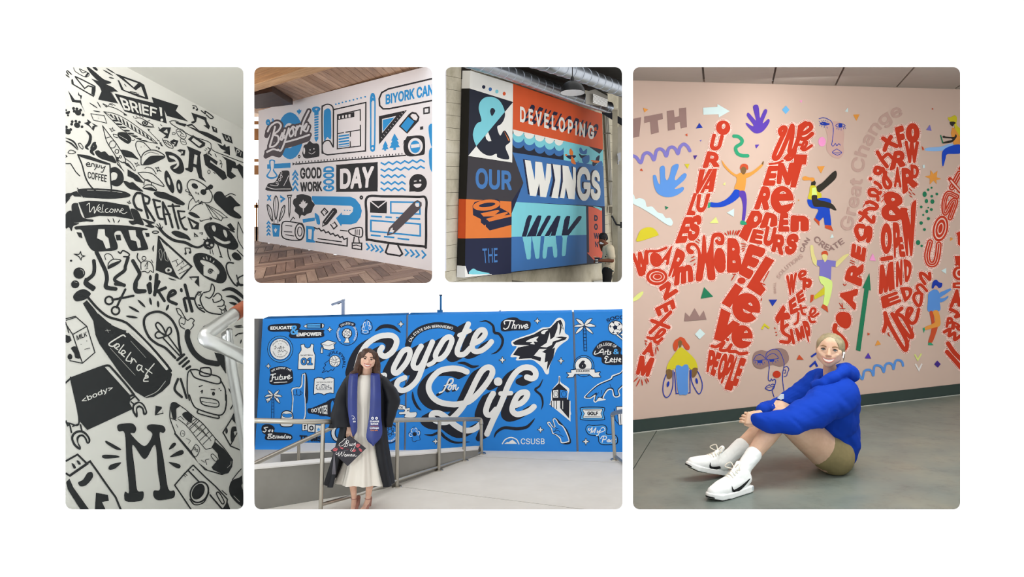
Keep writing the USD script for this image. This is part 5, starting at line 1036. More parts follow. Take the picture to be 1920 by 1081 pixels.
m2.paint(o2, '''
maple_leaf:blue:P 468 430 476 448 490 440 486 462 472 478 466 492 462 478 446 462 446 446 460 448
bolt_ring:blue:E 168 562 22 30;-E 168 568 5 7;E 213 540 10 16;-E 213 540 3 6
screw:blue:C 592 440 600 418 640 410 672 425 664 452 640 470 604 464;P 614 466 656 460 652 720 632 752 616 720;-L7 604 505 664 492;-L7 604 530 664 517;-L7 604 555 664 542;-L7 604 580 664 567;-L7 604 605 664 592;-L7 604 630 664 617;-L7 604 655 664 642;-L7 604 680 664 667;-L7 604 705 664 692;-L5 620 440 650 432;-L5 632 425 636 448
smiling_log:black:C 505 830 515 785 545 770 570 742 600 765 640 765 660 790 662 880 640 895 530 910 500 870;-E 516 838 10 34;-D7 573 828 610 818;-S6 562 855 590 868 622 845
nut:black:E 468 892 12 18;-E 468 892 4 8
blueprint:black:S12 690 860 688 450 700 405 740 388 780 400 798 440 798 560 798 800;S12 690 780 715 745 760 740 795 800;L12 798 440 1112 370 1108 838 740 876 700 860 688 820
blueprint_roll:blue:C 708 730 706 480 720 440 750 428 772 450 775 500 776 715 740 705
floor_plan:black:Q10 838 490 1058 440 1060 790 836 818;P 838 490 1000 462 1000 510 838 540;-P 850 502 865 499 865 528 850 530;-P 880 496 900 493 900 522 880 525;-P 912 491 932 488 932 516 912 519;-P 944 486 964 482 964 512 944 514;L9 840 672 900 660;L9 915 658 1055 635;L9 962 655 962 700;L9 960 745 962 800;-L14 1058 548 1058 585
plan_stripe:blue:P 848 690 950 675 950 690 848 705;P 848 718 950 702 950 718 848 733;P 848 745 950 730 950 746 848 760;P 848 772 950 758 950 772 848 786
plan_stripe:blue:P 848 796 950 782 950 790 848 803
dotted_line:blue:D8 822 388 852 380 886 370 920 362 955 354 992 345 1028 335 1065 326 1105 316
pencil:blue:C 1178 278 1204 330 1205 560 1202 800 1190 840 1165 842 1152 800 1154 560 1152 330;-P 1166 368 1180 350 1194 360 1190 780 1166 784;-E 1176 812 10 12;-P 1170 330 1178 312 1188 328 1178 322
name_plate:black:L15 1770 136 1330 240 1265 275 1240 335 1245 400 1278 432 1340 430 1770 348
plate_lettering:blue:T4 1303 294 1762 188 1762 300 1303 392|BIYORK CAN
set_square:black:P 1238 503 1508 445 1240 775;-P 1268 530 1405 500 1268 668;-V5 1490 460 1478 448 1470 485 1455 470 1448 510 1434 496 1426 536 1412 522 1404 562 1390 548 1382 588 1368 574 1360 614 1346 600 1338 640 1324 626 1316 665 1302 652 1294 690 1280 678 1272 718 1258 704
set_square_face:blue:P 1276 538 1388 514 1276 650
eraser:black:P 1430 600 1530 480 1560 460 1600 470 1630 510 1620 550 1510 672;-P 1540 500 1560 478 1596 486 1614 515 1600 545 1575 540
eraser_face:blue:P 1448 600 1520 510 1580 555 1506 655
square_mark:black:Q13 1672 426 1722 418 1722 470 1672 478;P 1635 605 1665 600 1665 630 1635 635
fir_tree:blue:P 1300 740 1325 790 1316 790 1330 820 1306 822 1306 836 1290 838 1290 824 1266 826 1282 796 1274 796
fir_tree:blue:P 1388 670 1425 730 1412 735 1432 765 1420 768 1440 800 1400 806 1402 828 1376 830 1378 808 1338 810 1360 775 1350 775 1368 740 1356 738
tape_measure:black:C 1475 800 1505 705 1530 696 1640 690 1678 720 1680 850 1650 878 1512 886;-E 1590 792 72 80;P 1468 780 1500 725 1480 735
tape_face:blue:E 1588 798 48 60;-P 1545 778 1630 766 1632 800 1548 812
edge_shape:blue:C 1716 610 1760 590 1765 790 1740 780;C 1722 840 1765 820 1770 1040 1730 1000
tape_rule:black:P 404 948 428 962 404 980;L12 428 966 1498 880;V9 440 958 440 940 470 955 470 938 500 953 500 936 530 950 530 934 560 948 560 930 590 946 590 928 620 944 620 926 650 941 650 924 680 939 680 921 710 936 710 919 740 934 740 916 770 931 770 914 800 929 800 911 830 927 830 909 860 924 860 906 890 922 890 904 920 919 920 902 950 917 950 899 980 914 980 896 1010 912 1010 894 1040 910 1040 892 1070 907 1070 889 1100 905 1100 887 1130 902 1130 884 1160 900 1160 882 1190 897 1190 879 1220 895 1220 877 1250 892 1250 874 1280 890 1280 872 1310 888 1310 870 1340 885 1340 867 1370 883 1370 865 1400 880 1400 862 1430 878 1430 860 1460 875 1460 857
axe:blue:P 160 968 384 952 384 1000 160 1010;C 180 930 232 928 232 960 225 1020 262 1080 200 1110 150 1080 185 1020
axe_face:white:C 192 940 222 938 222 1000 215 1030 245 1078 200 1092 168 1076 196 1020
''')
Zs = []
for fr, y, x1, dy in ((o2, 962, 1680, -30), (o2, 1025, 1680, -30), (p2, 25, 1495, 0), (p2, 92, 1495, 0), (p2, 152, 1495, 0)):
    n = 11 if x1 > 1600 else 7; pts = ' '.join(f'{1255+(x1-1255)*k/n:.0f} {y+dy*k/n+(12 if k%2 else -12):.0f}' for k in range(n+1))
    m2.paint(fr, f'wave_line:blue:L15 {pts}')
m2.paint(p2, '''
boot:black:C 155 125 175 95 230 85 260 40 280 -10 300 -25 370 -22 372 60 386 110 386 170 160 165
boot:white:S7 160 130 220 150 300 150 386 150;S6 190 110 250 120 270 100;L6 318 120 350 60 366 20
boot_eyelet:white:R5 292 -5 11 14;R5 295 30 10 14;R5 280 60 10 13;R5 255 88 10 13
chevron:blue:L16 404 20 430 -22 456 20;L16 404 62 430 20 456 62;L16 404 115 430 72 456 115;L16 404 168 430 126 456 168
lettering:black:T4 478 -55 682 -62 684 48 478 52|GOOD
lettering:black:T5 478 84 684 74 690 172 478 176|WORK
lettering:blue:T5 700 172 700 -68 806 -72 806 172|GOOD
day_box:black:C 826 -70 840 -84 1205 -108 1224 -90 1224 160 1205 172 840 178 826 165
lettering:white:T5 862 -45 1192 -72 1172 140 862 152|DAY
chat_face:black:E 1615 92 85 87;P 1535 110 1530 175 1600 172;-L9 1575 75 1602 72;-D10 1636 68;-C 1575 105 1645 98 1640 125 1610 138 1585 128
cross_mark:blue:L14 162 208 194 262;L14 194 208 162 262
chevron:blue:P 284 208 338 244 290 284 286 258 312 245 284 234
nail:black:L10 350 212 400 208;Q7 356 216 394 214 386 234 362 236;L7 364 238 366 380 372 415 380 375 384 236
maple_badge:black:C 408 290 415 250 440 235 445 210 490 200 530 205 580 225 590 265 618 300 600 335 585 375 545 390 520 408 490 400 470 435 462 400 425 365 430 330;-P 506 250 518 275 530 265 528 290 550 285 545 305 525 330 514 335 510 372 504 372 502 335 480 325 464 305 472 295 484 292 484 270 495 278
big_arrow:blue:P 592 218 960 224 1010 245 1055 300 1072 360 1060 420 1020 475 970 492 880 490 872 510 824 432 880 375 878 398 950 402 985 370 990 330 970 312 620 300 590 250
arrow_dot:blue:D6 906 354 932 355 958 356
knot:black:E 1068 232 17 20;-E 1068 232 4 5
potted_leaf:black:O8 243 215 268 300 243 445 220 300;S4 243 220 243 440
potted_leaf:black:O8 160 300 200 350 210 460 170 380;S4 165 305 205 450
potted_leaf:black:O8 330 310 300 340 275 460 320 390;S4 325 315 278 450
plant_pot:blue:P 202 485 284 492 272 610 216 608;-P 238 520 246 536 258 532 250 555 240 575 228 552 222 538 234 538
pot_rim:black:L12 202 486 284 494;L6 225 440 225 480;L6 262 440 262 480
chevron:blue:L13 155 490 172 464 190 490;L13 155 526 172 500 190 526;L13 155 562 172 536 190 562;L13 155 598 172 572 190 598
log:black:O11 320 465 300 540 320 625 480 642 518 560 500 490 460 478;R10 472 562 44 76;R8 474 560 22 44;L8 335 500 400 508;L8 320 560 400 565;L8 335 590 420 604;L8 380 465 410 420;L8 410 420 425 440
hammer:blue:P 500 440 618 425 620 455 506 476;C 620 382 650 400 664 430 668 488 640 486 632 450 622 430
ruler:black:L11 712 410 680 372 712 335 745 370 720 395;L11 770 490 802 535 834 505 805 465;L6 705 350 715 362;L6 720 365 730 378;L6 800 475 790 488
pencil:black:P 695 465 790 338 812 332 832 350 834 375 740 490 690 515;-L5 715 470 800 362;-P 700 475 712 490 696 502
saw_handle:blue:P 535 505 610 512 622 540 610 560 606 640 622 655 618 668 536 662;-P 555 535 592 540 586 636 556 632
saw_blade:black:L12 610 520 640 535 660 530 680 555 705 545 725 572 750 562 770 588 795 578 815 602 840 592 860 618 885 608 900 635 932 625 930 700 625 658;L10 645 628 880 660
drill:black:L10 862 548 935 555;O11 945 550 990 530 1072 525 1072 610 1000 600 960 580;L7 1010 540 1008 595;L7 1028 540 1026 595;L7 1048 540 1048 598;L10 1000 610 990 670;L10 1040 615 1050 670;Q11 980 670 1072 672 1070 735 980 722;L8 985 695 1020 690 1070 705
monitor:black:O22 1125 230 1300 222 1600 226 1690 240 1692 400 1690 690 1660 702 1400 678 1150 640 1120 620 1118 400
monitor_stand:black:L16 1330 680 1302 760 1320 775 1440 795 1465 775 1420 690
envelope:black:P 1153 265 1314 262 1312 384 1153 378;-L12 1150 262 1232 328 1316 260
screen_box:blue:Q14 1352 275 1632 278 1634 392 1352 380
screen_line:blue:L15 1160 411 1266 418;L15 1300 420 1362 424;L15 1402 426 1636 440;L15 1160 594 1254 604;L15 1286 608 1386 618;L15 1418 626 1530 638
screen_box:blue:Q15 1160 452 1636 488 1636 602 1160 556
stylus:grey:P 1315 590 1335 525 1575 275 1610 256 1650 280 1650 310 1630 345 1385 580 1320 600;-P 1332 580 1352 530 1372 520 1370 545 1388 548 1372 575;-E 1610 298 24 26
chevron:blue:L15 1116 672 1146 715 1118 738;L15 1160 680 1190 724 1160 748;L15 1200 690 1232 735 1204 755;L15 1242 695 1276 740 1246 762
chevron:blue:L15 1488 728 1522 765 1490 796;L15 1540 734 1576 778 1544 802;L15 1590 738 1626 786 1592 812;L15 1650 742 1688 786 1654 820
''')
# =====================================================  MURAL BOARD OF THE CONCRETE HALL
board = thing('mural_board', 'tall orange and navy lettered mural board mounted on the concrete wall', 'mural', H1)
C3 = {k: M('p3_'+k, v, .65, spec=.15, var=.02, scale=3) for k, v in dict(orange='#df5a2a', amber='#e57a33', navy='#1c2030', ink='#171d3c', aqua='#80d2dc', blue='#3c72b0', mid='#4479b6', white='#f2efe6', coral='#e4654a', brown='#3a363b', dark='#26241f').items()}
m3_ = Mural(HALL, board, C3)
q3, r3 = (825, 120, 5.1486), (825, 325, 5.1486)
def qp(x, y, o=0.): return HALL.hit(q3[0]+x/q3[2], q3[1]+y/q3[2], o)
Y = 1055.5
obj('board', slab([qp(292, 62), qp(1565, 480), qp(1600, 860+Y), qp(240, 1005+Y)], -HALL.n*.15), C3['dark'], board)
ex = lambda y: 292-52*(y-62)/(1005+Y-62)
for nm, c, y0, y1 in (('side_band', 'white', 62, 235), ('side_band', 'dark', 235, 248+Y), ('side_band', 'orange', 248+Y, 628+Y), ('side_band', 'dark', 628+Y, 892+Y), ('side_band', 'white', 892+Y, 1005+Y)):
    obj(nm, hull([qp(ex(y)-e, y)-HALL.n*o for y in (y0, y1) for e in (0, 1.5) for o in (0, .15)]), C3[c], board)
def clip(spec, poly): return draw(spec).intersection(draw(poly))
m3_.paint(q3, '''
panel:white:P 292 62 706 190 706 366 285 235
panel:navy:P 285 236 704 368 272 886
panel:white:P 704 368 697 950 272 886
panel:orange:P 706 190 1565 480 1574 828 703 630
panel:aqua:P 1190 740 1574 828 1576 986 1194 934
panel:navy:P 703 700 1192 800 1194 934 703 852
panel:blue:P 700 852 1576 985 1590 1372 735 1330 805 1146
panel:brown:P 271 893 697 950 700 855 805 1146 690 1327 255 1303
panel:amber:P 250 1303 690 1327 690 1673 245 1683
panel:ink:P 690 1327 805 1146 735 1330 693 1440
panel:ink:P 245 1684 690 1673 688 2018 240 2060
panel:aqua:P 735 1330 1410 1370 1415 1648 690 1667 692 1440
panel:blue:P 690 1667 1415 1648 1418 1922 688 2005
panel:ink:P 1410 1370 1590 1372 1600 1912 1418 1922
dot:ink:E 422 221 16 18
dot:blue:E 485 243 16 18
dot:aqua:E 549 265 16 18
dot:orange:E 620 286 15 18
''')
amp = '375 440 385 370 430 325 490 315 560 340 605 400 628 480 615 540 588 580 552 608 580 690 612 645 640 655 678 745 632 800 668 915 560 902 545 865 490 885 430 870 380 830 340 770 318 690 330 620 360 570 400 545'
ap = draw('C '+amp+';-C 485 445 505 422 532 445 525 472 502 500 487 475;-P 438 690 465 655 497 742 468 746 445 722')
m3_.shape('ampersand', ap.intersection(draw('P 200 200 704 368 272 886')), 'aqua', q3); m3_.shape('ampersand', ap.intersection(draw('P 704 368 800 1000 272 1000 272 886')), 'navy', q3)
m3_.paint(q3, '''
ampersand_sliver:amber:P 615 640 672 735 662 742
letter_shadow:ink:T4 885 388 1542 588 1492 722 795 552|D E V E L O P I N G
lettering:white:T4 772 405 1490 596 1486 732 772 560|D E V E L O P I N G
wave_scallop:blue:P 703 720 1192 790 1192 800 703 740;E 757 755 58 58;E 865 780 55 58;E 965 808 52 56;E 1060 830 50 52;E 1150 848 46 42;-P 706 190 1565 480 1574 828 703 630
wave_scallop:aqua:P 703 680 1192 760 1192 790 703 700;E 757 695 56 62;E 865 722 54 60;E 965 748 52 58;E 1060 770 50 56;E 1150 788 44 50;-P 706 190 1565 480 1574 828 703 630
wave_scallop:white:P 703 632 1190 742 1190 750 703 640;E 757 645 50 52;E 862 670 50 52;E 963 695 47 52;E 1058 720 45 48;E 1148 740 42 46;-P 706 190 1565 480 1574 828 703 630
corner_fold:navy:P 1430 792 1570 826 1540 866
bird:ink:C 1215 885 1260 880 1300 880 1312 890 1290 910 1250 915
bird_wing:amber:C 1252 870 1250 830 1265 815 1285 850 1280 880;C 1270 890 1290 910 1312 965 1280 960 1265 940;C 1208 872 1225 870 1230 885 1210 885
bird:blue:C 1330 940 1290 905 1310 925 1345 940;P 1312 965 1338 935 1330 1010
bird:ink:C 1340 862 1370 880 1420 880 1400 915 1360 905
bird_wing:blue:C 1355 860 1345 820 1360 805 1385 840 1410 820 1420 822 1410 870;C 1400 890 1440 880 1440 940 1410 960 1380 950 1370 915
bird:ink:C 1470 950 1500 930 1510 900 1540 880 1535 930 1510 965 1480 985
bird_wing:amber:C 1455 928 1500 930 1545 935 1540 950 1490 950
bird:blue:C 1500 1000 1520 960 1560 935 1570 980 1540 1000 1530 1010
lettering:mid:T4 345 1000 690 1030 692 1220 342 1200|OUR
letter_shadow:ink:P 800 915 872 930 915 1120 918 935 985 948 1015 1130 1030 955 1072 965 1075 1080 1020 1285 940 1265 940 1150 900 1268 850 1255
letter_shadow:ink:P 1070 960 1165 975 1165 1100 1140 1295 1055 1275 1090 1120;P 1165 975 1240 985 1285 1130 1270 985 1312 1000 1312 1140 1300 1305 1225 1290 1210 1200 1195 1285 1140 1278 1170 1130
letter_shadow:ink:T4 1300 985 1440 992 1436 1312 1305 1312|G;T5 1448 1008 1530 1030 1535 1312 1432 1300|S
lettering:white:P 818 925 875 932 915 1120 920 940 985 948 1015 1130 1030 960 1072 965 1075 1080 1025 1285 967 1280 958 1150 928 1275 868 1270
lettering:white:P 1088 965 1165 975 1165 1100 1140 1295 1074 1290 1112 1120
lettering:white:P 1182 978 1240 985 1285 1130 1282 990 1311 1000 1312 1140 1300 1305 1240 1300 1215 1190 1200 1295 1157 1290 1186 1130
lettering:white:T4 1320 988 1455 998 1452 1320 1325 1318|G
lettering:white:T5 1466 1010 1546 1036 1552 1318 1452 1308|S
''')
m3_.shape('lettering', clip('T5 850 402 1375 412 1185 800 690 820|WAY', 'P 700 380 1420 380 1420 592 700 611'), 'ink', r3)
m3_.shape('lettering', clip('T5 752 375 1305 372 1262 798 800 840|WAY', 'P 700 612 1420 592 1420 900 700 900'), 'aqua', r3)
m3_.paint(r3, '''
letter_block:ink:P 315 310 335 275 420 255 560 250 582 275 580 330 655 370 692 412 690 495 480 550 443 512 443 492 430 502 395 474 395 440 320 402
lettering:amber:E 450 305 132 52 -7;-E 455 303 80 20 -8
lettering:amber:P 392 385 560 350 575 362 530 398 650 368 655 385 620 405 690 395 690 415 475 465 445 438 560 402 555 412 420 415
lettering:mid:T1 408 725 555 718 555 856 420 866|THE
page_curl:white:P 240 890 248 895 270 970 500 970 500 975 240 1003
page_curl:aqua:C 285 970 318 918 370 940 480 966
arrow:coral:P 1432 318 1565 345 1568 810 1488 838 1420 765 1440 762
arrow_curl:aqua:C 1478 318 1520 322 1562 335 1556 360 1530 345
lettering:ink:T7 1488 400 1524 403 1522 460 1488 457|D
lettering:ink:T7 1488 483 1524 486 1522 547 1488 544|O
lettering:ink:T5 1484 573 1534 576 1531 634 1487 630|W
lettering:ink:T4 1496 655 1524 658 1526 715 1498 710|N
''')
# =====================================================  MURAL OF THE PLAZA
mural4 = thing('mural', 'blue outdoor mural with white script lettering and campus stickers', 'mural', B0)
C4 = {k: M('p4_'+k, v, .7, spec=.15) for k, v in dict(white='#f4f5f4', dark='#2b2d36', navy='#1d2a45', blue=(.034, .27, .80), light='#58b0f4', grey='#c9ccd0').items()}
m4 = Mural(BLUE, mural4, C4)
i4, j4, k4, l4 = [(x, y, 5.1486) for x, y in ((470, 545), (825, 545), (470, 750), (825, 750))]; mm, nn = (640, 580, 4.157), (740, 660, 5.689)
SC = [(mm, 'S44 318 295 300 325 315 355 350 362 395 330 425 280 430 235 400 205 350 200 280 215 200 270 150 350 125 430 120 470 150 520 230 540 335 512'),
 (mm, 'O42 525 310 480 325 440 390 410 450 410 490 440 490 480 450 515 400 535 345'),
 (mm, 'S42 622 285 590 340 560 420 575 455 610 450 640 410 680 320 710 252;S42 710 252 660 370 625 470 590 550 530 610 470 630 432 600 445 555 495 530'),
 (mm, 'O42 840 212 800 235 765 290 735 350 745 385 780 380 820 340 850 280 862 235;S34 680 430 712 415 740 385'),
 (mm, 'S42 990 112 950 200 905 310 915 350 960 345 1005 300;S34 920 200 1000 165'),
 (mm, 'S42 1020 270 1080 240 1120 195 1110 160 1075 165 1040 215 1020 290 1040 325 1090 320 1140 285 1170 250'),
 (nn, 'S62 770 208 700 180 600 172 480 200 390 290 362 380 400 470 480 530 600 555 700 550 800 520 900 430 990 320 1040 230 1035 175 990 160 930 200 870 300 790 470 720 590 640 680 560 740 470 740 400 700 400 660 440 645 500 660 570 710 650 780 740 830 820 830 880 800 910 770'),
 (nn, 'S62 1050 440 1010 510 975 610 985 660 1030 665 1080 610;E 1103 312 46 46'),
 (nn, 'S62 985 870 1050 720 1110 600 1160 480 1220 330 1290 220 1370 165 1450 165 1500 205 1500 260 1460 280 1410 265;S50 1130 440 1240 435'),
 (nn, 'S62 1270 570 1350 540 1400 490 1415 440 1380 425 1320 450 1270 540 1255 620 1300 660 1370 650 1440 620 1485 580')]
scr = [affinity.affine_transform(draw(t), [1/f[2], 0, 0, 1/f[2], f[0], f[1]]) for f, t in SC]
def shape4(name, g, col): m4.shape(name, affinity.scale(g, 5, 5, origin=(0, 0)), col, (0, 0, 5.))
m4.paint(mm, '''
banner:dark:S48 520 275 540 225 600 165 680 132 770 122 860 140 940 180
''')
for g in scr: shape4('letter_shadow', sweep(g, -15.8, 8.4), 'dark')
for g in scr: shape4('script_letter', g, 'white')
m4.paint(nn, '''
letter_shadow:dark:S26 455 455 510 420 550 350 580 320;E 565 405 28 22;S22 620 410 650 400
small_letter:white:S17 478 432 520 410 558 340 585 288 620 285 615 325 580 345;S12 530 355 600 338
small_letter:white:O15 592 352 570 385 585 400 605 380 606 356;S14 606 360 625 355
small_letter:white:S15 632 345 622 398;S14 628 370 655 348 648 390 662 400 680 375
flourish:dark:B30 190 420 200 500 240 580 285 620
flourish:dark:B30 315 878 400 882 480 855 540 910 640 960 800 955
flourish:dark:B34 1060 910 1090 850 1170 805 1300 815 1400 800 1450 760 1495 705
flourish:dark:B24 1582 285 1545 360 1500 400 1560 460 1580 540 1565 610
university_logo:white:S12 1148 975 1180 930 1240 908 1300 930 1326 978;P 1168 976 1200 955 1215 958 1255 930 1285 955 1306 976
university_logo:white:T1 1345 918 1600 918 1600 980 1345 980|CSUSB
paw_print:blue>dark5:C 190 810 215 800 240 830 262 835 272 870 262 900 268 930 240 935 215 950 190 940 190 910 160 890 152 865 165 850
paw_toe:white:E 187 832 13 24 20;E 228 825 14 22 -15;E 170 885 16 22 -40;E 255 862 14 24 10
paw_toe:blue:E 190 832 9 18 20;E 226 827 9 16 -15;E 172 884 11 16 -40;E 253 862 9 18 10
paw_toe:dark:C 190 865 215 850 235 870 225 890 200 890
hound_cap:white>dark5:C 50 560 110 575 115 600 160 595 160 640 230 640 215 690 110 690 115 660 55 660 50 640 100 635 105 610 40 605
hound_cap:dark:T4 50 572 90 578 88 602 48 598|CK
hound_cap:dark:C 130 612 142 618 152 610 142 632
''')
m4.paint(mm, '''
banner_lettering:white:A21 540 255 572 205 640 162 715 142 790 142 868 156|CAL STATE SAN BERNARDINO
flourish:dark:B30 262 168 320 132 400 135 462 178
flourish:dark:B24 905 415 960 418 1020 445 1072 438
''')
m4.paint(j4, '''
flourish:dark:B26 382 298 450 292 510 335 525 400 570 415 605 470 590 540 545 590 495 610
''')
def sparkle(fr, *pts):
    for x, y, r in pts:
        P = []
        for k in range(8):
            a = k*math.pi/4; rr = r if k % 2 == 0 else r*.36; P += [f'{x+rr*math.cos(a):.0f} {y+rr*math.sin(a)*1.05:.0f}']
        m4.paint(fr, f'sparkle:white>dark5:P {" ".join(P)}')
sparkle(i4, (763, 372, 22), (1450, 320, 27), (170, 725, 22)); sparkle(j4, (940, 290, 27), (600, 668, 28), (1168, 675, 28)); sparkle(l4, (970, 284, 28), (1408, 398, 30)); sparkle(nn, (438, 950, 30), (1149, 82, 32))
m4.paint(i4, '''
sticker:dark>navy5:C 185 335 320 322 455 318 478 340 476 378 690 380 698 395 695 440 560 448 430 452 375 440 370 390 190 386
sticker_lettering:white:T6 190 343 406 336 404 370 190 376|EDUCATE
sticker_lettering:white:T6 442 402 684 396 682 432 442 440|EMPOWER
sticker_lettering:light:T3 385 335 468 330 458 422 384 424|&
pencil:dark:P 506 340 545 316 690 312 712 322 708 352 690 362 545 362
pencil:white:P 514 340 540 325 540 355;P 690 318 706 326 702 350 690 356
pencil:light:P 546 322 672 318 672 329 546 333;P 546 337 672 334 672 356 546 356;-L3 546 346 672 344
seal:light:R7 285 562 116 120
seal:navy:R6 285 562 122 126;R5 285 562 100 104
seal:white:E 285 562 95 99
seal_lettering:dark:S4 230 540 245 530 238 560 228 558;S4 250 545 262 560;S4 270 545 275 560 290 530 285 560;S4 300 535 295 565;S4 318 535 312 565;S3 300 550 330 545;S4 265 580 280 570 275 590 262 592;S4 285 585 300 575 310 590 330 572 345 588
seal_lettering:dark:A10 215 530 240 500 285 485 330 500 355 530|COLLEGE OF BUSINESS;A10 210 590 240 630 285 642 330 630 360 590|PUBLIC ADMINISTRATION;D3 270 510 285 510 300 510 270 612 285 614 300 612
jersey:white>navy6:P 486 522 514 516 522 542 548 556 576 544 586 514 606 520 600 570 620 622 613 754 459 754 466 612 492 570
jersey_lettering:dark:T2 482 614 602 612 602 628 482 630|BASKETBALL
jersey_lettering:dark:T9 482 645 602 640 600 718 482 718|01
jersey_lettering:blue:T2 486 650 598 645 596 712 486 712|01
graduation_cap:white>navy6:P 678 512 745 478 822 500 800 520 808 556 760 568 706 556 700 528;P 682 545 692 545 694 598 678 598
graduation_cap:navy:L4 680 512 752 530 815 502;L4 685 515 686 560
globe_seal:navy:R6 930 418 102 106
globe_seal:light:R3 930 418 96 100
globe_seal:white>navy4:E 930 410 46 46;P 918 456 942 456 945 480 955 500 900 500 915 480
globe_line:navy:R4 930 410 44 44;R3 930 410 22 44 20;R3 930 410 44 18 20;L3 900 378 962 442;L3 900 442 960 380
globe_lettering:white:A17 870 480 848 400 890 342 935 330 990 350 1012 410 990 475|EXTENDED & GLOBAL EDUCATION
banner:navy:S40 870 335 930 312 992 325
globe_lettering:white:A18 872 345 930 322 992 336|COLLEGE OF
paw_print:blue>navy6:C 1085 330 1110 290 1135 285 1165 320 1168 370 1140 380 1145 405 1110 415 1070 405 1075 370 1070 345
paw_toe:white:E 1098 325 14 28 15;E 1138 315 13 26 -10;E 1085 365 14 18;E 1152 355 12 22 10;E 1108 395 28 16
paw_toe:blue:E 1100 325 9 22 15;E 1137 316 8 20 -10;E 1087 365 9 13;E 1151 355 8 16 10;E 1108 395 22 11
volleyball:white>navy6:E 812 678 50 52
volleyball_seam:navy:S4 770 660 810 670 850 650;S4 770 680 815 690 860 680;S4 810 630 825 660 820 690 800 725;S4 785 640 800 665;S4 840 700 830 725;S4 790 720 780 695
volleyball_lettering:navy:A24 755 640 790 606 830 603 870 630 890 680 885 745|VOLLEYBALL
lightning:navy:S5 755 670 715 700 725 715 700 745 715 755 690 790 735 770 745 782 775 760 790 770 810 745
future_badge:dark>navy5:C 195 800 190 760 225 745 280 732 350 740 395 770 405 830 400 870 365 890 300 900 200 898 185 860
badge_lettering:white:A18 205 785 240 765 290 755 340 758 388 778|WE DEFINE THE
badge_lettering:white:S11 195 810 240 800;S11 215 805 205 865 190 870;S9 205 838 235 830;S9 240 830 238 855 258 850 262 828 265 855;S9 290 810 280 850 298 855;S8 275 830 300 825;S9 305 825 305 850 325 845 325 825 328 850;S9 335 825 332 850 340 830 352 828;S9 355 840 378 825 372 812 355 830 362 850 395 835;S8 225 885 350 878
foam_finger:dark:C 515 810 545 830 545 1081 420 1081 520 1060
foam_finger:white>navy5:C 395 950 440 930 470 930 490 900 495 815 512 800 528 815 525 1000 530 1060 520 1240 400 1240 405 1040
foam_finger:blue:C 405 958 445 940 478 940 500 905 503 818 513 810 520 820 517 1000 522 1060 512 1230 410 1230 414 1040
foam_line:navy:S5 410 960 415 1000 445 1000 440 950;S5 445 960 450 1005 480 1000 475 955;S5 480 970 500 985 470 1010
book:white>navy7:P 618 850 650 838 690 842 708 858 726 842 765 836 802 848 800 985 765 980 725 990 708 1000 690 990 650 982 612 995
book_lettering:dark:T2 635 875 790 872 790 886 635 888|WATSON COLLEGE OF
book_lettering:navy:S5 655 905 635 910 640 925 632 940 650 948;S4 668 925 660 940 680 940 682 905;S4 695 920 695 942 710 938 712 920;S4 735 928 722 930 724 942 738 938;S4 750 905 748 940;S4 742 918 760 916;S4 768 925 766 942;S4 780 928 772 938 782 942;S4 640 955 780 948 690 905 735 908
palm_leaf:white>navy5:C 215 1005 195 975 170 960 180 985;C 215 1008 170 1000 138 1022 175 1018;C 212 1015 175 1035 160 1075 190 1050;C 222 1005 245 975 272 960 255 990;C 225 1008 265 1000 300 1018 260 1020;C 225 1015 255 1035 275 1078 245 1055
palm_trunk:navy:Q5 206 1020 224 1020 224 1240 200 1240;L4 204 1050 226 1050;L4 204 1080 226 1080;L4 204 1110 226 1110;L4 204 1140 226 1140;L4 204 1170 226 1170
paint_streak:navy:C 720 1081 760 1050 800 1035 825 1040 800 1060 760 1081
''')
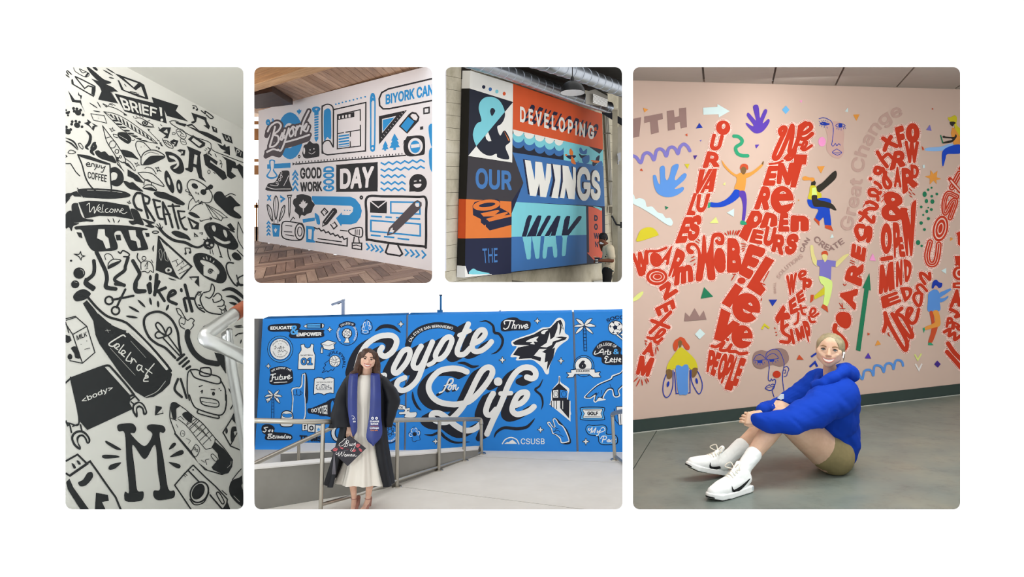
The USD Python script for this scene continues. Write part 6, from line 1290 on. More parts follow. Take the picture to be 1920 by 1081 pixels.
m4.paint(j4, '''
sticker:dark>dark6:C 600 300 660 268 730 262 780 290 860 300 868 340 840 372 720 375 610 385 592 350
sticker_lettering:white:S11 625 320 620 295 650 285 720 290;S11 680 290 660 350 630 370 615 360;S10 715 290 695 360;S10 700 335 722 325 718 362;S10 740 330 732 362;S9 738 335 758 325;S10 770 330 765 362;S10 785 330 790 360 810 330;S10 818 345 845 338 838 322 818 335 822 360 852 352
hound_head:white:C 690 490 740 460 900 405 985 355 1060 345 1125 270 1170 262 1205 300 1205 400 1240 430 1235 470 1180 510 1130 560 1095 640 1060 720 1050 795 1020 800 985 740 930 690 880 665 740 670 740 640 680 632 740 540 700 530
hound_head:dark:P 702 500 745 472 905 420 990 372 1065 358 1130 290 1165 280 1180 310 1195 380 1175 350 1165 400 1150 430 1160 330 1130 370 1100 450 1170 440 1225 448 1210 470 1120 500 1085 560 1110 545 1095 640 1030 770 1040 680 1010 690 1020 600 985 590 970 680 880 650 760 655 770 630 705 615 755 545 760 545 860 525 720 520
hound_head:white:C 830 490 880 460 950 440 930 470 940 490 905 490 915 515 870 510 890 495;C 975 400 1000 380 1045 375 1020 395 1010 415 985 415;P 970 540 1030 500 1060 400 1065 470 1100 445 1180 460 1090 490 1080 520 1030 545;P 905 625 960 560 1030 560 985 590 1010 690 970 640
hound_tooth:white:P 1140 300 1158 330 1150 350 1135 420 1110 450 1130 380;P 1170 320 1185 350 1178 380
palm_leaf:white>navy5:C 1388 330 1365 290 1315 270 1345 310;C 1388 335 1340 325 1295 342 1345 345;C 1385 345 1340 365 1310 412 1355 385;C 1395 330 1420 285 1465 268 1440 305;C 1400 335 1450 318 1500 340 1445 345;C 1398 345 1445 370 1475 412 1425 380
palm_trunk:navy:Q6 1382 350 1408 350 1416 578 1390 578;L5 1380 385 1410 385;L5 1382 415 1412 415;L5 1384 450 1412 450;L5 1386 482 1414 482;L5 1388 515 1414 515;L5 1388 548 1416 548
football:white>navy7:E 1695 355 66 64
football_patch:navy:P 1668 345 1690 330 1712 342 1708 370 1680 376;P 1635 340 1650 325 1648 360;P 1720 310 1745 320 1730 332;P 1655 300 1690 294 1675 312;P 1740 370 1755 355 1752 390;P 1660 395 1690 400 1670 412;P 1700 400 1730 398 1712 416;L4 1690 330 1675 312;L4 1712 342 1730 332;L4 1708 370 1740 380;L4 1680 376 1675 398;L4 1668 345 1650 345
football_lettering:navy:A32 1615 305 1680 278 1760 272 1840 300|SOCCER
football_streak:white>navy5:P 1700 425 1715 420 1770 470 1770 480;P 1740 420 1760 410 1790 440 1780 450
sticker:dark>navy5:C 1478 590 1520 525 1570 490 1650 490 1720 540 1745 560 1740 610 1790 640 1780 700 1640 710 1570 690 1560 640 1490 625
sticker_lettering:white:A26 1525 558 1580 530 1640 530 1700 552|COLLEGE OF
sticker_lettering:white:S9 1500 580 1490 610 1530 600 1570 560 1575 615;S8 1540 595 1580 590;S9 1595 580 1592 612;S8 1595 590 1608 582;S9 1622 565 1618 610 1630 610;S8 1612 582 1630 580;S9 1650 585 1640 592 1650 602 1638 612
sticker_lettering:light:T3 1675 560 1728 558 1726 610 1672 612|&
sticker_lettering:white:S9 1625 640 1605 630 1590 650 1610 655 1595 690 1640 685;S9 1645 672 1665 662 1655 650 1642 675 1668 684;S9 1685 645 1680 685 1692 684;S9 1710 645 1705 685;S8 1675 662 1715 658;S9 1725 672 1745 662 1735 650 1725 675 1745 684
rosette:navy:R6 1388 725 98 102
rosette:light:R4 1388 725 92 96
rosette:white>navy6:E 1385 720 78 76
rosette:white>navy6:P 1265 765 1310 760 1490 758 1495 790 1545 782 1530 805 1550 830 1480 832 1440 800 1300 800 1285 830 1228 835 1248 812 1225 790 1268 790
rosette_lettering:dark:T9 1340 672 1410 672 1410 752 1340 752|6
rosette_lettering:dark:T5 1312 764 1444 762 1444 780 1312 782|COLLEGES
clock_tower:white:C 1145 825 1160 825 1165 880 1245 940 1240 1000 1235 1070 1260 1080 1255 1130 1265 1190 1240 1190 1170 1130 1060 1100 1070 1070 1080 960 1140 880;P 1065 1060 1260 1060 1260 1260 1065 1100
clock_tower:dark:L6 1150 830 1150 900;P 1150 890 1080 955 1085 1060 1150 1060 1225 1060 1225 955
clock_face:white:P 1092 960 1142 955 1142 1030 1092 1030
clock_face:blue:P 1160 955 1232 965 1228 1030 1160 1030
clock_face:navy:R5 1118 993 20 28;L3 1118 993 1118 975;L3 1118 993 1130 998;R5 1196 995 24 28;L3 1196 995 1196 976
clock_tower:dark:P 1160 1040 1250 1050 1245 1230 1160 1130;L8 1075 1060 1075 1120;L6 1100 1060 1100 1130;L6 1125 1060 1125 1140
clock_column:white:L9 1088 1062 1086 1120;L9 1112 1062 1112 1126;L9 1138 1062 1138 1136;L7 1185 1060 1185 1140
walking_hound:white:C 1770 755 1740 785 1660 815 1640 845 1520 900 1420 990 1390 1030 1450 1040 1490 1020 1480 1060 1500 1078 1525 1065 1600 1050 1580 1030 1620 965 1660 960 1670 1010 1700 1030 1740 1010 1730 960 1775 900
walking_hound:navy:C 1775 762 1740 795 1670 825 1650 852 1525 908 1430 990 1402 1026 1450 1030 1500 1000 1492 1055 1505 1066 1535 1030 1570 1040 1588 1045 1570 1025 1615 952 1665 948 1680 1005 1700 1018 1728 1005 1722 955 1775 890
walking_hound:blue:C 1775 772 1745 803 1675 833 1655 860 1530 916 1435 995 1416 1020 1450 1022 1512 980 1500 1050 1508 1058 1528 1025 1560 1020 1610 944 1670 938 1688 1000 1700 1010 1720 1000 1715 950 1775 880
walking_line:navy:S5 1530 980 1500 1020;S5 1560 960 1555 1000;S5 1660 950 1640 900
''')
m4.paint(l4, '''
ticket:navy:C 1375 65 1570 65 1592 90 1578 125 1592 170 1570 192 1378 192 1352 170 1366 128 1352 90
ticket:light:C 1380 72 1565 72 1584 92 1572 125 1584 168 1565 185 1382 185 1360 168 1372 128 1360 92
ticket:white>navy5:P 1380 88 1566 86 1560 110 1550 125 1562 150 1564 168 1382 170 1386 150 1398 128 1386 110
ticket_lettering:dark:T6 1422 108 1526 108 1526 144 1422 144|GOLF
ticket_line:dark:L3 1395 100 1550 98;L3 1395 156 1550 155
sticker:navy:C 1405 270 1430 235 1480 240 1580 235 1615 270 1610 320 1680 325 1715 360 1710 420 1640 430 1560 428 1530 400 1520 350 1440 335 1410 300
sticker:light:C 1412 272 1432 243 1482 248 1578 243 1606 272 1602 328 1676 333 1706 362 1702 412 1640 422 1564 420 1538 396 1528 342 1445 327 1418 298
sticker:blue:C 1420 274 1436 250 1484 256 1576 251 1598 274 1594 336 1672 341 1698 364 1694 404 1640 414 1568 412 1546 392 1536 334 1450 319 1426 296
sticker_lettering:white:S9 1440 270 1430 280 1445 290 1470 262 1455 315;S9 1468 268 1470 310 1505 265 1490 315;S9 1520 290 1518 312 1545 290;S9 1550 285 1525 335 1510 340;S8 1545 310 1590 290 1580 262 1555 270
sticker_lettering:white:S9 1580 350 1565 405;S9 1550 370 1570 345 1605 350 1600 375 1570 380;S9 1630 378 1612 390 1625 402 1634 378 1638 402;S9 1662 380 1645 392 1660 404 1672 396;S9 1685 350 1676 404;S8 1680 385 1698 375
hand_sign:dark:C 1120 175 1190 240 1235 300 1265 400 1230 425 1175 415 1240 380
hand_sign:white>navy4:C 1035 215 1060 208 1090 250 1105 245 1088 190 1105 172 1125 185 1150 225 1190 250 1225 310 1250 385 1235 405 1170 412 1155 370 1110 330 1085 320 1070 270 1045 240
hand_sign:blue:C 1045 220 1058 218 1088 260 1115 255 1096 192 1106 182 1120 192 1145 232 1182 256 1215 315 1240 382 1228 396 1178 402 1164 364 1115 322 1093 312 1078 266 1053 236
hand_line:navy:S5 1085 260 1110 258 1120 275 1105 300 1088 295;S5 1110 300 1140 290 1160 310;S5 1120 275 1140 270;S5 1100 320 1150 330 1190 350
drum:white>navy6:P 1705 65 1790 60 1790 90 1705 95;P 1715 100 1790 98 1790 230 1730 235
drum:navy:L6 1680 80 1690 190 1720 225;L6 1740 100 1745 230
''')
m4.paint(k4, '''
palm_leaf:white>navy5:C 160 5 150 -10 190 -25 185 0;C 280 25 262 -20 240 -20 255 5
megaphone:dark>navy5:C 555 85 600 75 780 5 800 40 790 150 740 150 600 125 560 118
megaphone:blue:E 790 75 18 72
megaphone:dark:S6 660 130 670 150 720 150
megaphone_lettering:white:T4 582 85 640 72 640 115 585 116|GO
megaphone_lettering:white:T4 645 68 742 38 742 138 645 122|YOTES!
trophy_badge:white>dark9:C 300 160 310 120 345 105 390 118 405 160 400 200 400 240 360 250 300 245 290 215
trophy_badge:blue>navy4:C 310 150 315 130 345 135 385 130 395 155 350 165
sticker:dark>dark6:C 110 270 130 240 190 240 225 270 225 310 330 320 390 340 385 375 280 378 150 375 150 330 120 310
sticker_lettering:white:S10 165 260 130 265 150 285 135 305 118 298;S9 185 285 170 295 182 302 190 285;S9 205 302 206 285 214 290 212 304
sticker_lettering:white:S11 180 325 165 365;S10 168 328 205 325 185 345 205 360 170 368;S9 215 352 232 345 218 340 216 366 238 362;S9 246 342 244 366;S9 262 342 260 366 274 345 274 366;S9 295 346 284 358 298 364 298 345;S9 310 345 308 366;S9 335 330 325 350 318 362 334 364;S9 345 345 345 366;S9 358 345 356 366 366 346;S9 384 350 372 354 378 368 388 356
letter_card:white>navy6:P 500 225 545 220 548 285 500 290
letter_card:white>navy6:P 555 230 620 235 615 305 553 300
letter_card:white>navy6:P 628 240 690 245 688 310 626 310
card_lettering:dark:P 512 238 536 236 536 246 528 248 528 278 516 278 518 248 512 248;E 586 268 22 24;-E 586 268 10 13
card_lettering:light:P 655 258 661 274 676 275 664 285 668 300 655 291 642 300 646 285 634 275 649 274
team_lettering:dark:T6 470 335 690 348 688 398 470 392|TEAMS
ring_badge:white>navy9:E 840 315 60 78;-E 850 315 40 58
science_badge:navy:R9 1340 320 86 92
science_badge:blue:E 1340 320 76 82
atom:dark:R5 1345 300 45 20 30;R5 1345 300 45 20 -40;R5 1345 300 20 48;D7 1390 312
atom:white:D7 1392 312
science_lettering:white:A17 1320 400 1370 395 1410 360|SCIENCE
''')
# =====================================================  MURAL OF THE PINK ROOM
mural5 = thing('mural', 'pink wall mural of red hand lettering, dancing figures and paper-cut hands', 'mural', PA)
C5 = {k: M('p5_'+k, v, .7, spec=.2) for k, v in dict(red='#c23a22', back='#ecccc2', tick='#93301f', mute='#bea096', mauve='#957a75', ice='#cfe6e8', violet='#5a3fae', lilac='#7d77c4', blue='#1b49c4', deep='#1f3aa8', sky='#5a92dc', pale='#8fbcf0',
     cyan='#6db4e6', teal='#2f9d74', green='#237a57', yellow='#cfc52e', lemon='#dce58a', lime='#d6ef8a', orange='#e39a45', rust='#c8512f', brown='#7d5f3a', dark='#33302a', pink='#ee9ad0', rose='#c9a79e', white='#e9e6e4', cream='#ded68e', plum='#46308a').items()}
m5 = Mural(PINK, mural5, C5)
a5, b5, c5, d5, e5, f5, g5, h5 = [(x, y, 5.631) for x, y in ((1180, 120), (1490, 120), (1180, 300), (1490, 300), (1180, 480), (1490, 480), (1180, 640), (1490, 600))]
def letters(fr, text, back=9, seed=1):
    G = []
    for line in text.strip().split('\n'):
        g = draw(line.strip())
        if not g.is_empty: G.append((g.buffer(1.4).simplify(.8), fr))
    return G
RED = []
for fr, t in ((a5, '''E 990 672 74 76;-E 995 657 20 30 15
T6 880 735 1000 752 958 918 838 905|U
T6 825 918 945 935 950 1085 770 1098|R
S44 1600 740 1590 700 1625 668 1650 690 1600 800 1530 960 1540 1000 1590 960 1670 780 1720 650 1720 760 1690 920 1730 920 1780 800 1800 680
S40 1800 660 1830 640 1860 620
S26 1640 995 1690 950 1740 960 1700 1005 1660 1005 1730 950 1765 990
S20 1480 1055 1560 1045 1620 1020'''),
 (b5, '''S42 55 740 120 720 175 670 150 630 95 660 50 740 75 790 130 780 185 735
S26 5 940 20 860 60 850
S28 70 890 110 870 130 825 95 830 75 890 110 905 180 860
T8 1055 670 1145 645 1185 870 1100 885|F
E 1246 728 72 104;-E 1247 722 14 42
T7 1160 810 1312 815 1300 1040 1180 1045|W
S44 935 785 1000 830 1075 865 ;S44 1015 770 970 850 950 905
S40 875 930 920 1010 975 1080 ;S34 930 990 985 950 1030 990'''),
 (c5, '''P 742 98 800 98 768 228 838 95 880 93 748 320 725 358 702 340
P 885 92 926 90 884 333 835 338 838 305 800 305 785 342 748 343;-P 852 215 840 268 818 268
P 680 348 716 350 655 530 700 545 690 580 602 578
T6 718 362 858 350 800 555 700 545|U
T7 585 600 672 600 600 870 480 880|E
T7 650 590 780 570 720 850 605 850|S
T7 1470 62 1575 60 1535 270 1405 270|E
T7 1572 30 1748 25 1695 265 1555 250|N
P 1741 -60 1878 -58 1864 46 1824 46 1756 290 1700 285 1740 0
T8 1400 275 1498 285 1472 525 1312 520|R
E 1613 420 122 145;-C 1585 355 1620 325 1658 352;-P 1578 430 1740 425 1735 450 1690 462 1640 475 1605 480
P 1290 535 1370 535 1405 580 1395 650 1340 710 1300 720 1240 860 1155 800;-E 1335 620 20 34 15
T8 1440 545 1562 575 1562 695 1370 722|n
T8 1595 560 1675 555 1692 755 1570 755|E
T9 1705 580 1895 590 1895 748 1700 760|n
T7 1310 725 1420 745 1400 892 1262 866|E
T7 1445 695 1560 712 1512 908 1405 900|U
T7 1540 780 1645 790 1622 1005 1495 960|R
T8 1670 770 1805 780 1745 1002 1632 992|S
C 775 805 800 800 812 900 818 985 850 900 870 800 900 770 960 765 1000 800 1003 860 980 895 930 890 905 850 930 835 945 855 965 850 960 815 920 810 890 850 890 1000 897 1120 905 1250 835 1258 820 1170 803 1080 785 1170 765 1266 703 1266 715 1130 725 990 700 920 660 900 640 930 680 960 670 990 625 985 598 930 620 880 690 875 740 930 760 1000 768 900
T8 895 925 1010 930 1025 1195 895 1185|e
T8 1035 820 1165 830 1188 1185 1030 1190|B
T8 1265 880 1450 940 1270 1262 1150 1196|E
T7 425 905 475 905 410 1110 320 1085|A
S26 190 1090 195 970 300 960 390 925'''),
 (e5, '''T6 22 -25 195 -70 205 160 60 160|W
P 75 130 165 100 170 190 130 212 100 205
T7 215 -50 345 -20 345 110 225 115|e
T7 500 -90 620 -25 465 225 408 215|R
T7 490 120 662 82 678 265 470 315|m
P 1440 0 1530 45 1380 270 1440 350 1385 420 1238 325
E 1185 258 42 34
P 1120 285 1200 340 1060 545 975 495
E 1235 545 148 156;-C 1255 500 1280 488 1303 520 1275 520;-P 1195 550 1290 598 1250 605 1210 590;-P 1405 600 1300 592 1290 606 1335 650 1400 690
P 970 550 1070 600 1035 730 1095 675 1170 715 985 905 892 875
E 1190 850 112 122;-C 1208 808 1235 780 1252 806;-P 1185 870 1310 866 1310 905 1200 895
S32 872 948 920 955 1000 910 960 985 1030 990 1075 935 1050 1000 1120 1005 1170 1030 1240 1020
D18 1038 880
E 290 218 112 86;-E 292 218 84 60;E 294 217 70 48;-E 296 217 48 33;E 298 216 36 24
T5 410 260 522 372 375 472 310 330|N
T5 465 450 492 545 305 640 268 550|E
S38 240 680 330 715 415 750;S36 435 590 330 700 222 805
S30 195 857 240 868 320 845 375 790 340 775 290 830 265 890 300 908 345 870
T7 190 910 262 905 258 1060 130 1035|A
T7 1655 205 1770 170 1752 375 1680 425|W
T8 1625 510 1705 635 1620 835 1535 655|K
T7 1680 475 1750 420 1785 585 1700 620|E
S34 1668 725 1620 765 1635 815 1690 850 1680 905 1600 900
S30 1708 780 1735 915'''),
 (g5, '''T7 112 145 270 175 205 372 68 345|M
T7 842 88 918 95 880 325 812 322|P
T7 925 110 978 125 900 365 852 345|E
T7 978 120 1055 135 985 402 915 395|O
T7 1062 130 1128 150 1015 452 962 440|P
T8 1128 155 1160 160 1085 520 1000 500|L
T7 1175 165 1237 185 1135 472 1080 460|E'''),
 (d5, '''S46 725 700 670 695 650 750 690 830 745 800 760 725 795 725 795 800 775 850
S38 690 555 740 580 800 640 830 650 835 600;S30 690 640 760 560
S36 735 540 790 510 850 515 870 480 800 440 760 450
S36 880 420 870 380 800 370 790 320 840 310 890 350 905 340
S36 850 235 890 260 910 290
D19 800 197
S38 905 85 860 80 850 130 895 140 930 90 960 170 1010 240 1000 285 960 280 940 210 960 130
T7 1050 -95 1160 -105 1170 60 1000 112|R
T7 1058 68 1112 72 1128 290 1048 285|A
T7 1128 82 1220 82 1305 262 1140 365|R
T7 1222 42 1315 60 1305 190 1230 195|D
T4 920 305 1208 375 1205 640 915 645|&
E 968 828 58 162;-E 968 838 17 78
T8 1035 655 1115 660 1095 1035 1050 1035|P
T7 1085 812 1135 808 1172 1018 1110 1018|E
T8 1120 560 1288 405 1242 1012 1178 1012|N
T8 590 1015 608 875 758 930 738 1078|E
S44 925 1045 1020 1030
S60 1740 140 1660 290;-S34 1740 140 1660 290;S14 1740 140 1660 290;S40 1640 200 1745 330;-S20 1650 215 1745 325
S52 1712 385 1620 350 1578 450 1590 560 1660 440 1700 440 1640 610;-S26 1712 385 1620 350 1578 450 1590 560 1660 440 1700 440 1640 610;S10 1712 385 1620 350 1578 450 1590 560 1660 440 1700 440 1640 610
E 1540 722 78 138 12;-E 1540 722 62 116 12;E 1540 722 48 96 12;-E 1540 722 32 66 12;E 1540 722 20 48 12
S60 1430 865 1398 1000 1420 1090 1480 1090 1510 1000 1522 890;-S34 1430 865 1398 1000 1420 1090 1480 1090 1510 1000 1522 890;S14 1430 865 1398 1000 1420 1090 1480 1090 1510 1000 1522 890
P 1705 770 1748 750 1748 905 1725 890 1720 800
P 1748 60 1748 105 1725 95'''),
 (f5, '''S28 50 215 100 195 112 165 75 160 48 200 68 240 112 235
T7 12 400 85 345 112 462 38 502|E
T7 85 235 190 232 160 400 82 345|P
S24 62 520 82 600 110 612;S20 35 560 120 540
S24 40 600 30 690 0 715
T7 0 765 85 728 112 855 35 900|M
T7 78 685 150 678 185 922 140 900|P
S24 150 640 172 692 212 690
S22 175 620 215 590 215 555 180 555 165 610 195 640 250 605
T8 525 250 560 98 732 82 705 325|R
T8 473 470 488 340 672 345 642 572|A
T8 432 720 438 580 605 590 590 790|e
S48 430 730 425 790 500 860 542 930 525 975
T8 900 95 1030 60 1035 360 890 405|M
P 1008 60 1040 58 1056 350 1022 352
T8 1072 60 1138 30 1135 300 1072 332|N
T8 1148 28 1250 60 1210 268 1168 276|D
T7 908 430 1080 368 1132 478 930 556|E
T7 1108 330 1244 318 1240 420 1162 488|D
S40 955 600 965 700 940 790
S40 955 600 1010 740 1150 975 1185 960 1175 880 1080 700 1030 610
S38 1060 620 1120 730 1215 850 1240 820 1150 650 1080 600 1130 550
S34 1190 660 1240 565 1200 555 1185 640 1230 705 1280 680 1310 560
S32 1325 385 1275 395 1258 450 1300 520 1330 500 1345 400
S28 1345 410 1290 330 1330 300 1395 365
S32 1375 290 1335 230 1330 180 1375 195 1425 245 1425 180
P 1690 0 1748 0 1748 108 1705 90
E 1735 180 66 72;-E 1738 180 40 48;E 1742 178 24 30
P 1670 280 1748 275 1748 340 1668 335;-P 1700 300 1748 298 1748 318 1700 318
T7 1668 350 1760 350 1760 530 1632 545|A
S34 1645 560 1720 600 1700 640 1755 620
T7 1610 645 1672 640 1670 745 1592 755|P
T7 1665 680 1755 720 1755 790 1648 770|R
S32 1580 800 1640 770 1630 840 1690 810 1690 880 1750 840
S44 1620 920 1680 1010 1760 1090;S44 1610 1010 1700 1110 1760 1180''')):
    RED += letters(fr, t)
def rebase(g, fr): return affinity.affine_transform(g, [1/fr[2], 0, 0, 1/fr[2], fr[0], fr[1]])
U = unary_union([rebase(g, fr) for g, fr in RED]); lim = shapely.box(1170, 100, 1900, 960)
bk = U.buffer(3.3).buffer(3).buffer(-3).intersection(lim)
U5 = (0, 0, 1.)
def shape5(name, g, col, kind=None): m5.shape(name, affinity.scale(g, 5, 5, origin=(0, 0)), col, (0, 0, 5.), kind)
shape5('letter_backing', bk, 'back')
rng = random.Random(5); free = bk.difference(U.buffer(.75)).buffer(-.2); pr = shapely.prepared.prep(free); x0, y0, x1, y1 = bk.bounds; dots = []
ring = U.buffer(1.75).boundary
for s in np.arange(0, ring.length, 3.1):
    p = ring.interpolate(s)
    if pr.contains(p) and rng.random() < .8:
        q = ring.interpolate(s+.5); l = rng.uniform(1., 2.6); dx, dy = q.x-p.x, q.y-p.y; k = math.hypot(dx, dy)+1e-6
        if rng.random() < .4: dx, dy = -dy, dx
        dots.append(LineString([(p.x-dx/k*l/2, p.y-dy/k*l/2), (p.x+dx/k*l/2, p.y+dy/k*l/2)]).buffer(.42, quad_segs=1))
shape5('tick', unary_union(dots), 'tick', 'stuff')
for g, fr in RED: m5.shape('painted_letter', g, 'red', fr)
m5.paint(a5, '''
painted_letter:mauve:P 30 580 125 560 105 765 30 780
painted_letter:mauve:P 160 555 350 518 355 580 300 595 312 720 232 742 220 610 160 622
painted_letter:mauve:P 398 497 470 485 478 560 530 550 528 468 600 458 608 665 545 680 538 610 478 625 485 690 410 703
arrow:ice:P 778 460 930 452 930 422 1060 497 945 563 942 530 782 535
paper_hand:violet:C 1355 732 1310 720 1260 672 1232 632 1240 620 1300 655 1308 640 1250 560 1242 530 1262 516 1330 590 1336 580 1308 470 1312 440 1340 428 1365 450 1378 560 1390 555 1420 490 1440 476 1456 500 1412 610 1420 620 1465 580 1482 600 1460 650 1410 710
squiggle:lilac:S34 30 965 75 985 122 1040 150 960 190 935 232 960 262 1010 285 920 325 895 365 920 392 970 415 895 455 875 490 900 515 945 535 880 575 845 615 870 640 915
squiggle:teal:S36 1105 760 1150 765 1190 800 1180 840 1125 880 1140 940 1190 965 1250 968
diamond:cyan:P 1654 438 1692 484 1652 528 1612 484
painted_triangle:orange:P 145 460 198 482 160 510
painted_triangle:deep:P 740 622 776 672 704 680
painted_triangle:rust:P 588 748 612 732 614 762
painted_triangle:lilac:P 742 800 766 798 754 820
painted_triangle:plum:P 674 965 718 962 692 1008
painted_triangle:violet:P 1328 852 1372 850 1340 892
''')
m5.paint(b5, '''
painted_letter:mute:A128 604 1765 640 1600 690 1400 715 1210 742 1030 780 910 850 775 905 690 1010 600 1150 530|Great Change
face_patch:rose:C 330 690 340 625 400 605 450 605 500 640 522 740 515 850 520 930 490 985 450 996 390 970 345 920 335 860 350 780
cheek:pink:E 289 820 39 50
line_face:deep:S7 258 578 300 566 350 580 390 610 408 680 402 780 392 850 408 865 430 838 445 862 465 840 482 856
line_face:deep:C 265 625 310 612 372 632 330 648 285 642;-C 290 628 318 622 345 632 315 640;E 320 632 20 16
line_face:deep:O6 432 650 480 625 535 650 480 668;E 483 647 22 22
line_face:deep:V6 255 598 275 622 285 592 295 612 305 588 312 608 328 588 332 608 355 598 345 612 262 655 272 640 285 665 290 645 312 675 315 650 345 682 338 658 445 692 450 670 466 700 468 672 490 705 490 672 520 692 512 668 540 685 525 660
line_face:deep:O6 397 932 430 905 445 895 460 905 497 935 450 960;S5 400 935 450 938 495 932
painted_triangle:pink:P 52 385 82 382 70 412
painted_triangle:ice:P 562 458 564 508 532 498
painted_triangle:orange:P 618 534 686 530 652 600
painted_triangle:lilac:P 1428 640 1446 704 1388 696
painted_triangle:rust:P 1455 460 1466 478 1446 480
dancer_hair:yellow:C 1616 565 1650 560 1690 540 1715 570 1710 640 1760 700 1760 800 1720 740 1690 680 1680 620 1640 605
dancer_head:dark:C 1640 612 1680 608 1700 622 1680 640 1670 658 1645 640
dancer_body:orange:P 1665 668 1690 680 1750 770 1750 852 1680 850 1650 730
dancer_arm:dark:C 1700 740 1680 770 1600 765 1575 755 1560 770 1580 780 1650 785 1660 800 1580 820 1558 826 1570 838 1660 825 1710 770
tablet:green:P 1535 752 1546 748 1572 832 1560 836
dancer_leg:pale:C 1378 895 1420 880 1540 872 1640 842 1680 855 1620 900 1520 918 1390 915
dancer_leg:blue:C 1750 855 1690 852 1600 885 1560 930 1555 1010 1560 1070 1572 1072 1592 1000 1610 952 1700 948 1750 935
dancer_foot:rust:P 1340 865 1360 880 1366 905 1350 912
dancer_foot:rose:P 1536 1090 1550 1078 1572 1080 1572 1092
''')
m5.paint(c5, '''
paper_hand:sky:C 250 175 265 155 285 170 300 225 325 255 325 160 322 90 345 60 375 75 380 180 400 212 425 170 450 70 500 40 522 65 480 190 500 208 560 150 590 138 606 160 575 215 480 298 520 298 560 282 578 300 550 340 470 382 380 388 300 350 262 270
cloud:ice:C 30 360 50 370 65 410 110 400 165 425 185 490 240 490 300 550 350 565 385 610 430 610 460 655 440 692 380 670 250 580 120 500 40 455
half_sun:yellow:C 88 860 90 800 125 735 200 708 265 725 308 785 290 798
dancer_body:orange:C 975 0 1020 60 1080 120 1130 150 1170 135 1240 138 1310 110 1400 40 1412 55 1360 110 1270 175 1235 190 1232 230 1215 325 1180 325 1110 300 1132 230 1128 180 1080 150 1000 70
dancer_hair:rust:C 1168 90 1180 50 1215 38 1250 55 1252 100 1210 90 1190 110
dancer_head:brown:C 1178 90 1205 68 1235 90 1228 130 1205 152 1182 130
dancer_hand:brown:C 1398 40 1412 10 1420 20 1412 48
dancer_leg:blue:C 1115 312 1168 325 1165 380 1100 440 1000 488 920 498 855 490 858 445 930 450 1010 420 1070 370
dancer_leg:violet:C 1160 328 1218 328 1238 400 1236 500 1218 640 1190 640 1200 500 1185 410 1165 380
dancer_shoe:teal:P 835 448 858 445 852 500 826 504
dancer_shoe:teal:C 1178 640 1215 642 1242 672 1220 682 1176 676
painted_triangle:rust:P 130 86 146 118 110 108
painted_triangle:yellow:P 582 42 636 40 615 90
painted_triangle:lemon:P 1012 232 1014 264 986 258
painted_triangle:green:P 376 482 414 500 386 524
painted_triangle:ice:P 1106 510 1104 598 1030 555
painted_triangle:lemon:P 914 598 942 664 848 664
painted_triangle:orange:P 1786 412 1798 430 1780 430
painted_ray:red:V14 1005 765 1030 795 1040 745 1050 790 1065 740 1070 790 1100 735 1090 790 1130 740 1110 795 1178 730 1135 795 1160 735 1125 790
painted_ray:red:V12 1175 880 1240 888 1185 910 1235 905 1180 940 1225 925 1190 970 1220 940 700 850 740 880 720 830 748 855
''')
m5.paint(d5, '''
leaper_hair:orange:C 80 190 110 168 150 182 200 185 212 215 190 230 160 212 100 215
leaper_head:dark:P 175 235 212 215 225 240 215 268 172 272
leaper_arm:dark:C 228 285 300 230 400 130 440 118 435 190 340 280 250 345
leaper_body:yellow:C 168 272 222 272 240 330 280 350 280 400 240 412 145 412 155 340
leaper_sleeve:lime:P 185 295 225 285 238 375 180 378
leaper_leg:blue:C 135 415 190 420 280 398 370 410 385 460 370 520 385 690 322 690 305 605 260 642 218 608 250 525 180 505 145 470
leaper_leg:dark:C 182 375 235 372 245 415 340 440 400 465 440 520 425 530 380 510 300 495 210 490 185 440
leaper_shoe:rust:P 212 608 262 645 262 695 202 625
leaper_shoe:rust:P 322 682 386 690 408 748 320 715
painted_letter:mauve:A44 92 975 120 905 165 840|CAN
painted_letter:mauve:A58 195 835 270 905 390 955 530 870|CREATE
painted_star:orange:P 1436 105 1466 145 1508 112 1500 180 1548 198 1496 210 1500 255 1466 215 1426 258 1428 195 1372 172 1432 160
dot:green:E 1373 360 22 28
dot:green:D13 1410 312;D11 1446 291;D14 1502 357;D14 1448 381;D14 1337 493;D15 1444 521;D8 1411 501;D11 1358 578;D17 1412 617;D18 1336 663;D15 1371 732;D13 1341 905
dot:green:E 1392 432 17 22;E 1455 437 20 24;E 1396 540 15 19;E 1304 869 22 26
painted_triangle:orange:P 236 66 318 62 278 140
painted_triangle:ice:P 395 778 414 816 374 824
painted_triangle:pink:P 824 982 858 1064 790 1056
painted_triangle:orange:P 1648 812 1674 832 1640 854
speck:ice:P 1350 52 1372 48 1376 82 1352 84
painted_ray:red:V10 1205 290 1240 330 1200 330 1235 365 1240 270 1270 300 1240 340 1275 370 1210 370 1245 395 940 330 960 345 915 400 955 350 910 450 950 400 690 870 655 840 720 500 750 450
''')
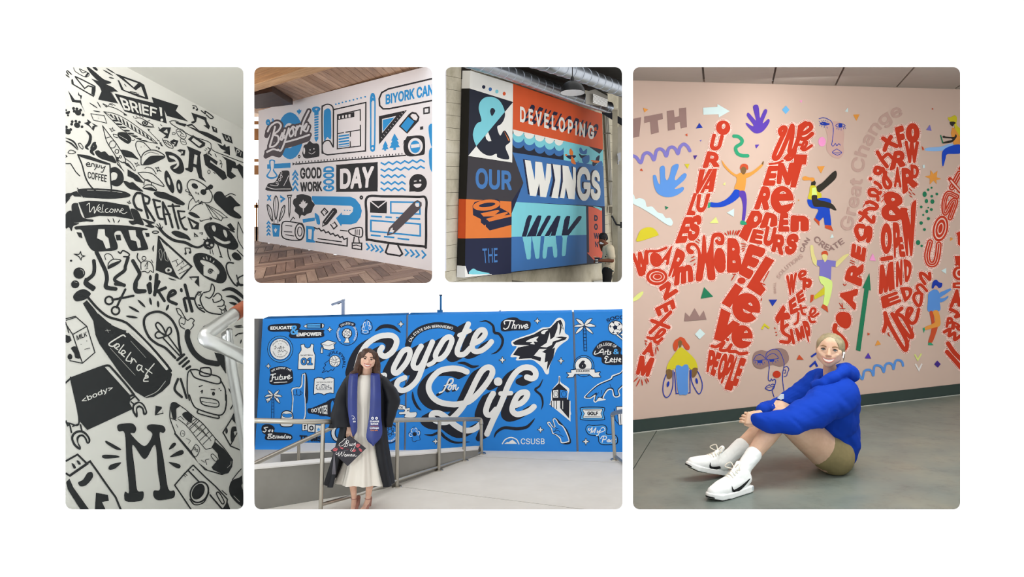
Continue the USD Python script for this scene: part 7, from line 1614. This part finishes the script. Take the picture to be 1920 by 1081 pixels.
m5.paint(e5, '''
painted_leaf:lemon:C 30 480 45 440 100 390 145 372 140 405 95 455
painted_triangle:green:P 790 326 886 426 754 448
crown:mauve:P 580 686 592 594 638 640 690 548 742 640 786 574 816 668
diamond:ice:P 745 764 802 818 742 876 692 824
painted_triangle:deep:P 1472 458 1562 458 1512 528
chevron:yellow:L20 1398 770 1428 722 1478 760
painted_letter:mute:A24 1552 395 1548 330 1550 275|SMALL
painted_letter:mute:A40 1585 240 1640 165 1740 80 1840 5|SOLUTIONS
rider_hair:rust:C 462 935 480 890 510 870 540 852 580 868 600 900 636 950 630 985 600 985 580 960 560 930 520 930 510 970 490 1000 470 985
rider_head:brown:P 512 905 535 880 560 905 545 965 528 965
painted_ray:red:V12 1075 260 1115 195 1090 190 1130 190 1410 280 1480 150 1385 280 1440 305 1400 440 1390 475 160 890 190 900 170 910 180 940 280 940 330 920 290 950 310 1000 280 960 280 1040 1530 750 1545 770 1540 800 1560 805 1545 835 1565 830 640 60 700 30 650 20 690 0 680 100 700 70
''')
m5.paint(f5, '''
jumper_hair:rust:C 285 -15 290 -45 330 -58 352 -30 345 -5 310 -20
jumper_head:cream:C 290 -15 340 -15 340 30 318 68 300 40
jumper_arm:cream:C 165 -105 195 -110 205 -30 240 60 235 105 195 70 175 0
jumper_arm:cream:C 440 60 520 -10 575 -20 520 40 450 110 430 100
jumper_body:lilac:P 236 42 305 38 318 65 345 38 435 50 432 112 388 108 382 250 262 205 265 110 232 95
jumper_leg:yellow:P 360 250 390 255 385 300 322 400 210 458 205 420 300 335
jumper_leg:lime:C 262 208 380 250 398 310 380 420 345 525 302 518 315 400 312 320 275 280
jumper_shoe:rust:P 170 408 202 405 198 465 164 494
jumper_shoe:rust:P 298 505 345 530 356 594 280 540
arrow:green:P 648 990 738 340 716 335 790 176 804 362 782 356 694 1002
runner_hair:deep:C 1448 330 1460 270 1495 248 1525 275 1558 285 1550 325 1520 335 1490 305 1462 340
runner_head:rose:C 1470 330 1490 310 1515 330 1500 355 1478 352
runner_body:sky:C 1470 352 1510 360 1530 400 1530 470 1532 575 1410 580 1408 470 1415 390
runner_arm:sky:C 1525 395 1590 360 1640 340 1652 355 1600 395 1535 440 1580 440 1620 418 1618 440 1570 478 1525 480
runner_leg:rust:C 1425 590 1460 588 1480 700 1510 740 1490 820 1450 912 1410 910 1440 800 1445 700
runner_leg:orange:C 1460 582 1515 578 1540 680 1530 735 1470 755 1380 778 1372 750 1470 705 1480 660
runner_shoe:teal:P 1352 760 1372 752 1376 776 1364 810
runner_shoe:teal:P 1412 912 1440 912 1468 938 1408 938
painted_triangle:ice:P 1600 124 1600 186 1546 152
painted_triangle:rust:P 768 806 798 820 772 838
painted_triangle:orange:P 878 884 912 930 848 944
painted_ray:red:V10 580 60 640 90 585 40 640 65 510 290 530 310 550 290 525 315 470 490 510 550 500 490 510 555 470 550 540 555 690 180 680 220 710 220 680 215 980 810 1010 850 990 800 990 840 1250 740 1240 800 1210 870 1205 910 1195 920 1190 960 1690 80 1710 100 1635 600 1660 590
''')
m5.paint(g5, '''
rider_body:yellow:C 535 62 580 80 640 130 700 200 722 285 690 290 650 295 620 275 480 285 450 300 395 298 410 230 460 150
rider_back:sky:C 490 270 520 248 555 262 590 240 625 262 620 400 618 545 560 560 520 545 500 400
rider_hand:brown:C 392 300 445 300 452 365 430 392 400 380
rider_hand:brown:C 668 285 720 280 715 330 690 372 662 370
wheel:deep:S9 388 350 362 430 355 520 372 575 400 588 435 550 460 460 462 305;E 410 448 13 30 10
wheel:deep:S9 652 300 655 400 690 490 735 552 765 510 770 440 745 360 722 315;E 712 415 12 30 -12
chair_frame:deep:L10 478 318 495 548 520 545;L9 640 300 642 540 620 542
line_face_patch:mauve:C 1300 200 1320 120 1390 90 1450 100 1500 90 1570 68 1650 90 1685 160 1670 220 1600 262 1520 245 1460 260 1390 288 1325 262
cheek:red:E 1557 345 42 37
line_face:deep:S7 1440 170 1450 120 1510 82 1570 90 1610 150 1635 240 1620 330 1620 420 1635 530
line_face:deep:S7 1440 175 1465 200 1478 270 1470 340 1468 400 1490 415 1500 392 1515 412 1530 395 1545 410 1540 450 1510 510 1530 585
line_face:deep:O7 1436 490 1475 455 1490 462 1510 448 1535 460 1520 500 1480 515;S5 1440 492 1480 480 1530 468
line_face:deep:S6 1310 195 1340 150 1385 138 1425 165 1435 190;S6 1312 195 1360 200 1428 190;P 1350 200 1405 198 1405 228 1355 226;S6 1440 185 1470 145 1520 125 1560 150 1575 175;S6 1445 190 1510 188 1575 175;P 1475 192 1532 186 1528 212 1485 214
line_face:deep:V6 1315 200 1312 220 1335 205 1325 235 1355 225 1350 248 1380 228 1380 252 1405 225 1412 248 1425 215 1432 232 1455 195 1450 212 1475 210 1470 230 1510 214 1512 232 1540 205 1550 222 1560 195 1575 208
line_face:deep:S7 1640 270 1665 262 1685 290 1670 330 1660 360 1632 370;S6 1632 300 1650 300 1650 330 1632 330
painted_ray:red:V12 95 375 45 425 115 390 72 475 130 395 140 465 165 392 190 445 182 382 208 428
''')
m5.paint(h5, '''
painted_triangle:rust:P 48 362 96 416 20 416
chevron:deep:L20 175 385 262 325
chevron:deep:L20 160 492 215 440 240 490
painted_triangle:violet:P 778 342 808 404 740 402
squiggle:sky:S24 670 555 715 620 735 540 780 522 815 540 832 580 842 490 880 475 920 495 942 545 960 470 1005 452 1035 475 1045 512 1065 435 1100 420 1135 440 1145 478
chevron:lemon:L16 1268 360 1300 418 1338 352
chevron:white:L16 1275 460 1312 525 1344 458
diamond:plum:P 1506 425 1542 462 1512 500 1474 464
''')
